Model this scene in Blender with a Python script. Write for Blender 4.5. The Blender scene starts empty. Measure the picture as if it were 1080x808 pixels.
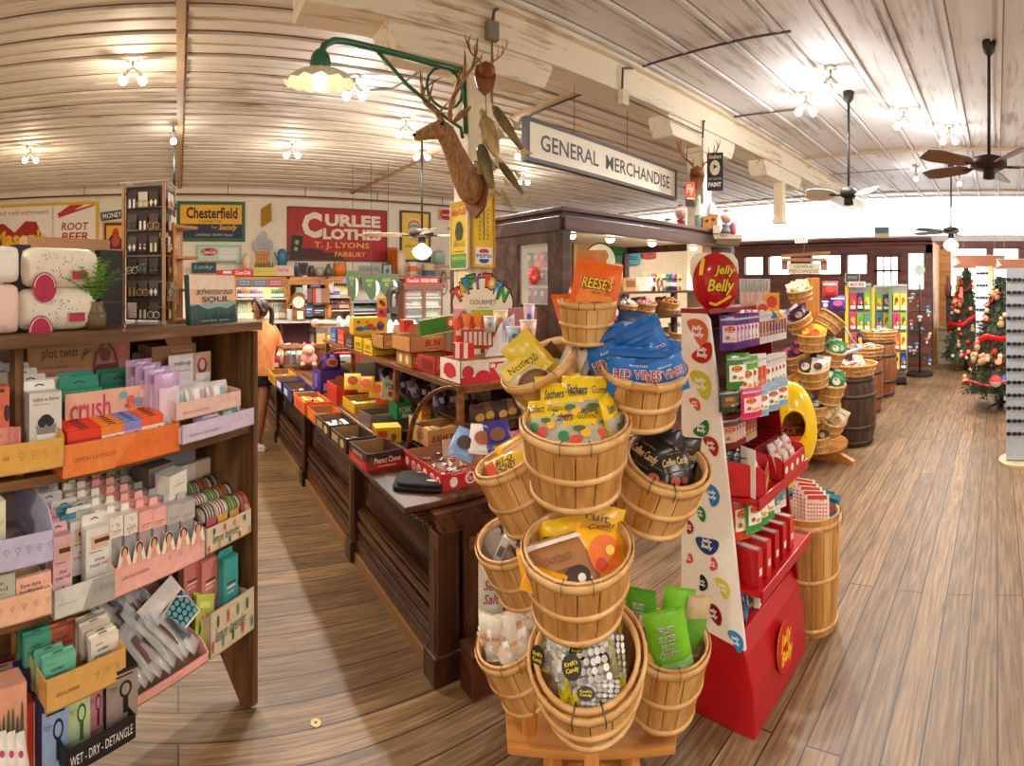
import bpy,math,random
from math import sin,cos,tan,pi,atan2,hypot
from mathutils import Vector,Matrix
random.seed(11)
SC=bpy.context.scene
COL=SC.collection
# ---------------- camera (a stitched cylindrical panorama, eye height 1.85 m) ----------------
H=1.85;F=550.0;A0=188.0;Y0=300.0
cd=bpy.data.cameras.new('camera');cam=bpy.data.objects.new('camera',cd);COL.objects.link(cam)
cd.type='PANO';cd.panorama_type='CENTRAL_CYLINDRICAL'
cd.central_cylindrical_range_u_min=-540/F;cd.central_cylindrical_range_u_max=540/F
cd.central_cylindrical_range_v_min=-(808-Y0)/F;cd.central_cylindrical_range_v_max=Y0/F
cd.central_cylindrical_radius=1.0
cd.clip_start=0.05;cd.clip_end=200
cam.location=(0,0,H);cam.rotation_euler=(pi/2,0,-(540-A0)/F)
SC.camera=cam
SC.view_settings.view_transform='Standard';SC.view_settings.look='None'
SC.view_settings.gamma=1;SC.view_settings.use_curve_mapping=False
SC.view_settings.exposure=0.46
SC.cycles.use_denoising=True
SC.cycles.max_bounces=7;SC.cycles.diffuse_bounces=4;SC.cycles.transparent_max_bounces=12
SC.cycles.sample_clamp_indirect=6
# ---------------- daylight ----------------
W=bpy.data.worlds.new('daylight');SC.world=W;W.use_nodes=True
nt=W.node_tree;nt.nodes.clear()
bg=nt.nodes.new('ShaderNodeBackground');wo=nt.nodes.new('ShaderNodeOutputWorld')
bg.inputs[0].default_value=(0.93,0.96,1.0,1);bg.inputs[1].default_value=4.5
nt.links.new(bg.outputs[0],wo.inputs[0])
# ---------------- photograph geometry: pixel + a known plane -> a place in the room ----------------
def az(px):return(px-A0)/F
def PR(px,py,r):a=az(px);return Vector((r*sin(a),r*cos(a),H-r*(py-Y0)/F))
def G(px,py,z=0.0):return PR(px,py,(H-z)*F/(py-Y0))
def PY(px,py,Y):return PR(px,py,Y/cos(az(px)))
def PX(px,py,X):return PR(px,py,X/sin(az(px)))
# ---------------- materials ----------------
def lin(c):
 c=c.lstrip('#');v=[int(c[i:i+2],16)/255 for i in(0,2,4)]
 return tuple((x/12.92 if x<=.04045 else((x+.055)/1.055)**2.4)for x in v)+(1,)
_mc={}
def M(c,r=.55,met=0,em=0,var=.08,sc=25,alpha=1,spec=None):
 k=(c,r,met,em,var,sc,alpha)
 if k in _mc:return _mc[k]
 m=bpy.data.materials.new('paint_'+c.strip('#'));m.use_nodes=True;n=m.node_tree.nodes;L=m.node_tree.links
 b=n['Principled BSDF'];col=lin(c)
 if em:
  b.inputs['Base Color'].default_value=col
  b.inputs['Emission Color'].default_value=col;b.inputs['Emission Strength'].default_value=em
 elif var:
  tc=n.new('ShaderNodeTexCoord');ns=n.new('ShaderNodeTexNoise');ns.inputs['Scale'].default_value=sc;ns.inputs['Detail'].default_value=3
  L.new(tc.outputs['Object'],ns.inputs['Vector'])
  mr=n.new('ShaderNodeMapRange');mr.inputs['From Min'].default_value=.3;mr.inputs['From Max'].default_value=.7
  mr.inputs['To Min'].default_value=1-var;mr.inputs['To Max'].default_value=1+var
  L.new(ns.outputs['Fac'],mr.inputs['Value'])
  mx=n.new('ShaderNodeVectorMath');mx.operation='SCALE';mx.inputs[0].default_value=col[:3]
  L.new(mr.outputs['Result'],mx.inputs['Scale']);L.new(mx.outputs['Vector'],b.inputs['Base Color'])
 else:b.inputs['Base Color'].default_value=col
 b.inputs['Roughness'].default_value=r;b.inputs['Metallic'].default_value=met
 if alpha<1:b.inputs['Alpha'].default_value=alpha
 _mc[k]=m;return m
def wood(name,c1,c2,axis='z',r=.5,fine=14,stretch=.09,c3=None,bump=.15,knots=0):
 k=('w',name)
 if k in _mc:return _mc[k]
 m=bpy.data.materials.new(name);m.use_nodes=True;n=m.node_tree.nodes;L=m.node_tree.links;b=n['Principled BSDF']
 tc=n.new('ShaderNodeTexCoord');mp=n.new('ShaderNodeMapping');s=[1,1,1];s['xyz'.index(axis)]=stretch
 mp.inputs['Scale'].default_value=s;L.new(tc.outputs['Object'],mp.inputs['Vector'])
 n1=n.new('ShaderNodeTexNoise');n1.inputs['Scale'].default_value=fine;n1.inputs['Detail'].default_value=5;n1.inputs['Distortion'].default_value=.6
 n2=n.new('ShaderNodeTexNoise');n2.inputs['Scale'].default_value=fine*6;n2.inputs['Detail'].default_value=2
 L.new(mp.outputs[0],n1.inputs['Vector']);L.new(mp.outputs[0],n2.inputs['Vector'])
 ad=n.new('ShaderNodeMath');ad.operation='MULTIPLY_ADD';L.new(n2.outputs['Fac'],ad.inputs[0]);ad.inputs[1].default_value=.35
 L.new(n1.outputs['Fac'],ad.inputs[2])
 rp=n.new('ShaderNodeValToRGB');rp.color_ramp.elements[0].position=.48;rp.color_ramp.elements[1].position=.86
 rp.color_ramp.elements[0].color=lin(c1);rp.color_ramp.elements[1].color=lin(c2)
 if c3:e=rp.color_ramp.elements.new(.66);e.color=lin(c3)
 L.new(ad.outputs[0],rp.inputs['Fac']);L.new(rp.outputs['Color'],b.inputs['Base Color'])
 b.inputs['Roughness'].default_value=r
 if bump:
  bp=n.new('ShaderNodeBump');bp.inputs['Strength'].default_value=bump;bp.inputs['Distance'].default_value=.004
  L.new(ad.outputs[0],bp.inputs['Height']);L.new(bp.outputs[0],b.inputs['Normal'])
 _mc[k]=m;return m
def clear(name,tint='#ffffff',a=.22,r=.08):
 k=('c',name)
 if k in _mc:return _mc[k]
 m=bpy.data.materials.new(name);m.use_nodes=True;n=m.node_tree.nodes;L=m.node_tree.links
 b=n['Principled BSDF'];b.inputs['Base Color'].default_value=lin(tint);b.inputs['Roughness'].default_value=r
 tr=n.new('ShaderNodeBsdfTransparent');mx=n.new('ShaderNodeMixShader');mx.inputs[0].default_value=a
 L.new(tr.outputs[0],mx.inputs[1]);L.new(b.outputs[0],mx.inputs[2]);L.new(mx.outputs[0],n['Material Output'].inputs['Surface'])
 _mc[k]=m;return m
CLEAR=clear('clear_plastic');GLASS=clear('clear_glass','#eef6f4',.16,.03);FOG=clear('cloudy_plastic_film','#f2efec',.34,.15)
SHELFW=wood('weathered_shelf_wood','#4a3018','#a07644','x',.6,10,.08,'#724e28',.4)
SHELFV=wood('weathered_upright_wood','#462c15','#94693e','z',.6,10,.08,'#684624',.4)
DARKW=wood('dark_stained_oak','#24120a','#6a4024','y',.34,12,.07,'#432513',.2)
DARKV=wood('dark_stained_oak_upright','#24120a','#5e3820','z',.34,12,.07,'#3c2111',.2)
MIDW=wood('varnished_brown_wood','#5c3418','#a06a38','y',.35,12,.07,'#7d4d26',.2)
BASK=wood('basket_veneer','#a66f38','#dfb474','z',.55,9,.12,'#c8924e',.2)
BASKH=wood('basket_hoop_veneer','#b98750','#eac48c','x',.55,8,.5,'#d6a668',.15)
PINE=wood('orange_pine','#b5702c','#dfa055','z',.5,8,.06,'#cb8840',.1)
PINEX=wood('orange_pine_flat','#a9682c','#d49850','x',.5,8,.06,'#bf7f3c',.1)
# ---------------- mesh builder ----------------
_tx={}
def text_geo(s,shear=0,bold=0.0,sp=1.0):
 k=(s,shear,bold,sp)
 if k in _tx:return _tx[k]
 cu=bpy.data.curves.new('lettering','FONT');cu.body=s;cu.size=1;cu.shear=shear;cu.offset=bold;cu.space_character=sp;cu.resolution_u=2
 cu.align_x='CENTER'
 o=bpy.data.objects.new('lettering',cu);COL.objects.link(o)
 bpy.context.view_layer.update()
 me=bpy.data.meshes.new_from_object(o.evaluated_get(bpy.context.evaluated_depsgraph_get()))
 vs=[(v.co.x,v.co.y)for v in me.vertices];fs=[tuple(p.vertices)for p in me.polygons]
 bpy.data.objects.remove(o);bpy.data.curves.remove(cu);bpy.data.meshes.remove(me)
 if not vs:vs=[(0,0)]
 x0=min(v[0]for v in vs);x1=max(v[0]for v in vs);y0=min(v[1]for v in vs);y1=max(v[1]for v in vs)
 w=max(x1-x0,1e-6);h=max(y1-y0,1e-6)
 _tx[k]=([((x-x0)/w,(y-y0)/h)for x,y in vs],fs);return _tx[k]
I4=Matrix.Identity(4)
def T(x,y,z):return Matrix.Translation((x,y,z))
def RZ(a):return Matrix.Rotation(a,4,'Z')
def RX(a):return Matrix.Rotation(a,4,'X')
def RY(a):return Matrix.Rotation(a,4,'Y')
def frame(o,xdir,zdir):
 """origin o, local x along xdir, local z along zdir (made orthogonal)"""
 x=Vector(xdir).normalized();z=Vector(zdir);z=(z-x*z.dot(x)).normalized();y=z.cross(x)
 return Matrix(((x.x,y.x,z.x,o[0]),(x.y,y.y,z.y,o[1]),(x.z,y.z,z.z,o[2]),(0,0,0,1)))
class B:
 def __init__(s):s.v=[];s.f=[];s.mi=[];s.sm=[];s.ms=[];s.n=0
 def idx(s,m):
  if isinstance(m,str):m=M(m)
  if m not in s.ms:s.ms.append(m)
  return s.ms.index(m)
 def add(s,vs,fs,m,X=None,smooth=False):
  k=len(s.v);i=s.idx(m)
  for p in vs:
   p=Vector(p);s.v.append(X@p if X is not None else p)
  for f in fs:s.f.append([k+j for j in f]);s.mi.append(i);s.sm.append(smooth)
  return s
 def box(s,c,d,m,X=None,taper=None):
  x,y,z=c;a,b,h=d[0]/2,d[1]/2,d[2]/2;t=taper or(1,1)
  vs=[(x-a,y-b,z-h),(x+a,y-b,z-h),(x+a,y+b,z-h),(x-a,y+b,z-h),(x-a*t[0],y-b*t[1],z+h),(x+a*t[0],y-b*t[1],z+h),(x+a*t[0],y+b*t[1],z+h),(x-a*t[0],y+b*t[1],z+h)]
  return s.add(vs,[(0,3,2,1),(4,5,6,7),(0,1,5,4),(1,2,6,5),(2,3,7,6),(3,0,4,7)],m,X)
 def prism(s,pts,t,m,X=None,smooth=False):
  """polygon pts (x,y) extruded along z from 0 to t"""
  n=len(pts);vs=[(p[0],p[1],0)for p in pts]+[(p[0],p[1],t)for p in pts]
  fs=[tuple(range(n))[::-1],tuple(range(n,2*n))]+[(i,(i+1)%n,n+(i+1)%n,n+i)for i in range(n)]
  return s.add(vs,fs,m,X,smooth)
 def lathe(s,pr,m,n=20,X=None,smooth=True,a0=0,a1=2*pi):
  full=abs(a1-a0-2*pi)<1e-6;k=n if full else n+1;vs=[];fs=[]
  for r,z in pr:
   for i in range(k):a=a0+(a1-a0)*i/n;vs.append((r*cos(a),r*sin(a),z))
  for j in range(len(pr)-1):
   for i in range(n):
    i2=(i+1)%k;fs.append((j*k+i,j*k+i2,(j+1)*k+i2,(j+1)*k+i))
  return s.add(vs,fs,m,X,smooth)
 def tube(s,pts,r,m,n=8,X=None,close=False):
  """round bar along points; r a number or a list of radii (or (rx, ry) pairs)"""
  P=[Vector(p)for p in pts];k=len(P);R=r if isinstance(r,(list,tuple))else[r]*k;vs=[];fs=[];up=None
  for i in range(k):
   d=(P[min(i+1,k-1)]-P[max(i-1,0)])
   d=d.normalized()if d.length>1e-9 else Vector((0,0,1))
   if up is None:up=Vector((0,0,1))if abs(d.z)<.9 else Vector((1,0,0))
   x=up.cross(d);x=x.normalized()if x.length>1e-6 else Vector((1,0,0));y=d.cross(x);up=y
   ri=R[i];rx,ry=ri if isinstance(ri,(list,tuple))else(ri,ri)
   for j in range(n):a=2*pi*j/n;vs.append(P[i]+x*(cos(a)*rx)+y*(sin(a)*ry))
  for i in range(k-1):
   for j in range(n):j2=(j+1)%n;fs.append((i*n+j,i*n+j2,(i+1)*n+j2,(i+1)*n+j))
  fs.append(tuple(range(n))[::-1]);fs.append(tuple(range((k-1)*n,k*n)))
  return s.add(vs,fs,m,X,True)
 def ball(s,c,r,m,X=None,n=14,k=9):
  rr=r if isinstance(r,(list,tuple))else(r,r,r);vs=[(c[0],c[1],c[2]-rr[2])];fs=[]
  for j in range(1,k):
   t=pi*j/k-pi/2
   for i in range(n):a=2*pi*i/n;vs.append((c[0]+rr[0]*cos(t)*cos(a),c[1]+rr[1]*cos(t)*sin(a),c[2]+rr[2]*sin(t)))
  vs.append((c[0],c[1],c[2]+rr[2]))
  for i in range(n):
   i2=(i+1)%n;fs.append((0,1+i2,1+i))
   for j in range(k-2):fs.append((1+j*n+i,1+j*n+i2,1+(j+1)*n+i2,1+(j+1)*n+i))
   fs.append((1+(k-2)*n+i,1+(k-2)*n+i2,len(vs)-1))
  return s.add(vs,fs,m,X,True)
 def disc(s,c,r,t,m,X=None,n=20,ry=None):
  ry=ry or r;return s.prism([(c[0]+r*cos(2*pi*i/n),c[1]+ry*sin(2*pi*i/n))for i in range(n)],t,m,(X or I4)@T(0,0,c[2]))
 def torus(s,R,r,m,X=None,n=24,k=8):
  vs=[];fs=[]
  for i in range(n):
   a=2*pi*i/n
   for j in range(k):b=2*pi*j/k;q=R+r*cos(b);vs.append((q*cos(a),q*sin(a),r*sin(b)))
  for i in range(n):
   for j in range(k):fs.append((i*k+j,((i+1)%n)*k+j,((i+1)%n)*k+(j+1)%k,i*k+(j+1)%k))
  return s.add(vs,fs,m,X,True)
 def art(s,items,w,h,X,zf=None,e=.0012):
  """printed shapes on a face: X has local x right, y up, z out, origin at lower left; item coordinates are 0..1"""
  zl=e
  for it in items:
   k=it[0];zl+=e*.35
   if k=='t':
    _,st,x0,y0,x1,y1,c=it[:7];sh=it[7]if len(it)>7 else 0;bo=it[8]if len(it)>8 else 0.0
    vs,fs=text_geo(st,sh,bo);vs=[(x0+(x1-x0)*a,y0+(y1-y0)*b)for a,b in vs]
   elif k=='r':
    _,x0,y0,x1,y1,c=it;n=5 if zf else 1
    vs=[(x0+(x1-x0)*i/n,y0+(y1-y0)*j/n)for j in range(n+1)for i in range(n+1)]
    fs=[(j*(n+1)+i,j*(n+1)+i+1,(j+1)*(n+1)+i+1,(j+1)*(n+1)+i)for j in range(n)for i in range(n)]
   elif k=='e':
    _,cx,cy,rx,ry,c=it[:6];n=18
    vs=[(cx,cy)]+[(cx+rx*q*cos(2*pi*i/n),cy+ry*q*sin(2*pi*i/n))for q in(.5,1)for i in range(n)]
    fs=[(0,1+i,1+(i+1)%n)for i in range(n)]+[(1+i,1+n+i,1+n+(i+1)%n,1+(i+1)%n)for i in range(n)]
   elif k=='p':
    _,pts,c=it;vs=list(pts);fs=[tuple(range(len(pts)))]
   elif k=='l':
    _,pts,lw,c=it;vs=[];fs=[];ar=w/h
    for i in range(len(pts)-1):
     (a,b),(p,q)=pts[i],pts[i+1];dx,dy=(p-a)*w,(q-b)*h;d=hypot(dx,dy)or 1;nx,ny=-dy/d*lw/2/w,dx/d*lw/2/h
     o=len(vs);vs+=[(a+nx,b+ny),(a-nx,b-ny),(p-nx,q-ny),(p+nx,q+ny)];fs.append((o,o+1,o+2,o+3))
   else:continue
   out=[]
   for a,b in vs:
    X_,Y_=a*w,b*h;out.append((X_,Y_,zl+(zf(X_,Y_)if zf else 0)))
   s.add(out,fs,c,X)
  return s
 def mesh(s,name):
  me=bpy.data.meshes.new(name);me.from_pydata([tuple(v)for v in s.v],[],s.f)
  for m in s.ms:me.materials.append(m)
  me.polygons.foreach_set('material_index',s.mi);me.polygons.foreach_set('use_smooth',s.sm);me.update();return me
def tag(o,label=None,cat=None,group=None,kind=None):
 if label:o['label']=label
 if cat:o['category']=cat
 if group:o['group']=group
 if kind:o['kind']=kind
 return o
def obj(name,b,parent=None,X=None,bev=0,label=None,cat=None,group=None,kind=None,sub=0):
 o=bpy.data.objects.new(name,b.mesh(name)if isinstance(b,B)else b);COL.objects.link(o)
 if parent:o.parent=parent
 if X is not None:o.matrix_local=X
 if bev:
  md=o.modifiers.new('soft_edges','BEVEL');md.width=bev;md.segments=2;md.limit_method='ANGLE';md.angle_limit=.8
 if sub:md=o.modifiers.new('smooth','SUBSURF');md.levels=sub;md.render_levels=sub
 return tag(o,label,cat,group,kind)
def thing(name,label,cat,X=None,group=None):
 o=bpy.data.objects.new(name,None);COL.objects.link(o);o.empty_display_size=.05
 if X is not None:o.matrix_local=X
 return tag(o,label,cat,group)
def struct(name,b,X=None,bev=0,parent=None):return obj(name,b,parent,X,bev,kind='structure' if not parent else None)
def dup(root,X,label=None,group=None):
 def cp(o,par):
  c=o.copy();COL.objects.link(c);c.parent=par
  for ch in KIDS.get(o.name,[]):cp(ch,c)
  return c
 KIDS={}
 def walk(o):
  KIDS[o.name]=[c for c in o.children]
  for c in KIDS[o.name]:walk(c)
 walk(root);r=cp(root,None);r.matrix_local=X
 if label:r['label']=label
 if group:r['group']=group
 return r
 # ================= the room =================
ZC=3.85;YW=10.7;XF=11.6
# floor: boards running along x
m=bpy.data.materials.new('old_plank_floor');m.use_nodes=True;n=m.node_tree.nodes;L=m.node_tree.links;b=n['Principled BSDF']
tc=n.new('ShaderNodeTexCoord');br=n.new('ShaderNodeTexBrick');L.new(tc.outputs['Object'],br.inputs['Vector'])
br.inputs['Scale'].default_value=1;br.inputs['Brick Width'].default_value=3.1;br.inputs['Row Height'].default_value=.15;br.inputs['Mortar Size'].default_value=.004
br.inputs['Color1'].default_value=(.18,.18,.18,1);br.inputs['Color2'].default_value=(.85,.85,.85,1);br.inputs['Mortar'].default_value=(0,0,0,1);br.offset=.37;br.inputs['Mortar Smooth'].default_value=.3
mp=n.new('ShaderNodeMapping');mp.inputs['Scale'].default_value=(.9,17,1);L.new(tc.outputs['Object'],mp.inputs['Vector'])
ns=n.new('ShaderNodeTexNoise');ns.inputs['Scale'].default_value=3.2;ns.inputs['Detail'].default_value=8;ns.inputs['Roughness'].default_value=.62;ns.inputs['Distortion'].default_value=.5;L.new(mp.outputs[0],ns.inputs['Vector'])
n2=n.new('ShaderNodeTexNoise');n2.inputs['Scale'].default_value=1.1;n2.inputs['Detail'].default_value=5;L.new(tc.outputs['Object'],n2.inputs['Vector'])
rp=n.new('ShaderNodeValToRGB');e=rp.color_ramp.elements;e[0].position=.3;e[0].color=lin('#523d28');e[1].position=.72;e[1].color=lin('#a08159');q=e.new(.5);q.color=lin('#7c5f41')
L.new(ns.outputs['Fac'],rp.inputs['Fac'])
mx=n.new('ShaderNodeMix');mx.data_type='RGBA';mx.blend_type='OVERLAY';mx.inputs['Factor'].default_value=.33;L.new(rp.outputs['Color'],mx.inputs[6]);L.new(br.outputs['Color'],mx.inputs[7])
# dark worn patches
rp2=n.new('ShaderNodeValToRGB');rp2.color_ramp.elements[0].position=.58;rp2.color_ramp.elements[1].position=.74;L.new(n2.outputs['Fac'],rp2.inputs['Fac'])
mx2=n.new('ShaderNodeMix');mx2.data_type='RGBA';mx2.inputs[7].default_value=lin('#4a3220')
mm=n.new('ShaderNodeMath');mm.operation='MULTIPLY';mm.inputs[1].default_value=.5;L.new(rp2.outputs['Color'],mm.inputs[0]);L.new(mm.outputs[0],mx2.inputs['Factor'])
L.new(mx.outputs[2],mx2.inputs[6])
mx3=n.new('ShaderNodeMix');mx3.data_type='RGBA';mx3.inputs[7].default_value=lin('#2a1a0d');L.new(br.outputs['Fac'],mx3.inputs['Factor']);L.new(mx2.outputs[2],mx3.inputs[6])
vo=n.new('ShaderNodeTexVoronoi');vo.inputs['Scale'].default_value=1.9;L.new(tc.outputs['Object'],vo.inputs['Vector'])
lt=n.new('ShaderNodeMath');lt.operation='LESS_THAN';lt.inputs[1].default_value=.034;L.new(vo.outputs['Distance'],lt.inputs[0])
mx4=n.new('ShaderNodeMix');mx4.data_type='RGBA';mx4.inputs[7].default_value=lin('#55504a');L.new(lt.outputs[0],mx4.inputs['Factor']);L.new(mx3.outputs[2],mx4.inputs[6])
L.new(mx4.outputs[2],b.inputs['Base Color'])
b.inputs['Roughness'].default_value=.48
bp=n.new('ShaderNodeBump');bp.inputs['Strength'].default_value=.1;bp.inputs['Distance'].default_value=.004;L.new(ns.outputs['Fac'],bp.inputs['Height']);L.new(bp.outputs[0],b.inputs['Normal'])
FLOORM=m
f=B();f.box((4.6,3.35,-.05),(17.6,15,.1),FLOORM);struct('floor',f)
# worn painted boards for ceiling and beam
def painted(name,base,dirt,axis,amt=.5,sc=2.2,em=0):
 m=bpy.data.materials.new(name);m.use_nodes=True;n=m.node_tree.nodes;L=m.node_tree.links;b=n['Principled BSDF']
 tc=n.new('ShaderNodeTexCoord');mp=n.new('ShaderNodeMapping');s=[6,6,6];s['xyz'.index(axis)]=.55;mp.inputs['Scale'].default_value=s;L.new(tc.outputs['Object'],mp.inputs['Vector'])
 ns=n.new('ShaderNodeTexNoise');ns.inputs['Scale'].default_value=sc;ns.inputs['Detail'].default_value=9;ns.inputs['Roughness'].default_value=.68;L.new(mp.outputs[0],ns.inputs['Vector'])
 n2=n.new('ShaderNodeTexNoise');n2.inputs['Scale'].default_value=.9;n2.inputs['Detail'].default_value=3;L.new(tc.outputs['Object'],n2.inputs['Vector'])
 ad=n.new('ShaderNodeMath');ad.operation='MULTIPLY_ADD';ad.inputs[1].default_value=.55;L.new(n2.outputs['Fac'],ad.inputs[0]);L.new(ns.outputs['Fac'],ad.inputs[2])
 rp=n.new('ShaderNodeValToRGB');e=rp.color_ramp.elements;e[0].position=.86-.05*amt;e[0].color=lin(base);e[1].position=1.16-.1*amt;e[1].color=lin(dirt)
 L.new(ad.outputs[0],rp.inputs['Fac']);L.new(rp.outputs['Color'],b.inputs['Base Color']);b.inputs['Roughness'].default_value=.6
 return m
CEIL=painted('peeling_white_ceiling_boards','#ddd4c6','#8a745c','x',.8)
CEILR=painted('white_sheet_ceiling_boards','#e4e4e5','#a9a096','x',.5)
BEAMM=painted('cream_painted_beam','#ece2cc','#a88d66','x',.4,3)
COLM=painted('cream_painted_column','#f0e3c4','#c2a26c','z',.4,2)
WALLM=painted('cream_plaster','#f2ead8','#e6dac2','y',.3,.8)
c=B();c.box((4.6,6.9,ZC+.05),(17.6,7.8,.1),CEIL);c.box((4.6,-.55,ZC+.05),(17.6,7.1,.1),CEILR)
y=-3.8;k=0
while y<YW-.1:
 if True:
  mt=CEIL if y>3 else CEILR
  if y>3:
   c.box((4.6,y,ZC-.012),(17.6,.05,.024),mt);c.box((4.6,y+.06,ZC-.006),(17.6,.02,.012),mt)
   c.box((4.6,y+.19,ZC-.006),(17.6,.018,.012),mt);c.box((4.6,y+.2,ZC-.001),(17.6,.03,.004),'#7a6350')
   c.box((4.6,y-.04,ZC-.001),(17.6,.012,.004),'#5d4632')
  else:
   c.box((4.6,y,ZC-.015),(17.6,.035,.03),mt);c.box((4.6,y+.07,ZC-.008),(17.6,.022,.016),mt);c.box((4.6,y-.026,ZC-.001),(17.6,.01,.004),'#8d7a66')
 y+=.4 if y>3 else .42
struct('ceiling',c)
for i,(x,y0,y1)in enumerate([(0.02,3.5,YW),(3.7,3.5,YW),(7.6,-3,3.0),(11.0,-3,YW)]):
 t=B();t.box((x,(y0+y1)/2,ZC-.02),(.07,y1-y0,.04),M('#b79a78' if x<5 else '#c9b394'));t.box((x+.045,(y0+y1)/2,ZC-.012),(.02,y1-y0,.024),M('#7d5c3e'))
 struct('trim_%d'%(i+1),t)
 # beam along x with corbels, ledger and columns
BY0,BY1,BZ=3.03,3.35,3.55
bm=B();bm.box((6.175,(BY0+BY1)/2,(BZ+ZC)/2),(10.85,BY1-BY0,ZC-BZ),BEAMM)
bm.box((6.175,BY0-.035,ZC-.03),(10.85,.07,.06),BEAMM);bm.box((6.175,BY1+.03,ZC-.035),(10.85,.06,.07),BEAMM)
struct('beam',bm,bev=.006)
COLX=[1.98,4.86,7.05]
for i,x in enumerate(COLX):
 cb=B();cb.prism([(-.68,0),(.68,0),(.68,-.05),(.6,-.2),(-.6,-.2),(-.68,-.05)],.26,BEAMM,T(x,BY0+.02+.26,BZ)@RX(pi/2))
 struct('corbel',cb,bev=.008)
 if i==2:
  cl=B();cl.box((x,BY0+.1,3.1),(.12,.14,.6),COLM);cl.box((x,BY0+.1,2.78),(.16,.18,.06),COLM);struct('beam_drop_post',cl);continue
 cl=B();cl.box((x+.005,BY0+.1,(BZ-.2)/2),(.2,.2,BZ-.2),COLM);cl.box((x+.005,BY0+.1,BZ-.23),(.24,.24,.06),COLM)
 cl.box((x+.005,BY0+.1,.1),(.25,.25,.2),COLM)
 struct('column',cl,bev=.008)
w=B();w.box((4.6,-4.25,ZC/2),(17.6,.1,ZC),WALLM);struct('wall_back',w)
w=B();w.box((-4.25,3.3,ZC/2),(.1,15,ZC),WALLM);struct('wall_end',w)
# the far side wall
w=B();w.box((4.6,YW+.1,ZC/2),(17.6,.2,ZC),WALLM);struct('wall_left',w)
# front wall, brown panelling with windows under a lintel; everything above is glazed transom
BRW=wood('brown_painted_joinery','#6a403a','#8c5a50','y',.45,6,.1,'#7a4c44',.05)
FRAMEW=M('#7d4d45',.5)
WHT=M('#f6f5f2',.6)
def wallbox(b,y0,y1,z0,z1,m,x=XF,t=.14):b.box((x+t/2,(y0+y1)/2,(z0+z1)/2),(t,y1-y0,z1-z0),m)
ZL=2.83
w=B()
yl,yr=11.0,PX(983,300,XF).y
def zx(py,px):return PX(px,py,XF).z
# windows given by their photographed columns
wins=[(785,806),(810,835),(855,888),(893,915.5)]
wy=[(PX(b_,300,XF).y,PX(a,300,XF).y)for a,b_ in wins]
zt_,zb_=zx(268,900),zx(290,900)
edges=sorted(wy)
ys=PX(951.5,300,XF).y
wallbox(w,PX(951.5,300,XF).y,PX(920,300,XF).y,zt_,zt_+.001,BRW)
ys=PX(920,300,XF).y
for a,b_ in edges:
 wallbox(w,ys,a,zb_,zt_,BRW);ys=b_
wallbox(w,ys,yl,zb_,zt_,BRW)
dy0,dy1=PX(951.5,300,XF).y,PX(920,300,XF).y
sy0,sy1=PX(974,300,XF).y,PX(957.5,300,XF).y
wallbox(w,yr,yl,zt_,ZL,BRW)
wallbox(w,dy1,yl,0,zb_,BRW)
w.f=w.f;struct('wall_front',w)
# rework: door and sidelight part of the wall
w2=B()
for a,b_,z0,z1 in[(sy1,dy0,zb_,zt_),(yr,sy0,zb_,zt_),(sy0,sy1,0,zx(305,965)),(yr,sy0,0,zb_),(sy1,dy0,0,zb_)]:wallbox(w2,a,b_,z0,z1,BRW,XF-.001)
struct('wall_front',w2)
tr=B();tr.box((XF-.05,(yr+yl)/2,ZL+.03),(.3,yl-yr,.07),BRW);tr.box((XF-.02,(yr+yl)/2,ZL-.06),(.16,yl-yr,.05),BRW);struct('trim_5',tr,bev=.01)
for i,(a,b_)in enumerate(edges):
 g=B();g.box((XF+.05,(a+b_)/2,(zt_+zb_)/2),(.01,b_-a,zt_-zb_),GLASS)
 o=struct('window_%d'%(i+1),g);fr=B()
 for q in(a,b_):fr.box((XF+.02,q,(zt_+zb_)/2),(.12,.05,zt_-zb_+.05),FRAMEW)
 for q in(zt_,zb_):fr.box((XF+.02,(a+b_)/2,q),(.12,b_-a,.05),FRAMEW)
 obj('window_frame',fr,o)
 # sidelight
g=B();g.box((XF+.05,(sy0+sy1)/2,(zt_+zx(305,965))/2),(.01,sy1-sy0,zt_-zx(305,965)),GLASS);struct('window_5',g)
# door with 3x2 panes
dr=B();dz1=zx(270,935);dz0=zx(303,935);dw=dy1-dy0
for i in range(4):dr.box((XF+.03,dy0+dw*(.12+.76*i/3),(dz0+dz1)/2),(.05,.05 if i in(0,3)else .03,dz1-dz0),FRAMEW)
for z in(dz0,(dz0+dz1)/2+.02,dz1):dr.box((XF+.03,(dy0+dy1)/2,z),(.05,dw,.05),FRAMEW)
for q in(dy0+dw*.05,dy1-dw*.05):dr.box((XF+.03,q,dz1/2),(.05,dw*.13,dz1),BRW)
dr.box((XF+.03,(dy0+dy1)/2,dz0/2),(.05,dw,dz0),BRW);dr.box((XF+.03,(dy0+dy1)/2,dz1+.05),(.05,dw,.08),BRW)
d=struct('door_1',dr,bev=.004)
g=B();g.box((XF+.04,(dy0+dy1)/2,(dz0+dz1)/2),(.008,dw*.8,dz1-dz0),GLASS);obj('pane',g,d)
g=B();g.ball((XF-.03,dy0+dw*.12,1.0),.035,M('#b08a40',.3,1));g.box((XF,dy0+dw*.12,1.0),(.02,.05,.16),M('#b08a40',.3,1));obj('door_handle',g,d)
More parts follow.
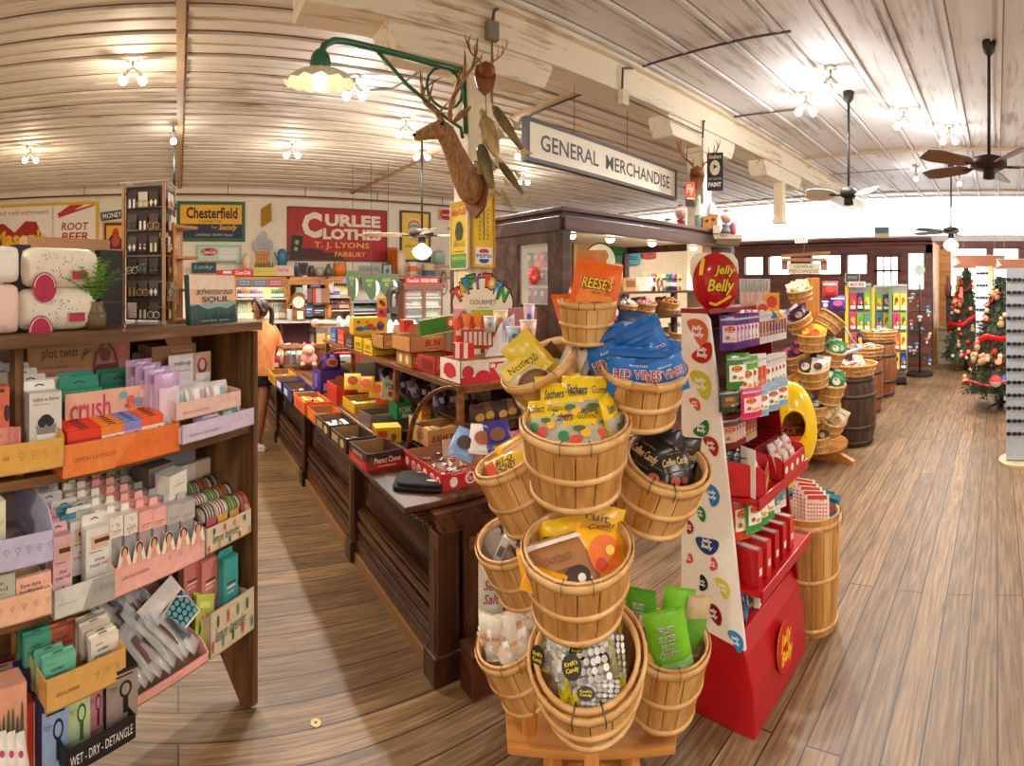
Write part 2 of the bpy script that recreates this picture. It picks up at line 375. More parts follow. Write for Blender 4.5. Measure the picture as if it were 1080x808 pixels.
# recessed part of the front, right of the door
XR=13.2
w3=B();yq=yr
WOODY=wood('yellow_board_wall','#b9804a','#e0ad72','y',.5,7,.08,'#cf9659',.05)
wallbox(w3,-4,yq+.3,2.75,2.98,BRW,XR);wallbox(w3,PX(1003,300,XR).y,yq+.3,0,2.75,WOODY,XR);wallbox(w3,-4,PX(1003,300,XR).y,0,.9,WOODY,XR)
wallbox(w3,-4,PX(1074,300,XR).y,.9,2.75,BRW,XR)
wallbox(w3,PX(1048,300,XR).y,PX(1040,300,XR).y,.9,2.75,BRW,XR)
w3.box(((XF+XR)/2,yq+.07,1.41),(XR-XF,.14,2.83),WOODY)
struct('wall_right',w3)
g=B();wallbox(g,-4,PX(1003,300,XR).y,.9,2.75,GLASS,XR+.05,.01);struct('window_6',g)
# upper front wall: white painted with a run of clerestory glass
up=B();UW=M('#f4f4f4',.6)
wallbox(up,-4,yl,ZL,ZL+.12,UW);wallbox(up,-4,yl,ZC-.04,ZC,UW)
struct('wall_front',up)
g=B();wallbox(g,-4,yl,ZL+.12,ZC-.1,GLASS,XF+.05,.01);struct('window_7',g)
# sprinkler pipe along the side wall
pp=B();pp.tube([(-4,YW-.25,3.66),(9,YW-.25,3.66)],.018,'#6e3c33',8)
for x in[-1.9,-.45,1.0,2.6,4.2,5.8]:pp.tube([(x,YW-.25,3.66),(x,YW-.25,ZC)],.008,'#6e3c33',6)
tag(obj('sprinkler_pipe',pp),'long thin red brown pipe hung along the top of the cream wall','pipe')
# ================= helpers for goods =================
def FA(w):return T(-w/2,0,0)@RX(pi/2)
def LA(w,d):return frame((-w/2,d,0),(0,-1,0),(-1,0,0))
def RA(w,d):return frame((w/2,0,0),(0,1,0),(1,0,0))
def TA(w,h):return T(-w/2,0,h)
def tray_geo(b,w,d,h,c,ci=None,t=.004,fh=None,bh=None,X=None):
 ci=ci or '#b08a60';fh=fh or h;bh=bh or h;X=X or I4
 b.box((0,d/2,t/2),(w,d,t),ci,X)
 for sx in(-1,1):
  P=[(0,0),(d,0),(d,bh),(d*.12,fh if fh==bh else fh+(bh-fh)*.5),(0,fh)]
  b.prism(P,t,c,X@frame((sx*(w/2-(t if sx>0 else 0)),0,0),(0,1,0),(1,0,0)))
 b.box((0,t/2,fh/2),(w,t,fh),c,X);b.box((0,d-t/2,bh/2),(w,t,bh),c,X)
 b.box((0,t*1.6,fh/2),(w-2*t,.0012,fh-.002),ci,X);b.box((0,d-t*1.6,bh/2),(w-2*t,.0012,bh-.004),ci,X)
def zpouch(w,h,t):
 def f(x,y):
  u=min(1,abs(2*x/w-1));v=min(1,abs(2*y/h-1));return t/2*max(0,(1-u**3))**.6*max(0,(1-v**3))**.6
 return f
def pouch_geo(b,w,h,t,c,items=(),cb=None,X=None,n=8,win=None):
 """a filled bag: x right, y up, z out; origin at the bottom centre"""
 X=(X or I4)@T(-w/2,0,0);zf=zpouch(w,h,t);ph=random.random()*6
 for sgn,cc in((1,c),(-1,cb or c)):
  vs=[];fs=[]
  for j in range(n+1):
   for i in range(n+1):
    x,y=w*i/n,h*j/n;wr=.0 if i in(0,n)or j in(0,n)else .05*t*sin(i*2.3+j*1.7+ph)
    vs.append((x,y,sgn*(zf(x,y)+wr)))
  for j in range(n):
   for i in range(n):q=(j*(n+1)+i,j*(n+1)+i+1,(j+1)*(n+1)+i+1,(j+1)*(n+1)+i);fs.append(q if sgn>0 else q[::-1])
  b.add(vs,fs,cc,X,True)
 for y0,y1 in((-h*.05,0),(h,h*1.05)):
  k=9;vs=[]
  for i in range(k):
   x=w*i/(k-1);vs+=[(x,y0,.001*(-1)**i),(x,y1,.001*(-1)**(i+1))]
  b.add(vs,[(2*i,2*i+2,2*i+3,2*i+1)for i in range(k-1)],c,X)
 b.art(items,w,h,X,zf,e=.0022+.07*t)
def packet(name,label,cat,X,w,h,t,c,items=(),group=None,**k):
 b=B();pouch_geo(b,w,h,t,c,items,**k);return obj(name,b,X=X,label=label,cat=cat,group=group)
def box_geo(b,w,d,h,c,f=(),l=(),r=(),t=(),X=None):
 X=X or I4;b.box((0,d/2,h/2),(w,d,h),c,X)
 if f:b.art(f,w,h,X@FA(w))
 if l:b.art(l,d,h,X@LA(w,d))
 if r:b.art(r,d,h,X@RA(w,d))
 if t:b.art(t,w,d,X@TA(w,h))
def carton(name,label,cat,X,w,d,h,c,f=(),l=(),r=(),t=(),group=None,bev=.0015):
 b=B();box_geo(b,w,d,h,c,f,l,r,t);return obj(name,b,X=X,label=label,cat=cat,group=group)
def board(name,label,cat,X,w,h,th,c,items=(),rim=None,rw=.02,group=None):
 """a flat sign: X at its lower left, x right, y up, z out"""
 b=B();b.box((w/2,h/2,-th/2),(w,h,th),c,X=None);b.art(items,w,h,I4)
 if not rim:return obj(name,b,X=X,label=label,cat=cat,group=group)
 r_=thing(name,label,cat,X,group);obj('sign_face',b,r_);f=B()
 f.box((w/2,-rw/2,-th/2+.004),(w+2*rw,rw,th+.012),rim);f.box((w/2,h+rw/2,-th/2+.004),(w+2*rw,rw,th+.012),rim)
 f.box((-rw/2,h/2,-th/2+.004),(rw,h,th+.012),rim);f.box((w+rw/2,h/2,-th/2+.004),(rw,h,th+.012),rim)
 obj('rim',f,r_);return r_
class LF:
 """an upright plane system: local x right, y inward, z up"""
 def __init__(s,X):s.X=X;s.o=X.translation;s.x=Vector((X[0][0],X[1][0]));s.n=Vector((X[0][1],X[1][1]))
 def at(s,px,v=0):
  d=Vector((sin(az(px)),cos(az(px))));o=Vector((s.o.x,s.o.y));r=(v+s.n.dot(o))/s.n.dot(d);return s.x.dot(d*r-o),r
 def z(s,px,py,v=0):return H-s.at(px,v)[1]*(py-Y0)/F
 def span(s,x0,x1,yt,yb,v=0):
  a=s.at(x0,v)[0];c=s.at(x1,v)[0];m_=(x0+x1)/2;return a,c,s.z(m_,yb,v),s.z(m_,yt,v)
 def P(s,lx,v,z,rz=0):return s.X@T(lx,v,z)@RZ(rz)
 # ================= shelving unit on the left =================
SX=T(.323,2.264,0)@RZ(.7117);SF=LF(SX)
root=thing('shelving_unit','tall weathered brown wooden shelving unit packed with accessories at the left','shelf unit',SX)
SW=1.75;SD=.34;LV=[1.235,.795,.375]
b=B();b.box((-SW/2,SD/2-.01,1.67),(SW+.05,SD+.06,.038),SHELFW);obj('top_board',b,root,bev=.004)
for z in LV:
 b=B();b.box((-SW/2,SD/2,z-.016),(SW,SD,.032),SHELFW);obj('shelf_board',b,root,bev=.003)
b=B();b.prism([(.0,0),(.055,0),(SD,.36),(SD,1.65),(0,1.65)],.022,SHELFV,frame((-.022,0,0),(0,1,0),(1,0,0)));obj('side_panel',b,root,bev=.002)
b=B();b.prism([(0,0),(.055,0),(SD,.36),(SD,1.65),(0,1.65)],.022,SHELFV,frame((-SW,0,0),(0,1,0),(1,0,0)));obj('side_panel',b,root,bev=.002)
b=B();b.box((.002,-.008,.83),(.03,.022,1.63),SHELFV);obj('face_stile',b,root,bev=.002)
lx=SF.at(24)[0];b=B();b.box((lx,.05,1.445),(.03,.05,.42),SHELFV);obj('divider_post',b,root,bev=.002)
b=B();b.box((-SW/2,SD+.006,1.02),(SW,.012,1.26),SHELFW);obj('back_panel',b,root)
# ================= the long counter =================
cr=thing('sales_counter','long dark oak shop counter with beaded panels running back along the aisle','counter',T(0,0,0))
b=B();b.box((1.66,5.2,.36),(.86,6.1,.72),DARKW);obj('carcass',b,cr)
b=B();b.box((1.545,5.19,.815),(1.09,6.07,.03),DARKW);b.box((1.545,5.19,.795),(1.05,6.03,.012),DARKW);obj('worktop',b,cr,bev=.006)
b=B()
for i in range(6):
 q=i/6;b.box((1.04+.12*q+.06,5.19,.785-.085*q),(.12,5.98+.02*i,.014),DARKW);b.box((1.63,2.17-.045*q-.0,.785-.085*q),(1.0-.06*q,.12,.014),DARKW)
obj('cove',b,cr)
ps=[2.15,3.33,4.69,6.05,7.4,8.2]
for y in ps:
 b=B();b.box((1.20,y,.35),(.11,.10,.70),DARKV);b.box((1.145,y,.35),(.012,.05,.55),DARKV);b.box((1.19,y,.07),(.14,.12,.14),DARKV);obj('pilaster',b,cr,bev=.006)
for y0,y1 in zip(ps[:-1],ps[1:]):
 b=B();ym=(y0+y1)/2;ln=y1-y0-.1
 b.box((1.20,ym,.07),(.07,ln,.14),DARKW);b.box((1.165,ym,.035),(.03,ln,.07),M('#8a6238',.5))
 for z,t_ in((.15,.018),(.178,.026),(.21,.016),(.25,.04),(.30,.02),(.328,.028),(.36,.014)):b.box((1.205,ym,z),(.05+.8*(t_-.014),ln,t_),DARKW)
 b.box((1.205,ym,.69),(.06,ln,.05),DARKW)
 obj('moulded_rail',b,cr,bev=.003)
 b=B();n_=int(ln/.035)
 for i in range(-8,n_+1):
  ya=y1-.06-i*.05;pts=[]
  for k in range(2):
   pass
  t0=max(0,(ya-(y1-.055))/.30);t1=min(1,(ya-(y0+.055))/.30)
  if t1-t0>.05:b.tube([(1.228,ya-.30*t0,.665-.29*(0+t0)),(1.228,ya-.30*t1,.665-.29*t1)],.011,DARKW,6)
 obj('beaded_panel',b,cr)
b=B();b.box((1.66,2.13,.36),(.75,.04,.7),DARKV);b.box((1.66,2.105,.62),(.7,.03,.06),DARKW);b.box((1.66,2.105,.1),(.7,.03,.14),DARKW);b.box((1.6,2.105,.36),(.04,.03,.5),DARKV);obj('end_panel',b,cr,bev=.004)
b=B();b.box((1.33,5.0,.842),(.03,4.4,.02),MIDW);b.box((1.30,5.0,.836),(.02,4.4,.008),M('#b9a070',.35,.6));obj('display_rail',b,cr,bev=.003)
fb=B();fb.box((0,0,.1),(.13,.12,.2),wood('red_block','#3d1a0d','#6e3419','x'));fb.box((0,0,.205),(.14,.13,.012),DARKW)
obj('wooden_block',fb,X=T(1.3,2.0,0),bev=.004,label='small dark reddish wooden block on the floor by the counter end',cat='block')
# raised display shelf standing on the counter
ds=thing('display_case','open wooden candy display shelf with arched ends on the long counter','display case',T(0,0,0))
b=B();b.box((1.80,3.85,1.27),(.62,2.7,.022),MIDW);b.box((1.495,3.85,1.268),(.022,2.72,.034),MIDW);obj('shelf_board',b,ds,bev=.003)
b=B();b.box((1.80,3.85,1.03),(.4,2.6,.014),DARKW);obj('shelf_board',b,ds,bev=.003)
for x,y in((1.52,2.53),(1.52,3.42),(1.52,4.37),(1.52,5.17),(2.07,2.53),(2.07,5.17)):
 b=B();b.box((x,y,1.045),(.035,.035,.43),MIDW);obj('post',b,ds,bev=.003)
for(fx,fy),(tx,ty)in(((1.36,2.87),(1.5,2.52)),((1.34,5.0),(1.5,4.4))):
 pts=[]
 for i in range(11):
  t_=i/10*pi/2;pts.append((fx+(tx-fx)*(1-cos(t_)),fy+(ty-fy)*(1-cos(t_)),.835+.435*sin(t_)))
 b=B();b.tube(pts,[(.011,.019)]*11,MIDW,8);obj('arched_end',b,ds)
b=B();b.box((1.8,2.515,1.25),(.6,.02,.03),MIDW);b.box((2.08,3.85,1.05),(.02,2.6,.44),DARKW);obj('back_rail',b,ds)
# ================= glazed booth behind the baskets =================
BT=wood('greyish_dark_booth_wood','#33201a','#6a4b42','x',.32,8,.08,'#4b322b',.1)
bo=thing('display_booth','dark wooden booth with cornice and lit interior behind the candy baskets','booth',T(0,0,0))
bx0,bx1,by0,by1=2.52,4.98,2.78,4.3
b=B();b.box(((bx0+bx1)/2,(by0+by1)/2,2.39),(bx1-bx0+.1,by1-by0+.1,.035),BT);b.box(((bx0+bx1)/2,(by0+by1)/2,2.35),(bx1-bx0+.04,by1-by0+.04,.05),BT)
for x,y,a_,c_ in(((bx0+bx1)/2,by0,bx1-bx0,.06),(bx0,(by0+by1)/2,.06,by1-by0),(bx1,(by0+by1)/2,.06,by1-by0)):b.box((x,y,2.29),(a_,c_,.11),BT)
obj('cornice',b,bo,bev=.006)
b=B();b.box(((bx0+bx1)/2,(by0+by1)/2,2.315),(bx1-bx0-.1,by1-by0-.1,.01),'#e6d8bc');obj('inner_ceiling',b,bo)
for x,y in((bx0+.02,by0+.02),(bx1-.03,by0+.02),(bx0+.02,by1),(bx1-.03,by1)):
 b=B();b.box((x,y,1.12),(.09,.09,2.24),BT);obj('corner_post',b,bo,bev=.005)
b=B()
yl0,yl1=by0+.14,by0+.5
for y0,y1,z0,z1 in((by0,yl0,0,2.25),(yl1,by1,0,2.25),(yl0,yl1,2.16,2.25),(yl0,yl1,0,1.70)):b.box((bx0,(y0+y1)/2,(z0+z1)/2),(.04,y1-y0,z1-z0),BT)
obj('side_wall',b,bo,bev=.003)
b=B();b.box((bx0,(yl0+yl1)/2,1.93),(.008,yl1-yl0,.46),GLASS);obj('side_pane',b,bo)
b=B();b.box(((bx0+6.9)/2,by1+.02,1.185),(6.9-bx0,.03,2.37),M('#d9c3a0',.6));obj('back_wall',b,bo)
b=B();b.box(((bx0+bx1)/2,by0+.03,.45),(bx1-bx0-.1,.04,.9),BT);obj('front_panel',b,bo,bev=.004)
for z,y0,dpt in((1.79,by0+.18,.36),(1.56,by0+.12,.42),(1.25,by0+.08,.44),(.93,by0+.05,.44)):
 b=B();b.box((3.85,y0+dpt/2,z-.012),(2.1,dpt,.024),BT);obj('shelf_board',b,bo,bev=.003)
for x in(2.95,3.35,4.2,4.85):
 b=B();b.box((x,by0+.22,1.35),(.05,.05,.86),BT);obj('divider_post',b,bo,bev=.003)
LAMPM=M('#fff2d8',em=14)
for x in(2.72,3.16,3.72,4.4):
 b=B();b.ball((x,by0+.12,2.215),(.035,.035,.022),LAMPM);b.disc((x,by0+.12,2.225),.045,.012,'#e8e0d0');obj('bulb',b,bo)
 # ================= bushel baskets =================
def stave_geo(R,h,n=16,tp=.8):
 b=B();r0=R*tp
 for i in range(n):
  a0=2*pi*i/n+.012;a1=2*pi*(i+1)/n-.012;off=.0015*(i%2)
  vs=[]
  for z,r_ in((0,r0),(h*.5,(r0+R)/2+.004),(h,R)):
   for a in(a0,(a0+a1)/2,a1):
    vs.append(((r_+off)*cos(a),(r_+off)*sin(a),z))
   for a in(a0,(a0+a1)/2,a1):vs.append(((r_+off-.004)*cos(a),(r_+off-.004)*sin(a),z))
  fs=[]
  for j in(0,6):
   for k in(0,1):fs.append((j+k,j+k+1,j+7+k,j+6+k));fs.append((j+3+k,j+9+k,j+10+k,j+4+k))
   fs.append((j,j+6,j+9,j+3));fs.append((j+2,j+5,j+11,j+8))
  b.add(vs,fs,BASK)
 return b
def hoop_geo(R,z,hh,ro):
 b=B();b.lathe([(R,z-hh/2),(R+ro,z-hh/2+.001),(R+ro+.0006,z),(R+ro,z+hh/2-.001),(R,z+hh/2),(R,z-hh/2)],BASKH,28);return b
_bk={}
def basket(label,X,R,h,group='bushel baskets on the front candy tower',handle=0,tp=.8,name='bushel_basket'):
 k=(round(h/R,1),handle,tp,name)
 if k in _bk:
  o=dup(_bk[k][0],X@Matrix.Diagonal((R/_bk[k][1],R/_bk[k][1],h/_bk[k][2],1)),label,group);return o
 t=thing(name,label,'basket',X,group)
 obj('stave_wall',stave_geo(R,h,tp=tp),t)
 for z,q in((h*.93,1),(h*.48,1),(h*.06,1)):
  rr=R*tp+R*(1-tp)*z/h+(.004 if z==h*.48 else .001);obj('hoop',hoop_geo(rr,z,.028*min(1,R/.15)if z>h*.9 else .02*min(1,R/.15),.006),t)
 b=B();b.lathe([(R-.014,h*.88),(R-.006,h*.88),(R-.006,h),(R-.014,h),(R-.014,h*.88)],BASKH,28);obj('inner_hoop',b,t)
 b=B();b.disc((0,0,.006),R*tp-.004,.008,BASK);obj('base_disc',b,t)
 wire=M('#5a5650',.4,.8)
 for a in(-.25,.25):b=B();b.tube([((R+.009)*sin(a),-(R+.009)*cos(a),h*.85),((R+.01)*sin(a),-(R+.01)*cos(a),h*1.01),((R-.02)*sin(a),-(R-.02)*cos(a),h*1.01),((R-.02)*sin(a),-(R-.02)*cos(a),h*.86)],.0012,wire,5);obj('wire_staple',b,t)
 if handle:
  b=B();b.tube([(-.045,0,0),(-.02,0,0),(0,0,0),(.02,0,0),(.045,0,0)],[.009,.011,.008,.011,.009],PINEX,8,T(0,-R-.012,h*.97));obj('handle',b,t)
 _bk[k]=(t,R,h);return t
def axis_frame(c,ax,R,h,fr=0):
 """frame whose origin is the bottom centre; c = rim centre; local -y turned towards the camera"""
 z=Vector(ax).normalized();toc=Vector((-c.x,-c.y,0)).normalized();y=-(toc-z*toc.dot(z)).normalized();x=y.cross(z);o=c-z*h
 return Matrix(((x.x,y.x,z.x,o.x),(x.y,y.y,z.y,o.y),(x.z,y.z,z.z,o.z),(0,0,0,1)))
def tilted(px,py,r,R,h,c=0,l=0):
 """rim centre at a photographed place; c, l = lean towards the camera / to its left (tangents)"""
 p=PR(px,py,r);er=Vector((sin(az(px)),cos(az(px)),0));el=Vector((-er.y,er.x,0));return axis_frame(p,Vector((0,0,1))-er*c+el*l,R,h)
TP=PR(624,300,2.03)
tw=thing('basket_stand','tall square wooden post stand carrying the front tower of candy baskets','stand',T(TP.x,TP.y,0)@RZ(-(624-A0)/F))
b=B();b.box((0,0,1.0),(.115,.115,1.96),PINE);obj('post',b,tw,bev=.003)
b=B();b.prism([(-.3,-.18),(.3,-.18),(.34,.0),(.25,.26),(-.25,.26),(-.34,0)],.03,PINEX,T(0,0,.16));obj('base_shelf',b,tw,bev=.003)
for a in range(4):
 b=B();b.box((0,-.24,.045),(.09,.42,.07),PINEX,RZ(a*pi/2+pi/4));b.box((0,-.2,.11),(.05,.05,.1),PINE,RZ(a*pi/2+pi/4));obj('foot',b,tw,bev=.003)
b=B();b.box((.0,-.26,.26),(.05,.05,.2),PINE);obj('leg',b,tw,bev=.003)
b=B();b.box((-.23,-.1,.3),(.05,.05,.28),PINE);obj('leg',b,tw,bev=.003)
BK={}
for k,lb,px,py,r,R,h,c,l,hd in[('reese','small basket of orange peanut butter cup bags at the top of the tower',619,316,1.86,.1,.155,.12,-.02,0),('nuts','upper left basket on the tower leaning left with pretzel and nut bags',567,381,1.9,.15,.2,.35,.55,1),('vines','upper right basket heaped with bright blue licorice bags',681,385,1.82,.15,.2,.3,-.1,1),('sathers','upright front basket filled with yellow candy bags, topmost of the front three',607,441,1.68,.178,.25,.2,0,0),('bitohoney','left basket leaning towards the counter with small yellow candy bags',532,484,1.95,.125,.27,.1,.42,0),('coffee','right basket filled with black bags of coffee candy',704,484,1.93,.168,.25,.3,-.3,0),('corn','middle front basket holding a brown bag among yellow and orange bags',609,572,1.66,.178,.25,.22,0,0),('mints','left basket below the pale one, holding silver wrapped bars',535,566,1.95,.125,.26,.3,.3,0),('caps','lowest front basket tipped forward with yellow edged bags of silver candy',619,686,1.62,.178,.26,.5,.06,0),('slices','lower right basket with green and orange bags of candy slices',707,672,1.93,.15,.29,.15,-.12,0),('taffy','lowest left basket topped with crinkled white wrapped taffy bags',535,672,1.98,.13,.26,.2,.35,0)]:
 BK[k]=basket(lb,tilted(px,py,r,R,h,c,l),R,h,handle=hd)
 # ================= red candy stand with bean panel =================
RED=M('#b3121c',.3,0,0,.04);DRED=M('#8f0d16',.28,0,0,.04)
jb=thing('candy_stand','red candy stand with white bean printed side panel on the wood floor','stand',T(0,0,0))
jx,jr=1.885,2.46
b=B();sp=[(1.30,0),(.945,0),(.955,.2),(.985,.33),(1.02,.40),(1.30,.40)]
b.prism([(p[0],p[1])for p in sp],jr-jx,RED,frame((jx,0,0),(0,1,0),(1,0,0)));obj('base',b,jb,bev=.008)
ORD=[(1.298,.40),(.985,.36),(1.01,.55),(1.07,1.05),(1.12,1.45),(1.157,1.70),(1.175,1.725),(1.298,1.725)]
b=B();b.prism(ORD,.016,M('#efe9e2',.4,var=.03),frame((jx-.012,0,0),(0,1,0),(1,0,0)))
def bean(b,cx,cy,s,col,rot,lt='#ffffff',X=None):
 pts=[]
 for i in range(26):
  a=2*pi*i/26;x=1.35*cos(a);y=.8*sin(a)+.28*cos(2*a)*.8-(.0);pts.append((x*s,y*s))
 c_,s_=cos(rot),sin(rot)
 b.prism([(cx+c_*x-s_*y,cy+s_*x+c_*y)for x,y in pts],.0022,M(col,.25,var=.05),X)
 vs,fs=text_geo('Jelly\nBelly',.2,.02);b.add([(cx+(u-.5)*s*1.3,cy+(v-.5)*s*1.1,.0034)for u,v in vs],fs,lt,X)
BX=frame((jx-.0125,1.30,0),(0,-1,0),(-1,0,0))
for px,py,s,col,rot in[(736,350,.05,'#c9602e',2.2),(741,372,.043,'#b51f1f',.6),(739,405,.05,'#c9c23a',2.2),(733,426,.024,'#d2582a',2.4),(740,452,.034,'#15784a',.7),(750,470,.034,'#a81c22',2.3),(751,522,.036,'#2679b8',1.9),(738,541,.028,'#167a43',2.3),(727,556,.022,'#a31c2a',1.6),(746,574,.043,'#1c3f7c',.1),(752,595,.022,'#d04a45',1.4),(727,589,.018,'#d0492a',1.2),(741,615,.026,'#232440',1.5),(762,620,.034,'#d3c850',2.2),(752,647,.038,'#7a1420',2.5),(776,676,.034,'#2c87c8',2.2)]:
 p=PX(px,py,jx-.013);bean(b,1.30-p.y,p.z,s,col,rot,X=BX)
obj('side_panel',b,jb)
b=B();b.box(((jx+jr)/2,1.29,1.06),(jr-jx,.02,1.33),'#4b1414');b.box(((jx+jr)/2,1.235,1.735),(jr-jx,.15,.02),DRED);obj('back_panel',b,jb)
b=B();b.prism(ORD,.014,DRED,frame((jr-.014,0,0),(0,1,0),(1,0,0)));obj('side_panel',b,jb)
for z,y0 in((.965,.93),(.595,.915)):
 b=B();b.box(((jx+jr)/2,(y0+1.28)/2,z-.01),(jr-jx-.02,1.28-y0,.018),RED);b.box(((jx+jr)/2,y0+.006,z-.012),(jr-jx-.02,.014,.05),RED);obj('shelf_board',b,jb,bev=.004)
b=B();X_=frame((jx+.30,.945-.004,.2),(1,0,0),(0,-1,.05));b.disc((0,0,0),.085,.006,'#c9151f',X_,24,.11);b.torus(.1,.004,'#f0c419',X_@Matrix.Diagonal((.82,1.06,1,1)),28,6)
vs,fs=text_geo('Jelly\nBelly',.3,.03);b.add([((u-.5)*.13,(v-.5)*.15,.008)for u,v in vs],fs,'#f0c419',X_);obj('base_logo',b,jb)
for z,y in((1.66,1.13),(1.40,1.08),(1.12,1.05)):
 b=B()
 for x in[jx+.05+.062*i for i in range(9)]:b.tube([(x,1.28,z),(x,y-.04,z),(x,y-.045,z+.012)],.003,'#8c1219',6)
 obj('peg_row',b,jb)
 # ================= lamps, fans, pipes on the ceiling =================
def light(p,e,c,r=.06,parent=None,spot=None):
 for kind,en in(('SPOT',e*2.2),('POINT',e*.22)):
  ld=bpy.data.lights.new('lamp_light',kind);ld.energy=en;ld.color=c;ld.shadow_soft_size=r
  if kind=='SPOT':ld.spot_size=2.75;ld.spot_blend=.6
  o=bpy.data.objects.new('lamp_light',ld);COL.objects.link(o);o.location=p
 return o
WARM=(1.0,.85,.65);NEUT=(1.0,.93,.83);COOL=(.88,.94,1.0);DAY=(1.0,.97,.93)
GLOW={'w':M('#ffe2b0',em=9),'n':M('#fff0d8',em=9),'c':M('#eaf3ff',em=9),'d':M('#fff8ee',em=9)}
LC={'w':WARM,'n':NEUT,'c':COOL,'d':DAY}
IRON=M('#3b332e',.5,.6);DK=M('#26221f',.45)
def spot_fixture(label,px,py,n,col,e=45,z=3.66,sep=.16,group=None):
 r=(z-H)*F/(Y0-py);p=PR(px,py,r);rz=-(px-A0)/F
 t=thing('ceiling_spotlight',label,'ceiling light',T(p.x,p.y,0)@RZ(rz),group or 'spotlight clusters on the ceiling')
 b=B();b.disc((0,0,ZC-.03),.06,.028,'#cfc6b8');b.tube([(0,0,ZC-.02),(0,0,z+.1)],.012,'#8a8076');obj('mount',b,t)
 for i in range(n):
  x=(i-(n-1)/2)*sep;dx=.5*(1 if x>0 else-1)*(n>1)
  b=B();ax=Vector((dx,-.35,-1)).normalized();q=Vector((x*.35,0,z+.08));tip=q+ax*.1
  b.tube([(0,0,z+.1),q],.01,'#8a8076',6);b.tube([q,q+ax*.05,tip],[.018,.026,.036],M('#d8d2c8',.4),10);s=obj('lamp_head',b,t)
  b=B();b.ball(tip+ax*.022,.04,GLOW[col]);obj('bulb',b,s)
 light((p.x,p.y,z-.14),e*n,LC[col],.05)
 return t
FX=[('pair of glaring warm bulbs on the ceiling boards at upper left',140,84,2,'w',.2),('single warm bulb at the foot of the white ceiling batten',183,147,1,'n',.1),('warm bulb cluster near the left edge above the red soda sign',32,168,2,'w',.16),('small spotlight pair over the red clothing sign',308,163,2,'n',.16),('cool white spotlight pair just right of the scalloped lamp',374,100,2,'c',.14),('warm spotlight pair behind the deer antlers',428,141,2,'n',.18),('spotlight pair left of the rod of the schoolhouse fan',445,165,2,'n',.16),('spotlight behind the carved fish',546,163,1,'n',.1),('warm spotlight under the wooden fish tail',552,192,2,'n',.15),('bright double bulb at the end of the long conduit',876,92,2,'n',.1),('spotlight pair at the end of the second conduit',850,117,2,'n',.14),('spotlight pair left of centre on the white ceiling',953,132,2,'n',.14),('spotlight pair left of the big ceiling fan',1001,148,2,'n',.16),('small distant spotlight near the bright front windows',1012,192,1,'n',.1),('small distant spotlight above the rustic sign',966,187,1,'n',.1)]
for lb,px,py,n,c,sp in FX:spot_fixture(lb,px,py,n,'d' if px>600 else c,sep=sp,e=34 if px<600 else 24)
# added unseen fixtures behind the viewer, giving frontal fill light to the baskets
for i,(x,y)in enumerate([(-1.5,-1.6),(1.5,-2.4),(4.5,-2.0),(-2.6,.8),(8,-2.2)]):
 t=thing('ceiling_spotlight','added unseen fill spotlight on the ceiling behind the view','ceiling light',T(x,y,3.6),'added fill spotlights behind the view');b=B();b.disc((0,0,.2),.06,.04,'#cfc6b8');b.tube([(0,0,.22),(0,0,0)],.012,'#8a8076');obj('mount',b,t);b=B();b.ball((0,0,-.03),.045,GLOW['n']);obj('bulb',b,t);light((x,y,3.45),60,NEUT,.15)
 # conduits
def conduit(label,pts,r=.011,m='#57504a',name='conduit',cat='pipe'):
 b=B();b.tube(pts,r,m,7);return obj(name,b,label=label,cat=cat)
def zc(px,py,z=ZC-.03):return PR(px,py,(z-H)*F/(Y0-py))
a=PY(656,99,BY0-.02);conduit('long dark conduit bending from the cream beam across the ceiling',[a,a+Vector((0,-.01,.22)),zc(672,72),zc(700,63),zc(790,40),zc(834,33)])
b=B();b.box((a.x,a.y-.02,a.z-.04),(.09,.05,.13),'#d8d0a8');obj('junction_box',b,bev=.004,label='cream square junction box on the face of the beam',cat='junction box')
a=PY(741,146,BY0-.02);conduit('dark conduit from the second column to a spotlight pair',[a,PY(742,128,BY0-.02),zc(752,127,3.8),zc(790,121),zc(846,115)])
conduit('thin conduit along the face of the cream beam',[PY(658,103,BY0-.015),PY(700,122,BY0-.015),PY(741,141,BY0-.015)],.007)
conduit('conduit running down the front of the second column',[PY(741,146,BY0-.03),PY(741,215,BY0-.03)],.012,'#c9c0b0')
conduit('dark conduit crossing the boards behind the hanging sign',[zc(548,128),zc(572,116),zc(617,98)],.012)
conduit('dark conduit behind the green lamp bracket',[zc(390,95),zc(413,94),zc(430,84),zc(450,69)],.01)
conduit('thin black rod hung under the single warm bulb',[PR(183,136,6.7),PR(184,196,6.7)],.014,'#2b2b2b','hanging_rod','rod')
p0=PY(519,2,BY0-.03);conduit('dark conduit on the column top below the ceiling',[PY(533,3,BY0-.02),PY(521,12,BY0-.03),PY(519,30,BY0-.03)],.012)
b=B();q=PY(519,33,BY0-.04);b.box((q.x,q.y,q.z),(.09,.05,.13),'#7d766c');obj('junction_box',b,bev=.004,label='grey junction box above the small antler mount',cat='junction box')
conduit('thin conduit from the grey junction box down the first column',[PY(519,42,BY0-.03),PY(519,108,BY0-.03)],.009,'#8d8577')
conduit('pale far conduit along the ceiling by the front windows',[zc(835,193),zc(838,187),zc(880,184),zc(960,178)],.01,'#8f8a86')
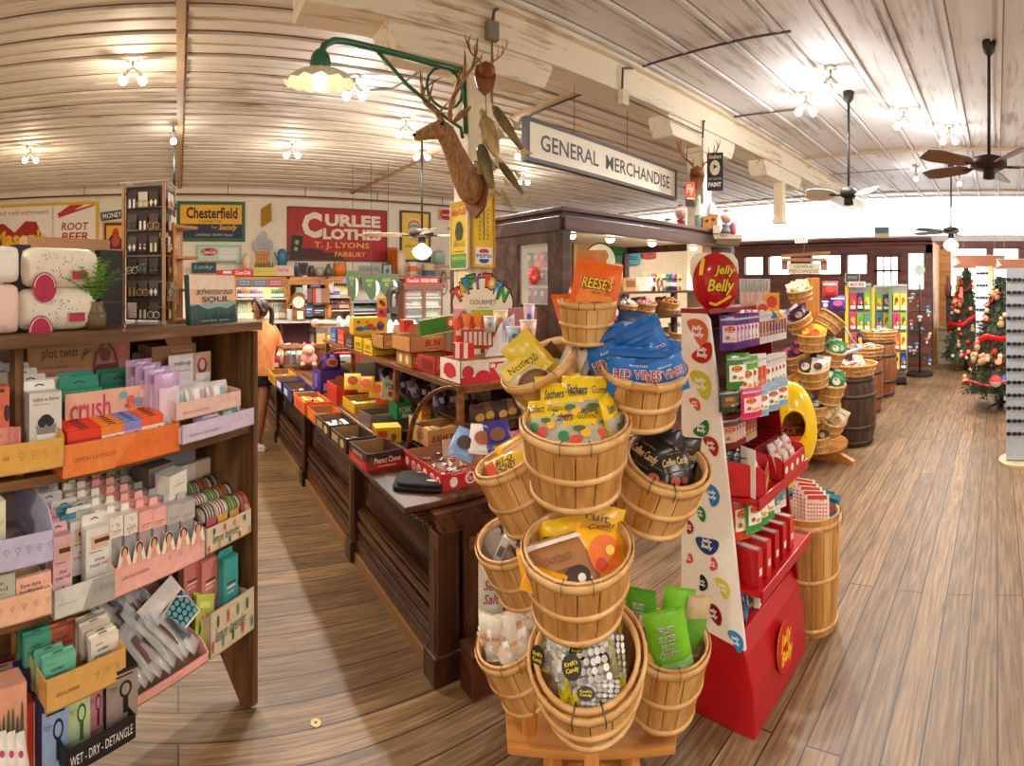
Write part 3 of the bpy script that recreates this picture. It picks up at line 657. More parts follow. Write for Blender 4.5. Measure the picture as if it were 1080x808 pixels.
# fans
def fan(label,px,py,rod_top,r,nb,blade,bm,globe,hub,ang=0,R=.6,pitch=.2,hubm=None):
 p=PR(px,py,r);hubm=hubm or IRON
 t=thing('ceiling_fan',label,'ceiling fan',T(p.x,p.y,p.z)@RZ(-(px-A0)/F))
 b=B();b.tube([(0,0,.04),(0,0,ZC-p.z)],.014,DK);b.lathe([(.0,ZC-p.z),(.06,ZC-p.z),(.05,ZC-p.z-.08),(.015,ZC-p.z-.12)],DK);obj('rod',b,t)
 b=B();b.lathe([(.0,.06),(hub*.5,.055),(hub,.03),(hub,-.03),(hub*.7,-.055),(.0,-.06)],hubm,24);b.lathe([(.045,-.05),(.05,-.13),(0,-.14)],hubm);obj('motor',b,t)
 for i in range(nb):
  a=ang+2*pi*i/nb;b=B();X=RZ(a)@T(hub*.9,0,-.03)@RX(pitch)
  b.tube([(-.03,0,0),(.12,0,0)],.012,hubm,6,X);b.prism([(.06,-.04),(.12,-.07),(R*.8,-.085),(R,-.06),(R,.06),(R*.8,.085),(.12,.07),(.06,.04)],.008,bm,X);obj('blade',b,t,bev=.002)
 if globe:
  b=B();b.lathe([(.03,-.14),(.05,-.16),(.11,-.2),(.125,-.25),(.1,-.3),(.03,-.34),(0,-.345)],M('#fff3da',em=5));obj('globe_shade',b,t)
  light((p.x,p.y,p.z-.45),45,NEUT,.1)
 return t
fan('brown ceiling fan with glowing globe beside the yellow framed poster',445,246,0,6.8,4,0,M('#b59a7c',.5),1,.16,.15,.62)
fan('industrial ceiling fan with three grey blades on a long rod',895,203,0,5.42,3,0,M('#b9bcc0',.35,.5),0,.09,1.2,.36,.6)
fan('dark ornate ceiling fan at the upper right with wooden blades',1043,172,0,4.3,5,0,M('#7b5a48',.4),0,.15,.1,.52,.3)
fan('dark ceiling fan with glowing globe near the front windows',1003,243,0,8.6,5,0,M('#5a5560',.4),1,.13,.1,.6)
# daylight already enters by the windows; the gooseneck lamp
gl=thing('gooseneck_lamp','green gooseneck wall lamp with scalloped white shade fixed to the first column','lamp',T(0,0,0))
GREEN=M('#2f6b47',.35,.2);p=PR(337,92,2.9)
e0=Vector((1.885,3.05,PR(489,76,3.58).z))
pt=[e0,PR(452,66,3.45),PR(400,52,3.2),PR(365,44,3.03),PR(352,43,2.97),PR(342,48,2.92),PR(338,58,2.9),PR(337,66,2.9)]
b=B();b.tube(pt,.021,GREEN,10);obj('arm',b,gl)
b=B();b.tube([PR(398,54,3.2),PR(430,90,3.33),PR(470,124,3.5),PR(486,135,3.56),PR(488,146,3.57)],.012,GREEN,8);obj('brace',b,gl)
b=B();q0=Vector((1.88,3.1,e0.z-.12));b.tube([q0+Vector((-.14+.14*cos(a),0,.14*sin(a)))for a in[i*2*pi/14 for i in range(15)]],.01,GREEN,6);b.tube([e0+Vector((0,.03,0)),q0+Vector((0,-.05,-.3))],.02,GREEN,6);obj('scroll',b,gl)
X=T(p.x,p.y,p.z)@RX(.12)
b=B();vs=[];fs=[];n_=56;prof=[(.05,.1),(.1,.088),(.145,.066),(.18,.04),(.2,.02)]
for k,(r_,z_)in enumerate(prof):
 for i in range(n_):
  a=2*pi*i/n_;w_=1+.03*(k/4)*cos(a*14);vs.append((r_*w_*cos(a),r_*w_*sin(a),z_+.007*(k/4)*cos(a*14)))
for k in range(4):
 for i in range(n_):fs.append((k*n_+i,k*n_+(i+1)%n_,(k+1)*n_+(i+1)%n_,(k+1)*n_+i))
b.add(vs,fs,M('#efe6d0',.35),X,True);obj('shade',b,gl)
b=B();b.lathe([(.055,.09),(.06,.13),(.05,.17),(.025,.2),(0,.2)],GREEN,X=X);obj('socket',b,gl)
b=B();b.ball((0,0,.03),(.045,.045,.055),GLOW['w'],X);obj('bulb',b,gl);light(p+Vector((0,0,-.12)),5,WARM,.05)
# ================= goods on the left shelving unit =================
def rbox(b,w,d,h,m,X=None,e=4,n=24,ends=(.55,.86,.97,1)):
 """soft box centred on x,y, standing on z=0"""
 vs=[];fs=[];st=[(-1,ends[0]),(-.93,ends[1]),(-.8,ends[2]),(-.5,ends[3]),(0,1),(.5,ends[3]),(.8,ends[2]),(.93,ends[1]),(1,ends[0])]
 for u,s in st:
  for i in range(n):
   a=2*pi*i/n;ca,sa=cos(a),sin(a);q=(abs(ca)**e+abs(sa)**e)**(-1/e);vs.append((u*w/2,ca*q*d/2*s,h/2+sa*q*h/2*s))
 k=len(st)
 for j in range(k-1):
  for i in range(n):fs.append((j*n+i,(j+1)*n+i,(j+1)*n+(i+1)%n,j*n+(i+1)%n))
 fs.append(tuple(range(n)));fs.append(tuple(range((k-1)*n,k*n))[::-1]);b.add(vs,fs,m,X,True)
def SB(x0,x1,yt,yb,v,zb=None):
 a,c,z0,z1=SF.span(x0,x1,yt,yb,v);z0=z0 if zb is None else zb;return SX@T((a+c)/2,v,z0),c-a,z1-z0
def hbox_geo(b,w,d,h,c,flap=None,f=(),l=(),th=.03,X=None):
 """carton with a hang tab standing up from its back edge"""
 X=X or I4;box_geo(b,w,d,h,c,f,l,X=X)
 b.prism([(-w/2,0),(w/2,0),(w/2,th*.7),(w/2-.006,th),(-w/2+.006,th),(-w/2,th*.7)],.0015,flap or c,X@T(0,d-.001,h)@RX(pi/2))
 b.art([('l',[(.35,.45),(.5,.62),(.65,.45)],.004,'#4b3f3a')],w,th,X@T(-w/2,d-.0026,h)@RX(pi/2))
def icons(x0,x1,y,r,n,c='#6a5550',asp=3):
 out=[]
 for i in range(n):
  x=x0+(x1-x0)*i/max(1,n-1);P=[(x+r*cos(2*pi*k/10),y+r*asp*sin(2*pi*k/10))for k in range(11)];out.append(('l',P,.0012,c));out.append(('r',x-r*.4,y-r*asp*2.1,x+r*.4,y-r*asp*1.8,c))
 return out
def shelf_tray(name,label,x0,x1,yt,yb,v,d,c,items=(),z=None,bh=None,ci='#c9a47c',group=None,rz=0):
 X,w,h=SB(x0,x1,yt,yb,v,z);b=B();tray_geo(b,w,d,h,c,ci,bh=bh or h*1.4);b.art(items,w,h,FA(w));return obj(name,b,X=X@RZ(rz),label=label,cat='display tray',group=group),X,w,h
ZT=1.6895
# --- on top
X,w,h=SB(-45,21,258,346,.03,ZT)
t=thing('cosmetic_cooler','tall rounded white and pale pink small cooler box at the far left on top','cooler',X)
b=B();rbox(b,w,.2,h*.57,M('#f0cfc4',.25,var=.03),T(0,.1,0),7,ends=(.9,.97,1,1));obj('body',b,t);b=B();rbox(b,w,.2,h*.42,M('#f4efe9',.22,var=.02),T(0,.1,h*.58),7,ends=(.9,.97,1,1));obj('door',b,t)
X,w,h=SB(20,28,258,346,.1,ZT);carton('black_box','black box edge showing between the white cooler and the speckled bags','box',X,w+.03,.1,h,'#231f1e')
SPK=[]
random.seed(5)
for i in range(60):x,y=random.random()*.9+.05,random.random()*.8+.1;a=random.random()*3;SPK.append(('l',[(x,y),(x+.018*cos(a),y+.04*sin(a))],.003,random.choice(['#1d2a3d','#2d7f86','#8a1f3a','#1d2a3d','#33506e'])))
for nm,x0,x1,yt,yb,z,v in(('lower',21,106,303,346,ZT,.06),('upper',26,108,259,303,None,.06)):
 X,w,h=SB(x0,x1,yt,yb,v,z)
 if z:zlow=ZT+h-.004;hl=h
 else:X=SX@T((SF.at(26,v)[0]+SF.at(108,v)[0])/2,v,zlow)
 t=thing('toiletry_bag','cream speckled toiletry bag with pink trim, %s one of the two stacked bags'%nm,'bag',X,'speckled toiletry bags')
 b=B();rbox(b,w,.17,h,M('#efe6d4',.5,var=.04),T(0,.09,0),4,ends=(.5,.85,.96,1));b.art(SPK,w*.8,h*.8,T(-w*.4,.004,h*.1)@RX(pi/2),e=.004);obj('body',b,t)
 b=B();b.box((-w*.47,.06,h*.45),(.02,.03,h*.75),'#c22850');b.art([('e',.5,.0,.5,.8,'#b8214a'),('l',[(.5+.42*cos(pi*k/10),.7*sin(pi*k/10))for k in range(11)],.003,'#f2e8e8')],w*.3,h*.45,T(-w*.42,.0,.004)@RX(pi/2),e=.006);obj('strap',b,t)
 b=B();b.art([('r',0,0,1,1,'#b62a4a')],w*.2,h*.2,T(w*.08,0,h*.22)@RX(pi/2),e=.006);obj('fabric_tag',b,t);b=B();b.tube([(-w*.45,.09,h*.98),(0,.09,h+.001),(w*.45,.09,h*.98)],.003,'#7d7568',6);obj('zip',b,t)
X,w,h=SB(29,116,251,272,.24,ZT);carton('cardboard_box','plain brown cardboard box behind the two speckled bags','box',X@T(0,0,-.16),w,.08,h+.16,'#b98c62')
X,w,h=SB(106,129,264,342,.2,ZT);carton('black_box','stack of black boxes behind the little fern','box',X,w,.1,h,'#201c1b',f=[('r',0,.62,1,.64,'#4a4440'),('r',0,.3,1,.32,'#4a4440')])
# fern
X,w,h=SB(96,121,320,347,.03,ZT)
t=thing('potted_fern','small green fern in a dark glass jar on top of the shelving unit','plant',X@T(0,.06,0))
b=B();b.lathe([(0,0),(.036,0),(.045,.02),(.046,.05),(.034,.085),(.036,.1),(.031,.1),(.03,.085),(.041,.05),(.04,.02)],clear('brown_jar_glass','#8b7a55',.55));b.lathe([(0,.006),(.038,.006),(.04,.06),(0,.062)],M('#3b2a1c'));obj('jar',b,t)
random.seed(9)
for k in range(26):
 a=random.random()*6.28;ln=.15+.09*random.random();el=.75+.7*random.random();b=B();prev=None;pts=[]
 for i in range(9):
  q=i/8;rr=ln*q*cos(el)*(1+.3*q);pts.append(Vector((rr*cos(a),rr*sin(a),.09+ln*q*sin(el)*(1-.28*q)*1.15)))
 b.tube(pts,.0012,'#5b7a2c',4);side=Vector((-sin(a),cos(a),0))
 for i in range(1,9):
  p=pts[i];L_=.03*(1-.75*abs(i/8-.35));f_=(pts[i]-pts[i-1]).normalized()
  for s_ in(-1,1):tip=p+side*s_*L_+f_*.012+Vector((0,0,-.002));b.add([p-f_*.005,p+f_*.006,tip],[(0,1,2)],['#5e9430','#78ad42','#8fc257'][k%3])
 obj('frond',b,t)
 # earring display tower
X,w,h=SB(127,186,190,341,.13,ZT);TWX=X@T(0,.04,0)@RZ(-.95)@T(0,.0,0)
et=thing('earring_display','tall square spinning earring display with wooden posts on top of the shelving unit','display stand',TWX)
W2=.085;FR=M('#b9875a',.5)
for sx in(-1,1):
 for sy in(-1,1):b=B();b.box((sx*W2,W2+sy*W2,h/2),(.012,.012,h),FR);obj('post',b,et)
b=B();b.box((0,W2,h*.5),(W2*1.8,W2*1.8,h*.94),'#3b2a20');obj('core',b,et)
b=B();b.box((0,W2,h),(W2*2.3,W2*2.3,.006),clear('clear_acrylic','#f4f0e8',.4));obj('acrylic_cap',b,et)
b=B();b.box((0,W2,.008),(W2*2.2,W2*2.2,.016),CLEAR);obj('acrylic_foot',b,et)
for z_ in(.12,.3,.48,.66,.82,.97):cr_=B();cr_.box((0,-.004,h*z_),(W2*1.8,.004,.004),'#8a8278');cr_.box((W2+.006,W2,h*z_),(.004,W2*1.8,.004),'#8a8278');obj('card_rail',cr_,et)
random.seed(3);kk=0
for face in range(2):
 for row in range(6):
  for cx in(-.045,0,.045):
   z_=h*(.94-.155*row)-.05;kind=(row*3+face+int(cx*30))%4;b=B();kk+=1
   b.box((0,0,.012),(.038,.002,.062),random.choice(['#4a352a','#3b2a22','#d8cfc2','#57453a']))
   mtl=random.choice([M('#e8d9b0',.3,.7),M('#e9e6e0',.3,.5),M('#3f6b60',.4),M('#d9b26a',.3,.8)])
   for sx in(-.009,.009):
    if kind==0:b.torus(.013,.0016,mtl,T(sx*1.3,-.004,-.005)@RX(pi/2),14,5)
    elif kind==1:b.prism([(0,-.018),(.007,0),(0,.012),(-.007,0)],.002,mtl,T(sx,-.003,0)@RX(pi/2))
    elif kind==2:b.ball((sx,-.005,.008),.0045,mtl,n=8,k=5);b.ball((sx,-.005,-.006),.006,mtl,n=8,k=5)
    else:b.prism([(-.005,-.02),(.005,-.02),(.004,.015),(-.004,.015)],.002,mtl,T(sx,-.003,0)@RX(pi/2))
   Xf=TWX@T(cx,-.008,z_)if face==0 else TWX@T(W2+.012,W2+cx,z_)@RZ(pi/2)
   obj('earring_card',b,X=Xf,label='pair of small earrings on a card hooked to the tall square display',cat='earrings',group='earrings on the tall square display')
X,w,h=SB(184,208,236,338,.12,ZT)
t=thing('earring_rack','narrow orange pine earring rack with little shelves beside the square display','display stand',X)
b=B();b.box((0,.1,h*.5),(w,.014,h),PINE);b.box((-w/2,.05,h/2),(.01,.1,h),PINE);obj('back_board',b,t)
for q in(.02,.33,.66,.97):b=B();b.box((.0,.05,h*q),(w*1.05,.1,.012),PINEX);obj('shelf_board',b,t)
for i,(px,py)in enumerate([(188,243),(192,243),(205,246),(194,297),(198,297),(203,300)]):
 b=B();mt=M('#e9e4da',.3,.5);b.box((0,0,0),(.026,.002,.02),'#c9b28a')
 for q in range(4):b.torus(.007,.0015,mt,T(0,-.004,-.018-.014*q)@RX(pi/2),12,5)
 a_,r_=SF.at(px,.02);obj('drop_earring',b,X=SX@T(a_,.118,SF.z(px,py+3,.02)),label='silvery drop earrings hanging from the orange pine rack',cat='earrings',group='drop earrings on the pine rack')
 # book
X,w,h=SB(201,249,290,340,.02,ZT)
t=thing('book','hardback travel book with a misty forest cover standing at the shelf end','book',X@RX(-.06))
b=B();b.box((0,.014,h/2),(w,.028,h),'#2c4a4c');fr=[('r',0,0,1,1,'#f1c6a4'),('r',0,.7,1,1,'#f4ddc2'),('p',[(0,.42),(.2,.4),(.45,.44),(.7,.4),(1,.46),(1,.3),(0,.3)],'#8fb0a8'),('p',[(0,.36),(.15,.4),(.35,.3),(.6,.34),(.8,.3),(1,.4),(1,0),(0,0)],'#2f5a58')]
for i in range(14):x=i/13;fr.append(('p',[(max(0,x-.04),.0),(min(1,x+.04),.0),(x,.2+.12*((i*7)%5)/5)],'#1b3a3c'))
fr+=[('t','adventurous',.12,.6,.92,.74,'#2b2a35',.45),('t','SOUL',.22,.44,.84,.56,'#1e4a5e',0,.02),('t','SARAH SIMON    MIND RISE',.2,.05,.8,.08,'#d8e0dc')]
b.art(fr,w,h,FA(w));obj('cover',b,t);b=B();b.box((.003,.014,h/2),(w-.004,.022,h-.008),'#efe8da');obj('pages',b,t)
# --- upper bay
Z1=LV[0]+.0005
X,w,h=SB(30,137,356,403,.24,None)
b=B();b.box((0,.005,h/2-.06),(w,.008,h+.12),'#d88b78');b.art([('t','plot twist',.12,.52,.46,.8,'#3a2a38'),('t','microfiber turban towel',.13,.36,.36,.42,'#6b3f3a'),('e',.74,.86,.07,.12,'#6fa9a8'),('e',.73,.58,.06,.16,'#8a4a44'),('l',[(.6,.1),(.64,.62),(.73,.86)],.012,'#8a4a44'),('l',[(.88,.1),(.83,.62),(.75,.86)],.012,'#8a4a44'),('p',[(.6,0),(.9,0),(.84,.36),(.64,.36)],'#7b3f3c'),('e',.5,.1,.04,.14,'#a55a4a'),('e',.05,.08,.03,.12,'#4a3a4a'),('l',[(.5,.52),(.54,.76)],.004,'#3a2a38'),('l',[(.52,.6),(.58,.7)],.004,'#3a2a38')],w,h,T(-w/2,0,0)@RX(pi/2));obj('backdrop_card',b,X=X,label='salmon pink backdrop card lettered plot twist at the back of the upper shelf',cat='card')
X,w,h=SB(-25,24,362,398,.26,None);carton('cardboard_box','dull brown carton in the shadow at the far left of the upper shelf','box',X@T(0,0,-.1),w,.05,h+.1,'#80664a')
# grey hair towel boxes in a row going back, nearest has a face drawing
FACE=[('t','take a bow',.1,.86,.92,.93,'#55504c'),('r',.12,.80,.6,.81,'#8c8680'),('e',.5,.5,.26,.1,'#2c2a2b'),('e',.5,.56,.17,.07,'#232122'),('p',[(.22,.3),(.78,.3),(.82,.47),(.6,.4),(.5,.47),(.4,.4),(.18,.47)],'#8c8783'),('p',[(.26,.04),(.74,.04),(.8,.3),(.2,.3)],'#efece6'),('l',[(.3,.2),(.4,.17),(.45,.2)],.002,'#2b2b2b'),('l',[(.57,.2),(.64,.17),(.72,.2)],.002,'#2b2b2b'),('l',[(.4,.1),(.5,.07),(.6,.1)],.002,'#8d3c3c')]
X,w,h=SB(31,65,414,476,-.02,None)
c0=B();hbox_geo(c0,w,.05,h,'#dcd6d0','#efece6',FACE,[('r',0,0,1,1,'#a9a29c')]);tb=obj('hair_towel_box',c0,X=X,label='pale grey hair wrap box with a drawn face, nearest of its row',cat='box',group='hair wrap boxes')
for i in range(1,4):
 o=tb.copy();COL.objects.link(o);o.matrix_local=X@T(-.006*i,.056*i,.012*i);o['label']='pale grey hair wrap box standing %s the one with the drawn face'%['directly behind','two behind','three behind'][i-1]
for k in range(4):
 X2,w2,h2=SB(-8+k*8.5,14+k*8.5,396+k*1.5,470,.02+.02*k,None);b=B();hbox_geo(b,w2,.04,h2,'#a8a29c','#b9bec0',[('r',0,0,1,1,'#b3ada8')]);obj('hair_towel_box',b,X=X2@T(0,.05,0),label='plain grey hair wrap box in the row at the far left of the upper shelf',cat='box',group='plain grey hair wrap boxes')
X,w,h=SB(-18,10,408,452,-.03,None);carton('salmon_box','salmon red carton with a dark drawing at the left edge of the upper shelf','box',X,w,.05,h,'#cf6a52',f=[('e',.9,.35,.12,.2,'#4a2a22'),('l',[(.5,.9),(.8,.9)],.01,'#5a2a20')])
for i,px in enumerate((-2,5,12)):
 X,w,h=SB(px-16,px+10,452,478,-.045+.012*i,None);carton('pink_pouch','small salmon pink sachet box in the yellow tray at the far left','box',X,w,.012,h,'#dd8b79',f=[('t','lay\nit',.3,.3,.8,.8,'#b5604f')],group='salmon sachets in the yellow tray')
TR={}
def lav(x=.1):return[('t','LEMON LAVENDER',x,.42,x+.42,.56,'#a5522a')]
shelf_tray('display_tray','mustard yellow display tray at the left of the upper shelf',-60,68,470,503,-.06,.16,'#e0a94f',[('t','DER',.47,.5,.52,.62,'#7a5528')]+icons(.62,.93,.62,.02,4,'#9a6f30',4),group=None)
# crush tray
TRO,XC,wc,hc=shelf_tray('display_tray','bright orange display tray full of crush bag charms packets',66,190,459,480,-.05,.2,'#e8752e',[('t','LEMON LAVENDER',.08,.42,.42,.56,'#a34a18'),('p',[(.0,0),(.4,0),(.6,1),(.0,1)],'#ec8740')]+[('t','LEMON LAVENDER',.08,.42,.42,.56,'#a34a18')]+icons(.68,.87,.62,.02,3,'#a34a18',3.5),Z1+.0,bh=.10,ci='#d9682a')
X,w,h=SB(69,156,411,447,.05,None)
b=B();b.box((0,.003,h/2-.03),(w,.004,h+.06),'#f0b9a2');b.art([('t','crush',.05,.18,.52,.88,'#d2476a',0,.01),('e',.68,.78,.05,.12,'#6fb3c8'),('e',.77,.62,.05,.12,'#e8604a'),('e',.86,.5,.06,.14,'#8c8fb8'),('e',.8,.35,.05,.12,'#ef8a4a'),('e',.92,.75,.05,.12,'#f3d2c0'),('e',.72,.45,.03,.07,'#d8476a')],w,h,T(-w/2,0,0)@RX(pi/2));obj('sign_card',b,X=X,label='pink card lettered crush standing in the orange tray',cat='card')
for k,(x0,x1,yt,yb,c,cf,tc_)in enumerate([(70,108,447,472,'#e8432a','#c52a2a','#f3c52e'),(106,132,442,466,'#f08a2c','#f2ede8','#e26a3a'),(130,150,438,461,'#8a8fd0','#e6a8c8','#7a6ac0'),(149,173,433,456,'#ee6428','#f3e3d0','#26201e')]):
 X,w,h=SB(x0,x1,yt,yb,-.03,None);X=X@T(0,0,-.02);b=B();hbox_geo(b,w*.95,.012,h,c,c,[('r',0,0,1,.62,cf),('t','crush',.08,.1,.92,.52,tc_,0,.02)]if k in(0,3)else[('r',0,0,1,.62,cf),('e',.3,.3,.16,.16,tc_),('e',.7,.35,.2,.2,'#7d6fc0'),('e',.5,.15,.12,.1,'#e8a040')],th=.008)
 nm=['red','orange','lilac','deep orange'][k];o0=obj('charm_packet',b,X=X,label='%s crush packet, nearest of its column in the orange tray'%nm,cat='packet')
 for i in range(1,6):
  o=o0.copy();COL.objects.link(o);o.matrix_local=X@T(0,.017*i,.002*i);o['label']='%s crush packet ranked behind the front one in the orange tray'%nm;o['group']='%s crush packets'%nm
  # teal boxes
for k,(x0,x1,yt,yb)in enumerate([(66,108,411,470),(110,148,406,450)]):
 X,w,h=SB(x0,x1,yt,yb,.13+.03*k,None);b=B();hbox_geo(b,w,.03,h,'#4fbf9d','#45a98f',[('l',[(i/6,.9),(i/6+.08,.99),(i/6+.16,.9)],.002,'#2c8a72')for i in range(6)]+[('r',.3,.78,.8,.79,'#2c8a72')],th=.045)
 o0=obj('teal_box',b,X=X,label='teal green carton behind the crush card, %s of the front two'%['left','right'][k],cat='box')
 o=o0.copy();COL.objects.link(o);o.matrix_local=X@T(0,.035,.012);o['label']='teal green carton hidden behind the %s teal one'%['left','right'][k]
X,w,h=SB(72,112,396,420,.2,None);carton('pink_box','raspberry pink carton behind the teal boxes','box',X@T(.05,0,-.04),w,.04,h+.02,'#cf6f86')
for k,px in enumerate((45,58)):X,w,h=SB(px,px+16,398,425,.17,None);carton('white_box','small white carton behind the face box, %s one'%['left','right'][k],'box',X,w,.04,h,'#ddd5cc',f=[('l',[(.2,.8),(.5,.9),(.8,.8)],.003,'#a34a60')])
# sock packs
X,w,h=SB(164,192,392,456,.0,None)
for i in range(4):
 b=B();pouch_geo(b,w*.95,h*.96,.03,M('#c9a2cf',.25),[('r',.1,.1,.9,.78,'#e9cfe0'),('p',[(.3,.75),(.75,.8),(.85,.4),(.7,.12),(.35,.2)],'#f3e4ea'),('l',[(.7,.45),(.76,.3),(.8,.42)],.003,'#3a2a3a')]);obj('sock_pack',b,X=X@T(-.018*i,.012+.035*i,.012*i)@RX(pi/2),label='glossy lilac sock pouch, %s'%['front one of the leaning stack','second in the leaning stack','third in the leaning stack','rearmost of the leaning stack'][i],cat='pouch',group='lilac sock pouches')
X,w,h=SB(160,207,364,405,.2,None);t=thing('open_carton','opened pink and brown carton leaning at the back of the upper shelf','box',X)
b=B();tray_geo(b,w,.1,h,'#b98a62','#7a5638');obj('body',b,t);b=B();b.prism([(0,0),(.12,0),(.15,.1),(-.02,.1)],.003,'#e0a08c',T(-.02,-.002,h*.8)@RX(pi/2-.5));obj('flap',b,t)
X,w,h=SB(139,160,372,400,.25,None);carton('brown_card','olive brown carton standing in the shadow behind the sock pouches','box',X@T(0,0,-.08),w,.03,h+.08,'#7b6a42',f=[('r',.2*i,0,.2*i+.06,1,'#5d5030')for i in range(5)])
X,w,h=SB(178,222,373,402,.14,None);b=B();b.box((0,.003,h/2-.04),(w,.004,h+.08),'#ece4e4');b.art([('t','make-up',.12,.55,.5,.8,'#6b6470',.2),('r',.12,.4,.5,.43,'#a9a0a8'),('r',.58,0,1,1,'#c7a08c'),('e',.78,.5,.12,.3,'#7d2a22'),('e',.78,.55,.07,.2,'#e2b292'),('r',.62,.0,.98,.25,'#efe8e4')],w,h,T(-w/2,0,0)@RX(pi/2));obj('sign_card',b,X=X,label='white card with a portrait behind the stack of white packets',cat='card')
X,w,h=SB(186,254,420,440,-.03,None);pt_,XP,wp,hp=shelf_tray('display_tray','pale pink tray of white wrapped packets, upper of two stacked trays',185,254,419,437,-.03,.14,'#efc7bb',[('t','lemon lavender',.1,.3,.5,.5,'#b98a80')]+icons(.7,.9,.6,.015,3,'#b98a80',4),bh=.08)
shelf_tray('display_tray','pale lilac tray at the shelf end, lower of two stacked trays',192,268,440,459,-.07,.16,'#d5c5dd',[('t','lemon lavender',.1,.3,.5,.5,'#9a8aa8')]+icons(.7,.9,.6,.015,3,'#8a7a98',4),bh=.05)
for i in range(11):
 b=B();pouch_geo(b,.075,.07,.014,M('#ece8e4',.2),[('r',.1,.1,.5,.9,'#f7f5f2'),('e',.7,.5,.2,.34,['#7fb7a6','#c7a0a8','#8fb5c0','#d8c8b0'][i%4])]);o=obj('white_packet',b,X=XP@T(-wp/2+.04+(wp-.08)*((i*3)%11)/10,.03+.018*(i%5),.03+.003*(i%3))@RX(pi/2-.25),label='small white wrapped packet standing in the pale pink tray',cat='packet',group='white packets in the pink tray')
for k,(x0,x1,c)in enumerate([(212,240,'#cbb2d8'),(236,266,'#9fc9a6')]):
 X,w,h=SB(x0,x1,428+(1-k)*4,448,-.03,None);b=B();pouch_geo(b,w,h*1.2,.04,M(c,.2),[('r',.2,.2,.8,.8,'#e6ddea' if k==0 else '#d3e8cf'),('e',.6,.5,.12,.2,'#5f9fb0')]);obj('soft_packet',b,X=X@T(0,.03,0)@RX(pi/2-.7),label=['lilac wrapped packet lying in the lilac tray','green wrapped packet lying in the lilac tray'][k],cat='packet')
 # --- middle bay
Z2=LV[1]+.0005
X,w,h=SB(22,80,506,548,.2,None);b=B();b.box((0,.003,h/2-.05),(w,.004,h+.1),'#c9c8c8');b.art([('t','your roll',.06,.7,.48,.92,'#4f5560'),('r',.08,.52,.4,.58,'#8a8d92'),('r',.08,.4,.4,.46,'#8a8d92'),('p',[(.5,0),(1,0),(.9,.4),(.8,.5),(.8,.7),(.7,.7),(.7,.5),(.6,.42)],'#c98a6a'),('e',.76,.82,.1,.2,'#3a2422'),('e',.77,.76,.06,.14,'#d39a78')],w,h,T(-w/2,0,0)@RX(pi/2));obj('backdrop_card',b,X=X,label='grey card lettered your roll with a portrait on the middle shelf',cat='card')
X,w,h=SB(76,142,492,520,.26,None);carton('long_box','pale sage green carton at the back of the middle shelf','box',X@T(0,0,-.1),w,.05,h+.1,'#a5b59a')
X,w,h=SB(138,206,474,508,.28,None);carton('blue_box','pale grey blue carton leaning at the back of the middle shelf','box',X@T(0,0,-.08),w,.03,h+.08,'#8f98ab')
X,w,h=SB(182,228,488,512,.24,None);carton('kraft_card','cream and kraft card behind the hair tie rolls','card',X@T(0,0,-.06),w,.02,h+.06,'#d9c9ae',f=[('r',0,.4,.5,1,'#ece4dc')])
# lilac tray with icons, and peach tray below
shelf_tray('display_tray','lilac display tray with a row of round icons at the left edge',-60,57,571,606,-.09,.3,'#c0bdd8',icons(.55,.96,.62,.022,5,'#5f5c78',3.2),bh=.21,ci='#8a7a70')
X,w,h=SB(-20,6,530,575,-.04,None);carton('cream_box','cream carton standing in the lilac tray at the left edge','box',X,w,.04,h,'#e3dcc4',f=[('t','clear',.3,.4,.9,.6,'#b5ab88')])
for k,(x0,x1,c,txt)in enumerate([(-14,16,'#b9c0a8','be\nkind'),(17,54,'#eeb79e','bye bye\nbedhead')]):
 X,w,h=SB(x0,x1,607,640,-.075,None);carton('sleep_mask_packet',['sage packet at the left edge in the peach tray','peach packet lettered bye bye bedhead in the peach tray'][k],'packet',X,w,.015,h,c,f=[('t',txt,.1,.5,.72,.82,'#5c4a48'),('r',.1,.38,.7,.4,'#a5786a'),('p',[(.5,0),(.62,.3),(.7,.0)],'#a54a30')])
shelf_tray('display_tray','peach display tray with round icons hanging low at the left edge',-60,55,634,664,-.09,.12,'#f0bd9c',icons(.5,.95,.62,.02,5,'#9a6a58',3.2),bh=.09)
# white and grey tray with boxes
shelf_tray('display_tray','white and grey display tray left of the pink middle tray',57,121,614,645,-.05,.22,'#d9d7cf',[('p',[(.45,0),(1,0),(1,1),(.62,1)],'#a8a49e'),('t','lemon lavender',.06,.45,.36,.53,'#9a958c')]+icons(.66,.95,.6,.03,4,'#7a756e',2.2),Z2,bh=.12,ci='#bfb39c')
def sly(c,tcol='#4a3c40'):return[('r',.18,.62,.85,.86,'#e0b79a'),('r',.3,.72,.9,.8,'#5b3a30'),('t','slow\nyour roll',.12,.28,.88,.46,tcol),('r',.12,.56,.6,.58,'#9a8a88')]
X,w,h=SB(56,76,565,630,-.03,None);b=B();hbox_geo(b,w,.035,h,'#e8b9c0','#f2c0c8',sly(0)+[('p',[(.1,.02),(.5,.2),(.9,.03)],'#3a6a6a')],th=.03);obj('roll_box',b,X=X,label='pink slow your roll carton with a leaf at the foot',cat='box')
X,w,h=SB(91,118,556,613,-.01,None);b=B();hbox_geo(b,w,.035,h,'#e4e1da','#e9e6df',sly(0),th=.035);o0=obj('roll_box',b,X=X,label='white slow your roll carton, foremost in the grey tray',cat='box')
for i in range(1,4):o=o0.copy();COL.objects.link(o);o.matrix_local=X@T(-.035*i,.045*i,.0+.015*i);o['label']='white slow your roll carton, number %s behind the foremost'%['one','two','three'][i-1]
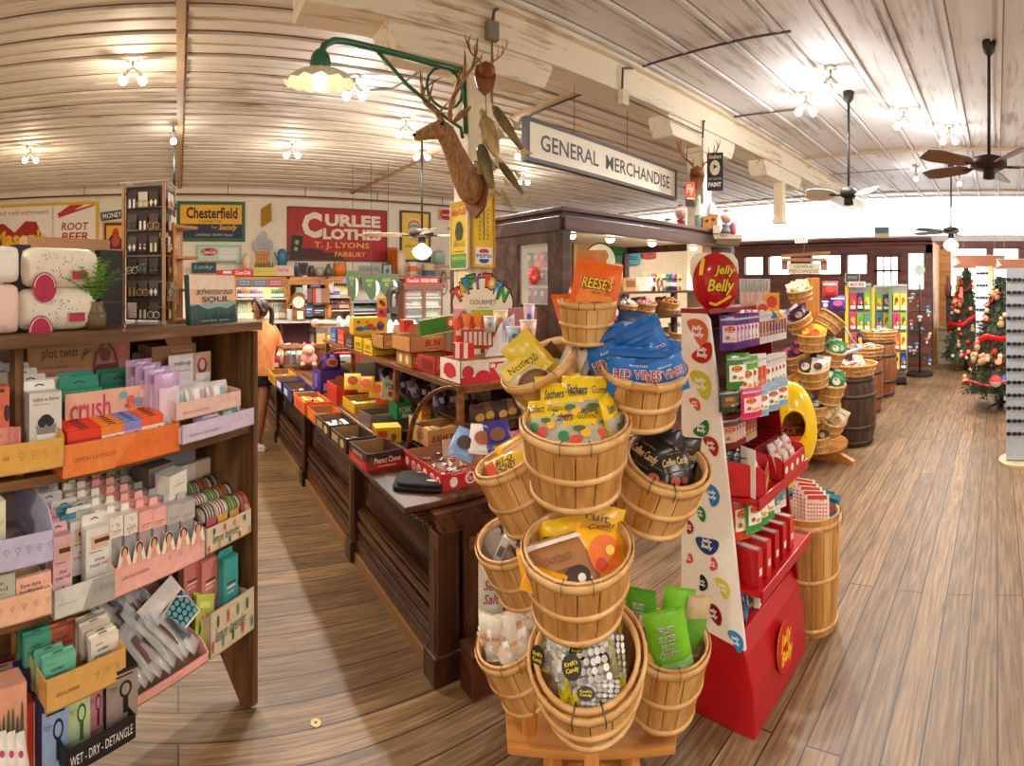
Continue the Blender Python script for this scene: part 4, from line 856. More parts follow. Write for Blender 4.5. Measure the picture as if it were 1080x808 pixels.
for i in range(4):
 for j,c in enumerate(('#e6b0b8','#4f93a8','#b9b6ab')):
  X,w,h=SB(47+16*j+0*i,64+17*j+0*i,548-5*j,600,.06+.05*i,None);b=B();hbox_geo(b,w*.9,.03,h,c,c,[('r',.1,.3,.9,.7,'#e8d9cc')],th=.02);obj('hang_box',b,X=X,label='%s hang tab carton ranked behind the slow your roll cartons'%['pink','blue','grey'][j],cat='box',group='%s hang tab cartons in ranks'%['pink','blue','grey'][j])
  # pink tray of brushes in two plus two plus two columns
shelf_tray('display_tray','long pink display tray with cut out portrait heads on the middle shelf',120,216,582,612,-.05,.3,'#eeb0a4',[('t','LEMON LAVENDER',.08,.5,.35,.62,'#a5605a')]+icons(.58,.94,.66,.018,4,'#9a6058',3.2),Z2,bh=.14,ci='#b98a72')
tl=B()
COLS=[(112,'#efe6d8','#efe6d8'),(127,'#efe6d8','#efe6d8'),(142.5,'#f0b0a4','#f0b0a4'),(157,'#f0b0a4','#f0b0a4'),(172,'#b9b3ae','#a39d98'),(186.5,'#b9b3ae','#a39d98')]
for j,(px,c,cf)in enumerate(COLS):
 for i in range(5):
  x0=px+4;X,w,h=SB(x0,x0+14.5+j*.2,545-j*3.2,600-j*4.5,-.02,None);b=B()
  b.box((0,.02,h*.8),(w*.94,.04,h*.4),M(c,.5));b.prism([(-w*.3,0),(w*.3,0),(w*.25,.024),(-w*.25,.024)],.001,c,T(0,.04,h)@RX(pi/2))
  if c=='#efe6d8':b.art([('e',random.random(),random.random(),.02,.04,'#4a3a34')for _ in range(16)],w*.94,h*.4,T(-w*.47,0,h*.6)@RX(pi/2))
  b.art([('r',.15,.3,.85,.34,'#8a6a62'),('r',.15,.2,.7,.22,'#8a6a62')],w*.94,h*.4,T(-w*.47,0,h*.6)@RX(pi/2))
  b.box((0,.02,h*.3),(w*.8,.03,h*.6),FOG);b.ball((0,.018,h*.3),(w*.22,.012,h*.26),['#57504e','#8a8583','#c9788a','#d07c8c','#6f6a68','#4f4a4a'][j],n=8,k=6)
  col=['speckled cream','speckled cream','coral pink','coral pink','stone grey','stone grey'][j]
  obj('hair_brush_pack',b,X=X@T(-.028*i,.055*i,.014*i),label=('%s headed hair accessory pack, front of its %s column'%(col,['left','right'][j%2]))if i==0 else '%s headed hair accessory pack ranked behind the front pair'%col,cat='package',group='hair accessory packs with %s tops'%col)
for i in range(6):
 px=131+15.5*i;X,w,h=SB(px-6,px+6,576-i*5,597-i*5,-.057,None);b=B();b.prism([(-w*.6,0),(w*.6,0),(w*.45,h*.5),(w*.2,h),(-w*.2,h),(-w*.45,h*.5)],.002,'#f6e2d2',RX(pi/2));b.art([('e',.5,.72,.3,.3,'#4a3026'),('e',.5,.62,.2,.3,'#e0a582'),('p',[(.2,0),(.8,0),(.62,.45),(.38,.45)],'#e0a582')],w,h,T(-w/2,-.002,0)@RX(pi/2));obj('portrait_cutout',b,X=X,label='little printed portrait head standing above the front of the pink tray',cat='cutout',group='portrait heads on the pink tray')
X,w,h=SB(176,200,499,524,.03,None);b=B();box_geo(b,w,.07,h,'#e9e3d6',f=[('r',.2,.5,.8,.54,'#a39a8a')]);obj('cube_box',b,X=X@RZ(.25),label='white cube carton lying on the ranks of hair packs',cat='box')
X,w,h=SB(156,184,491,512,.1,None);b=B();box_geo(b,w,.1,h,'#6b625c',f=[('r',.1,.2,.6,.8,'#7d746c')]);obj('cube_box',b,X=X@RZ(.1),label='dark grey carton lying behind the white cube carton',cat='box')
# hair tie rolls in floral tray
shelf_tray('display_tray','floral printed tray of hair tie rolls at the right end of the middle shelf',217,265,548,570,-.04,.24,'#d9c7a8',[('t','lemon lavender',.14,.3,.72,.66,'#3f6a4a',.3)]+[('e',.06+.11*i,.2+.6*(i%2),.025,.14,['#c9564a','#3f7a4a','#d99a3a'][i%3])for i in range(9)],Z2+.0,bh=.12)
rolls=[['#3a3a44','#cfc5b2','#2c2f3a','#d9c79a'],['#d9d2c4','#b8434a','#e5d9c8','#4a4a5a'],['#3f6a3a','#7f9a4a','#2f5a34','#c9b060'],['#8a3f2a','#c97a4a','#6a2f22','#b85a3a'],['#4a4038','#2c2a2a','#7a6a58','#d9b060']]
for r_ in range(3):
 for c_ in range(4 if r_ else 4):
  px=222+c_*12-r_*9;X,w,h=SB(px-6,px+6,536-c_*5-12*r_,556-c_*5-12*r_,.0+.08*r_,None);b=B();cs=rolls[(c_+r_)%5]
  R_=.038
  for q in range(7):b.torus(R_,.0042,cs[q%4],T((q-3)*.0075,.04,R_)@RY(pi/2),20,6)
  b.prism([(-.028,-.002),(.028,-.002),(.028,.026),(-.028,.026)],.0015,['#c9566a','#e8b04a','#e0a05a'][(c_+r_)%3],T(0,-.004,.01)@RX(pi/2));b.tube([(-.026,.04,R_),(.026,.04,R_)],R_-.006,'#e4dccb',16)
  obj('hair_tie_roll',b,X=X,label='roll of striped hair ties in the floral tray, %s'%['front rank','second rank','rear rank'][r_],cat='hair ties',group='hair tie rolls, %s'%['front rank','second rank','rear rank'][r_])
  # --- lowest bay
Z3=LV[2]+.0005
X,w,h=SB(108,182,612,668,.24,None);b=B();b.box((0,.003,h/2-.1),(w,.004,h+.2),'#d9938c');b.art([('p',[(.3,1),(.36,.7),(.42,.95),(.5,.72),(.5,1)],'#3f6a58'),('e',.85,.8,.08,.1,'#3f6a58')],w,h,T(-w/2,0,0)@RX(pi/2));obj('backdrop_card',b,X=X,label='dusty pink backdrop card behind the heap of bagged clips',cat='card')
X,w,h=SB(176,194,600,640,.24,None);carton('cream_box','cream carton behind the tall coral packs on the lowest shelf','box',X@T(0,0,-.1),w,.03,h+.1,'#d8c6b0')
TR2,XT2,wt2,ht2=shelf_tray('display_tray','curving pink tray heaped with bagged clips on the lowest shelf',140,220,714,724,-.10,.3,'#e3a096',[('t','LEMON LAVENDER',.45,.35,.62,.5,'#b8746c')],None,bh=.1,ci='#8a6a5a')
random.seed(21)
for i in range(36):
 b=B();u=(i%9)/8;v_=(i//9)/3;pouch_geo(b,.085,.17,.03,FOG,[('r',.3,.2,.7,.75,random.choice(['#6a4a3c','#8a5058','#4a3f3c','#9a7464','#5a6266','#7a3f32'])),('e',.5,.5,.16,.2,random.choice(['#4a3f3c','#7a4a4a','#c9b8a8','#8a7f7c']))],win=None)
 obj('clip_bag',b,X=XT2@T(-wt2/2+.05+(wt2-.1)*u+.01*random.random(),.03+.2*v_,.05+.035*v_+.02*random.random())@RZ(.5+.3*random.random())@RX(.5+.25*random.random()),label='clear bag holding a brownish hair clip in the heap on the pink tray',cat='bag',group='heaped clear bags of hair clips')
X,w,h=SB(158,204,640,686,.02,None);b=B();cell=[('r',0,0,1,1,'#d8cdc4'),('r',.06,.04,.98,.62,'#2b2f33')]
for i in range(9):
 for j in range(4):cell.append(('e',.11+.1*i+.04*(j%2),.11+.13*j,.042,.055,'#4f9aa2'))
cell.append(('l',[(.06,.04),(.4,.55),(.8,.62),(.98,.4)],.006,'#c9a8a0'));b.box((0,-.002,h/2),(w,.004,h),'#d8cdc4');b.art(cell,w,h,T(-w/2,-.004,0)@RX(pi/2));obj('patterned_pack',b,X=X@T(0,-.05,.085)@RY(-.45)@RX(-.75),label='flat pack with teal cell pattern lying tilted on the bagged clips',cat='package')
shelf_tray('display_tray','floral cardboard tray at the right end of the lowest shelf',222,268,634,662,-.04,.24,'#cdbb9c',[('t','lemon lavender',.1,.3,.8,.6,'#3f6a5a',.3)]+[('e',.05+.11*i,.25+.5*(i%2),.025,.14,['#b8564a','#3f6a4a','#6a8a7a'][i%3])for i in range(9)],Z3,bh=.13)
def rtube_pack(c,tcol):
 b=B();return b
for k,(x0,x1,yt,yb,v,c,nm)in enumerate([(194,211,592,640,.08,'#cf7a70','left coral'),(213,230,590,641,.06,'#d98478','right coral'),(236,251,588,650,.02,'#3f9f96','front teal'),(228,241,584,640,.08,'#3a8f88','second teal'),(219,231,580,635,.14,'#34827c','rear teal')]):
 X,w,h=SB(x0,x1,yt,yb,v,None);b=B();hbox_geo(b,w,.035,h,c,c,[('r',.2,.5,.8,.53,'#f0d8d0'),('r',.2,.56,.8,.6,'#5a3a38'),('r',.2,.42,.7,.44,'#f0d8d0'),('e',.5,.18,.3,.08,'#e8cfc6' if k<2 else '#8fc9c2')],th=.025);obj('tall_pack',b,X=X,label='tall %s hang tab pack on the lowest shelf'%nm,cat='package')
for i in range(4):
 X,w,h=SB(196+3*i,216+3*i,628+2*i,668+4*i,.09-.035*i,None);b=B();b.box((0,.002,h/2),(w,.008,h),'#b8c04a');b.art([('r',.05,.05,.95,.95,'#7f9a6a' if i<3 else '#8fb0a0'),('e',.6,.45,.28,.2,'#e8a83a'),('e',.4,.5,.15,.12,'#f0c878'),('r',.2,.72,.8,.85,'#d8dc7a'),('p',[(.1,.1),(.3,.3),(.2,.5)],'#3f6a4a')],w,h,FA(w));obj('flower_card_pack',b,X=X@RY(.35)@RX(-.3),label='green and yellow flower printed pack, %s of the leaning four'%['rearmost','third','second','foremost'][i],cat='package')
X,w,h=SB(220,250,640,690,.0,None);t=thing('purse_box','lilac purse shaped carton leaning in the floral tray','box',X@T(0,.02,.05)@RY(-.3)@RX(-.3));b=B();b.box((0,.015,h*.35),(w*.8,.03,h*.7),'#b9a2b2');b.art([('r',0,0,1,.5,'#d8b8a8')],w*.8,h*.7,T(-w*.4,0,0)@RX(pi/2));obj('body',b,t)
b=B();b.prism([(-w*.38,0),(w*.38,0),(w*.4,-.03),(w*.2,-.06),(-w*.2,-.06),(-w*.4,-.03)],.004,'#9a829c',T(0,-.004,h*.72)@RX(pi/2));obj('flap',b,t)
# yellow kraft tray of pads
shelf_tray('display_tray','golden kraft tray of pressure relief boxes on the lowest shelf',48,133,702,736,-.16,.26,'#dcaa5c',[('t','LEMON LAVENDER',.12,.4,.4,.52,'#8a5f28')]+icons(.62,.88,.6,.02,3,'#8a5f28',3.4),None,bh=.1,ci='#c99a5c')
UP=[('t','under\npressure',.12,.5,.72,.78,'#3f4a48'),('r',.12,.42,.8,.44,'#7a8a85'),('e',.45,.14,.2,.07,'#dfeee6'),('r',.12,.86,.4,.88,'#7a8a85')]
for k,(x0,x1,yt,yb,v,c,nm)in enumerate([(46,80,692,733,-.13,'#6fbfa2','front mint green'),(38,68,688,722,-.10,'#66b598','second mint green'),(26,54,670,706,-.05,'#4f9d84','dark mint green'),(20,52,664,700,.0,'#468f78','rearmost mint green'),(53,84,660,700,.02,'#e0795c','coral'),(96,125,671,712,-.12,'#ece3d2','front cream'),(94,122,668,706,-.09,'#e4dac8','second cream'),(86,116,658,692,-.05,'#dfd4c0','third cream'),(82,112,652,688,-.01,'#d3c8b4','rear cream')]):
 X,w,h=SB(x0,x1,yt,yb,v,None);b=B();hbox_geo(b,w,.018,h,c,c,UP,th=.008);obj('pad_box',b,X=X,label='%s carton lettered under pressure in the golden tray'%nm,cat='box')
 # dark brush boxes at the lower left
BRU=lambda c1,c2:[('r',.0,.93,1,1,'#1f1f22'),('r',.15,.86,.85,.89,c2),('e',.6,.62,.2,.16,c2),('e',.6,.62,.13,.11,c1),('r',.52,.18,.68,.5,c2),('t','Detangling\nBrush',.06,.66,.36,.74,c2)]
for k,(x0,x1,yt,yb,v,c,cf,c2,nm)in enumerate([(44,72,742,815,-.15,'#26305c','#8fa6c9','#1d2440','blue'),(71,95,728,792,-.14,'#262a2a','#b9cf9a','#4a6a3a','pale green'),(94,109,720,775,-.13,'#2a2426','#c98a98','#7a2a3a','rose'),(113,144,706,762,-.16,'#1e1c1d','#9a8a7c','#1d1b1c','black and taupe')]):
 X,w,h=SB(x0,x1,yt,yb,v,None);carton('hair_brush_box','%s hair brush carton at the lower left'%nm,'box',X@(RZ(-.1)if k==3 else I4),w,.07,h,c,f=[('r',.0,0,1,.95,cf)]+BRU(cf,c2))
for k,(x0,x1)in enumerate([(20,32),(32,45)]):X,w,h=SB(x0,x1,708+8*k,800,-.06,None);carton('navy_box','plain navy blue carton edge, %s of two by the golden tray'%['left','right'][k],'box',X,w,.05,h,'#1c2348')
X,w,h=SB(70,143,768,800,-.2,None);b=B();tray_geo(b,w,.1,h*.8,'#1c1b1c','#2a2828');b.art([('t','WET - DRY - DETANGLE',.05,.3,.95,.7,'#e8e4de')],w,h*.8,FA(w));obj('display_tray',b,X=X@RZ(.0),label='black tray strip with white lettering under the brush cartons',cat='display tray')
X,w,h=SB(-20,28,726,815,-.14,None);CA=[('r',0,0,1,1,'#e3a386')]
for i in range(7):x=.28+.1*i;CA+=[('e',x,.5-.05*(i%3),.035,.3-.05*(i%2),'#4f5c46'),('e',x+.03,.4,.02,.12,'#6a7a5a')]
carton('cactus_bag','salmon pink gift bag printed with cacti at the bottom left corner','bag',X,w,.06,h,'#dc9a80',f=CA)
X,w,h=SB(26,38,742,815,-.1,None);carton('red_box','narrow red and white carton beside the cactus bag','box',X,w,.05,h,'#c23a2c',f=[('r',.8,0,1,1,'#efe4dc')])
for i in range(5):X,w,h=SB(-8,18,690+8*i,740,.06-.04*i,None);b=B();hbox_geo(b,w,.015,h*.8,'#c99a90' if i else '#8f2a34',None,th=.01);obj('thin_box',b,X=X,label='thin rose carton in the row above the cactus bag' if i else 'dark red carton behind the thin rose cartons',cat='box',group='thin rose cartons' if i else None)
for i in range(3):X,w,h=SB(-6+10*i,8+10*i,792,815,-.2,None);b=B();pouch_geo(b,.06,.08,.02,M('#e8e2d8',.25),[('e',.6,.5,.12,.1,'#b8306a')]);obj('white_packet',b,X=X@RX(pi/2-.5),label='crinkled white packet in front of the cactus bag',cat='packet',group='white packets at the bottom left corner')
# ================= goods on the long counter =================
ZW=.8305;ZD=1.2815
def cam_rz(px):return-(px-A0)/F
def bb(x0,x1,y0,y1,r,rz=0):
 """base centre, width and height of a thing seen in a photographed box at distance r"""
 xm=(x0+x1)/2;p=PR(xm,y1,r);return T(p.x,p.y,p.z)@RZ(cam_rz(xm)+rz),(x1-x0)/F*r,(y1-y0)/F*r
def on(x0,x1,y0,y1,z,rz=0):return bb(x0,x1,y0,y1,(H-z)*F/(y1-Y0),rz)
def otray(label,x,y,w,d,h,c,ci,f=(),l=(),rz=0,z=ZW,name='candy_box',group=None,t=.004,X=None):
 b=B();tray_geo(b,w,d,h,c,ci,t=t);b.art(f,w,h,FA(w));b.art(l,d,h,LA(w,d));return obj(name,b,X=X or T(x,y,z)@RZ(rz),label=label,cat='box',group=group)
def bars(Xb,n,w,d,cols,label,group,length=.11,wd=.03,th=.016,z=.006,seed=1,art=()):
 """wrapped bars loosely filling a box whose front centre is Xb"""
 random.seed(seed);first={}
 for i in range(n):
  c=cols[i%len(cols)];nx=max(1,int((w-.02)//(wd*1.05)));ix=i%nx;lay=i//nx
  X=Xb@T(-w/2+.02+(w-.04)*(ix+.5)/nx,d*.5+random.uniform(-.02,.02),z+lay*th*.8+.003)@RZ(random.uniform(-.25,.25))@T(0,-length/2,0)@RX(random.uniform(-.05,.05))
  if c not in first:
   b=B();pouch_geo(b,wd,length,th,M(c,.3),art,X=None,n=5);first[c]=obj('candy_bar',b,X=X,label=label,cat='candy bar',group=group)
  else:o=first[c].copy();COL.objects.link(o);o.matrix_local=X
  # open boxes along the aisle edge
f1=[('r',0,0,1,.48,'#c8202b'),('r',0,.48,1,1,'#4a2420'),('t','Peanut Chews',.2,.38,.92,.72,'#f2ece4',.1,.02),('r',.3,.16,.8,.24,'#e8b0a8'),('e',.12,.5,.08,.3,'#7a4a30')]
otray('dark red and brown candy box lettered Peanut Chews by the black cloth',1.115,2.66,.225,.25,.095,'#4a2420','#a9845c',f1,[('r',0,0,1,.48,'#c8202b'),('t','ORIGINAL',.2,.55,.8,.8,'#e8dcd0'),('t','Peanut',.2,.1,.8,.4,'#e88a80')],.06)
bars(T(1.115,2.66,ZW)@RZ(.06),10,.2,.2,['#5a3828','#d9cfc4'],'brown and white wrapped chew stick in the red and brown box','chew sticks in the red box',.11,.03,.014,.02,2)
f2=[('t','CHUCKLES',.1,.3,.9,.7,'#d9c9b0')]
otray('dark brown candy box behind the red and brown one on the counter edge',1.09,2.97,.2,.28,.09,'#3c2a20','#9a774f',f2,[('r',.1,.3,.5,.8,'#a9906a'),('e',.75,.5,.12,.3,'#c9b088')],.05)
otray('second dark brown candy box with silver bars on the counter edge',1.08,3.29,.2,.3,.09,'#3a281e','#8f6d48',f2,[('r',.1,.3,.5,.8,'#a9906a'),('e',.75,.5,.12,.3,'#c9b088')],.04)
bars(T(1.08,3.3,ZW),12,.19,.26,['#d8d4d0','#2c2624','#c9c4bf'],'silver and black wrapped bar in the second brown box','silver bars in the brown box',.13,.036,.018,.03,4)
bars(T(1.09,2.99,ZW),4,.19,.24,['#4a3a30','#e0dcd6'],'dark wrapped bar in the first brown box','dark bars in the first brown box',.13,.036,.018,.03,5)
otray('small orange and yellow candy box between the brown and orange boxes',1.08,3.64,.2,.24,.085,'#e8641f','#a97e50',[('r',0,0,.4,1,'#f2c22c'),('r',.4,.2,.7,.8,'#c9302a')],[('r',.2,.2,.7,.8,'#f08a2c')])
otray('orange candy box heaped with yellow packs on the counter edge',1.075,3.92,.21,.38,.1,'#ea6a1e','#b08452',[('r',.1,.3,.9,.7,'#f5b42c')],[('r',.2,.2,.8,.7,'#d94a1c')])
bars(T(1.075,3.93,ZW),14,.2,.34,['#f2b62c','#e8582a','#f5cf4a'],'yellow or orange wrapped pack in the orange box','packs in the orange box',.12,.04,.02,.045,6)
otray('deep blue and white candy box on the counter edge',1.07,4.36,.21,.36,.11,'#23307c','#96734c',[('r',.05,.5,.95,.9,'#d8dbe8')],[('r',.1,.2,.5,.7,'#c9cfe4')])
bars(T(1.07,4.37,ZW),8,.2,.3,['#e9eaf0','#c92a3a'],'white or red wrapped bar in the deep blue box','bars in the deep blue box',.13,.036,.018,.05,7)
otray('blue and red candy box behind the deep blue one',1.07,4.78,.22,.26,.11,'#2b3a96','#96734c',[('r',.1,.3,.9,.8,'#c9352f')],[('r',.1,.3,.9,.8,'#e8e0e8')])
otray('yellow and brown candy box far along the counter edge',1.07,5.1,.22,.4,.11,'#d8a82c','#8a6a40',[('r',.1,.2,.9,.7,'#8a4a22')],[('t','nuts',.2,.2,.8,.8,'#7a3a1c')])
bars(T(1.07,5.12,ZW),8,.2,.34,['#e8c44a','#b5482a'],'yellow or brown bar in the far yellow box','bars in the far yellow box',.13,.036,.018,.06,8)
otray('red and cream candy box furthest along the counter edge',1.1,6.12,.22,.36,.12,'#b5302c','#8a6a40',[('r',.1,.3,.9,.7,'#efe2cc')])
# folded black cloth
b=B();rbox(b,.26,.2,.022,M('#1d1c1e',.9,var=.3,sc=60),e=5);rbox(b,.24,.19,.02,M('#232225',.9,var=.3,sc=60),T(.01,.005,.02),e=5);b.disc((.07,-.045,.042),.03,.003,'#c9a57c',None,16,.014);b.disc((-.01,.055,.042),.018,.003,'#8a6a4c',None,16,.012)
obj('folded_shirt',b,X=T(1.185,2.37,ZW)@RZ(-.62),label='folded black t-shirt lying on the counter corner',cat='clothing')
# red box with white marks, near corner at 1.24,2.24
rd=thing('candy_box','large bright red box with white round marks full of small wrapped candies','box',T(1.24,2.235,ZW)@RZ(.02))
b=B();Lm=[('e',x,.48,.05,.28,'#efe4dc')for x in(.12,.3,.44,.6,.78,.92)]+[('e',x,.48,.033,.18,'#c8252e')for x in(.3,.44,.78,.92)]+[('t','m',x-.022,.38,x+.022,.6,'#efe4dc')for x in(.3,.44,.78)]
b2=B();tray_geo(b2,.46,.44,.085,'#c8202a','#b08a62',X=T(.23,0,0));b2.art([('e',.14,.45,.05,.3,'#efe4dc'),('e',.36,.5,.075,.36,'#efe4dc'),('e',.36,.5,.05,.26,'#c8252e'),('t','fo',.325,.36,.395,.64,'#efe4dc'),('e',.62,.5,.075,.36,'#efe4dc'),('e',.62,.5,.05,.26,'#c8252e'),('e',.86,.45,.05,.3,'#efe4dc'),('t','TOOTSIE ROLL',.1,.86,.55,.97,'#efe4dc')],.46,.085,FA(.46)@T(.23,0,0));b2.art(Lm,.44,.085,frame((0,.44,0),(0,-1,0),(-1,0,0)))
obj('tray',b2,rd);b=B();b.prism([(0,0),(.2,0),(.22,.09),(.02,.1)],.004,'#b08a62',T(.12,.2,.085)@RX(pi/2-.5));obj('flap',b,rd)
random.seed(31);cf={}
for i in range(60):
 c=['#efe6e0','#b5302c','#4a2f86','#e8dcd0','#7a2c24'][i%5];X=T(1.24+.05+.36*random.random(),2.27+.36*random.random()*(1 if i>30 else .6),ZW+.045+.035*random.random())@RZ(random.random()*3)@RX(random.uniform(-.4,.4))
 if c not in cf:b=B();b.tube([(-.03,0,0),(-.018,0,0),(-.014,0,0),(.014,0,0),(.018,0,0),(.03,0,0)],[(.009,.001),(.003,.003),(.008,.008),(.008,.008),(.003,.003),(.009,.001)],M(c,.3),7);b.box((0,0,.0078),(.012,.008,.001),'#b5302c' if c in('#efe6e0','#e8dcd0')else '#efe6e0');cf[c]=obj('wrapped_candy',b,X=X,label='small twist wrapped chew in the large red box',cat='candy',group='twist wrapped chews in the large red box')
 else:o=cf[c].copy();COL.objects.link(o);o.matrix_local=X
for k,(px,py,c,c2,nm)in enumerate([(484,470,'#7fa3d8','#4a3a34','pale blue'),(507,466,'#ece6e2','#a8603a','white'),(528,462,'#3a2c86','#7a5434','dark violet'),(500,480,'#b5825c','#e8ddd4','brown')]):
 X,w,h=bb(px-14,px+14,py-12,py+12,2.72);packet('candy_bag','%s candy bag in the heap behind the leaning basket'%nm,'bag',X@RX(pi/2-.7)@RZ(.3*k-.4),w,h*1.3,.03,M(c,.25),[('e',.5,.5,.3,.25,c2)])
 # --- on the counter behind the rail
otray('light kraft box lettered Sugar Daddy heaped with caramel pops',1.56,2.72,.30,.2,.10,'#d9a866','#c08c4c',[('t','SUGAR DADDY',.08,.25,.94,.62,'#6e2f1a',0,.02)],[('t','SD',.3,.3,.7,.7,'#8a4a22')],.05,ZW+.06)
bars(T(1.56,2.73,ZW+.06),14,.27,.17,['#e0a34a','#d8b878'],'caramel pop in the kraft box','caramel pops in the kraft box',.1,.035,.02,.05,9)
otray('dark green black box under the kraft box',1.56,2.69,.34,.24,.055,'#2c2c24','#3a3628',[('t','SUGAR BABIES',.1,.25,.9,.7,'#b5a878')],(),.05)
X,w,h=on(392,421,437,459,ZW+.06);carton('candy_box','yellow carton with an orange logo lying by the kraft box','box',T(X.translation.x+.03,X.translation.y+.02,ZW)@RZ(-.2),.17,.12,.1,'#f0c02c',f=[('r',.1,.35,.45,.8,'#d9541f'),('e',.7,.4,.1,.2,'#8a5a3a')],l=[('r',.2,.4,.7,.9,'#d9541f')])
otray('shallow dark box behind the yellow carton',1.58,3.08,.3,.26,.06,'#46301c','#5a4026',[('e',.15,.5,.08,.35,'#d9a83a')])
def logo2(a,b_,c):return[('t',a,.08,.3,.92,.72,c,0,.02)]
X,w,h=on(362,398,421,441,ZW+.02);b=B();tray_geo(b,.26,.2,.1,M('#a9a8a2',.25,.6),'#6e5f48',t=.005);obj('tin_box',b,X=T(1.45,3.42,ZW)@RZ(.1),bev=.004,label='silver grey metal tin box among the candy boxes',cat='tin')
otray('yellow candy tray full of yellow packs behind the silver tin',1.50,3.78,.34,.3,.1,'#e6b81e','#b8923c',[('t','BIT-O-HONEY',.05,.3,.7,.7,'#b5301c')],(),.0)
bars(T(1.50,3.79,ZW),14,.3,.26,['#f0cf3a','#e9e2c8'],'yellow wrapped bar in the yellow tray','bars in the yellow tray',.12,.036,.02,.05,10)
otray('red orange candy box lettered Charleston Chew',1.50,4.14,.40,.3,.17,'#dc3f22','#a97344',[('t','CHARLESTON CHEW',.18,.5,.9,.72,'#3a1a14',0,.015)],(),.0)
otray('purple candy box with white marks behind the red orange box',1.42,4.6,.26,.3,.22,'#4a2c8c','#7a5a3c',[('r',.1,.2,.5,.5,'#c9b8e0'),('e',.7,.6,.2,.2,'#d97a2c')],[('r',.2,.2,.6,.8,'#8a6ac0')])
packet('candy_bag','purple and orange candy bag standing over the purple box','bag',T(1.44,4.75,ZW+.2)@RX(pi/2-.2),.18,.15,.06,'#4b2f8f',[('e',.5,.5,.35,.3,'#d97a3c'),('e',.5,.5,.2,.15,'#8a3a1c')])
for k,(px,py,c,c2)in enumerate([(386,405,'#e8a81c','#d9591c'),(372,402,'#f0c030','#b5301c'),(398,411,'#f0b82c','#e8541f'),(405,418,'#d9431c','#f0c02c')]):
 X,w,h=bb(px-9,px+9,py-6,py+8,4.0);packet('candy_bag','%s candy bag behind the red orange box, %s'%(['amber','yellow','golden','scarlet'][k],['topmost','leftmost','beside the green box','lowest'][k]),'bag',X@RX(pi/2-.6),w,h*1.2,.03,c,[('e',.5,.5,.3,.3,c2)])
X,w,h=on(396,411,408,431,ZW+.06);t=thing('open_carton','green mint carton with its pale lid standing open','box',T(1.56,3.36,ZW+.06)@RZ(.1));b=B();tray_geo(b,.13,.12,.12,'#1f7a44','#2b5a38');b.art([('t','YORK',.1,.4,.9,.75,'#e8f0e8'),('r',.3,.1,.7,.35,'#b9c8b4')],.13,.12,FA(.13));obj('body',b,t)
b=B();b.box((0,0,.06),(.15,.004,.15),'#cfd2b4');b.art([('t','YORK',.15,.5,.9,.8,'#1f7a44',0,.02),('e',.5,.3,.14,.14,'#c93a2c')],.15,.15,T(-.075,-.0025,-.015)@RX(pi/2));b2=obj('lid',b,t);b2.matrix_local=T(-.07,.1,.14)@RY(.35)@RX(-.4)
carton('candy_box','tall narrow yellow carton with a red orange logo standing upright','box',T(1.62,3.15,ZW)@RZ(-.1),.07,.06,.2,'#f0bd1e',f=[('r',.1,.62,.9,.9,'#d9541f'),('t','NUT',.15,.68,.85,.84,'#f5d84a')])
otray('white box with dark oval labels below the display shelf',1.84,3.0,.24,.2,.12,'#cfc4b2','#8a7a64',[('e',.25,.5,.14,.35,'#3a2c26'),('t','candy',.5,.35,.92,.65,'#5a2a22')],[('e',.5,.5,.2,.35,'#e8dccc')])
otray('white box with round label beside the one below the display shelf',1.66,3.12,.2,.18,.11,'#d8cdb9','#8a7a64',[('e',.5,.5,.2,.35,'#5a4a3c')])
pk=otray('pink box printed with little heads below the display shelf end',1.86,2.56,.46,.16,.12,'#d97f92','#b8607a',[('t','Sixlets',.22,.4,.46,.7,'#b03a5a',.2),('e',.1,.45,.06,.3,'#7a3a3a'),('e',.55,.45,.06,.3,'#6a2c2c'),('e',.75,.55,.07,.34,'#efe4e0'),('e',.75,.55,.03,.16,'#c9303a')])
for i in range(5):
 c=['#5a3a28','#7a5434','#3f3028','#8a6038','#4a3428'][i];X=T(1.70+.085*i,2.62+.02*(i%2),ZW+.12);packet('candy_bag','dark brown candy bag standing behind the pink box','bag',X@RX(pi/2-.1),.11,.17,.05,c,[('e',.5,.6,.3,.15,'#d9a84a'),('r',.15,.2,.85,.4,'#6a4c34')],group='brown bags behind the pink box')
 # purple and silver bars ranked on the lower case shelf
random.seed(12)
cc=['#4a3a6a','#c9c4cc','#6a3040','#2c2638','#8a7aa0','#5a2f3a']
fst={}
for i in range(54):
 c=cc[(i*5)%6];X=T(1.64+.06*(i%5)+.01*random.random(),2.95+.062*(i//5)*5.6/3.5,1.038)@RX(pi/2-.5)@RZ(random.uniform(-.3,.3))
 if c not in fst:b=B();pouch_geo(b,.055,.13,.02,M(c,.25),[('r',.2,.3,.8,.6,'#d8d0dc' if c[1]<'9' else '#4a3a6a')],n=5);fst[c]=obj('candy_bar',b,X=X,label='dark or silver wrapped bar ranked on the lower shelf of the display case',cat='candy bar',group='bars on the lower case shelf')
 else:o=fst[c].copy();COL.objects.link(o);o.matrix_local=X
for i in range(6):
 otray('open box of bars on the counter under the display shelf, %s from the near end'%['first','second','third','fourth','fifth','sixth'][i],1.86,3.3+.36*i,.24,.3,.12,['#3a2c4a','#6a2c24','#2c3a2c','#7a5a2c','#8a2c34','#2c2c4a'][i],'#6a5238',[('r',.1,.3,.9,.7,['#c9b8d8','#e0b84a','#c9d8b8','#f0d080','#f0c8c0','#b8c8e8'][i])],[('r',.2,.3,.8,.7,'#d8c8a8')])
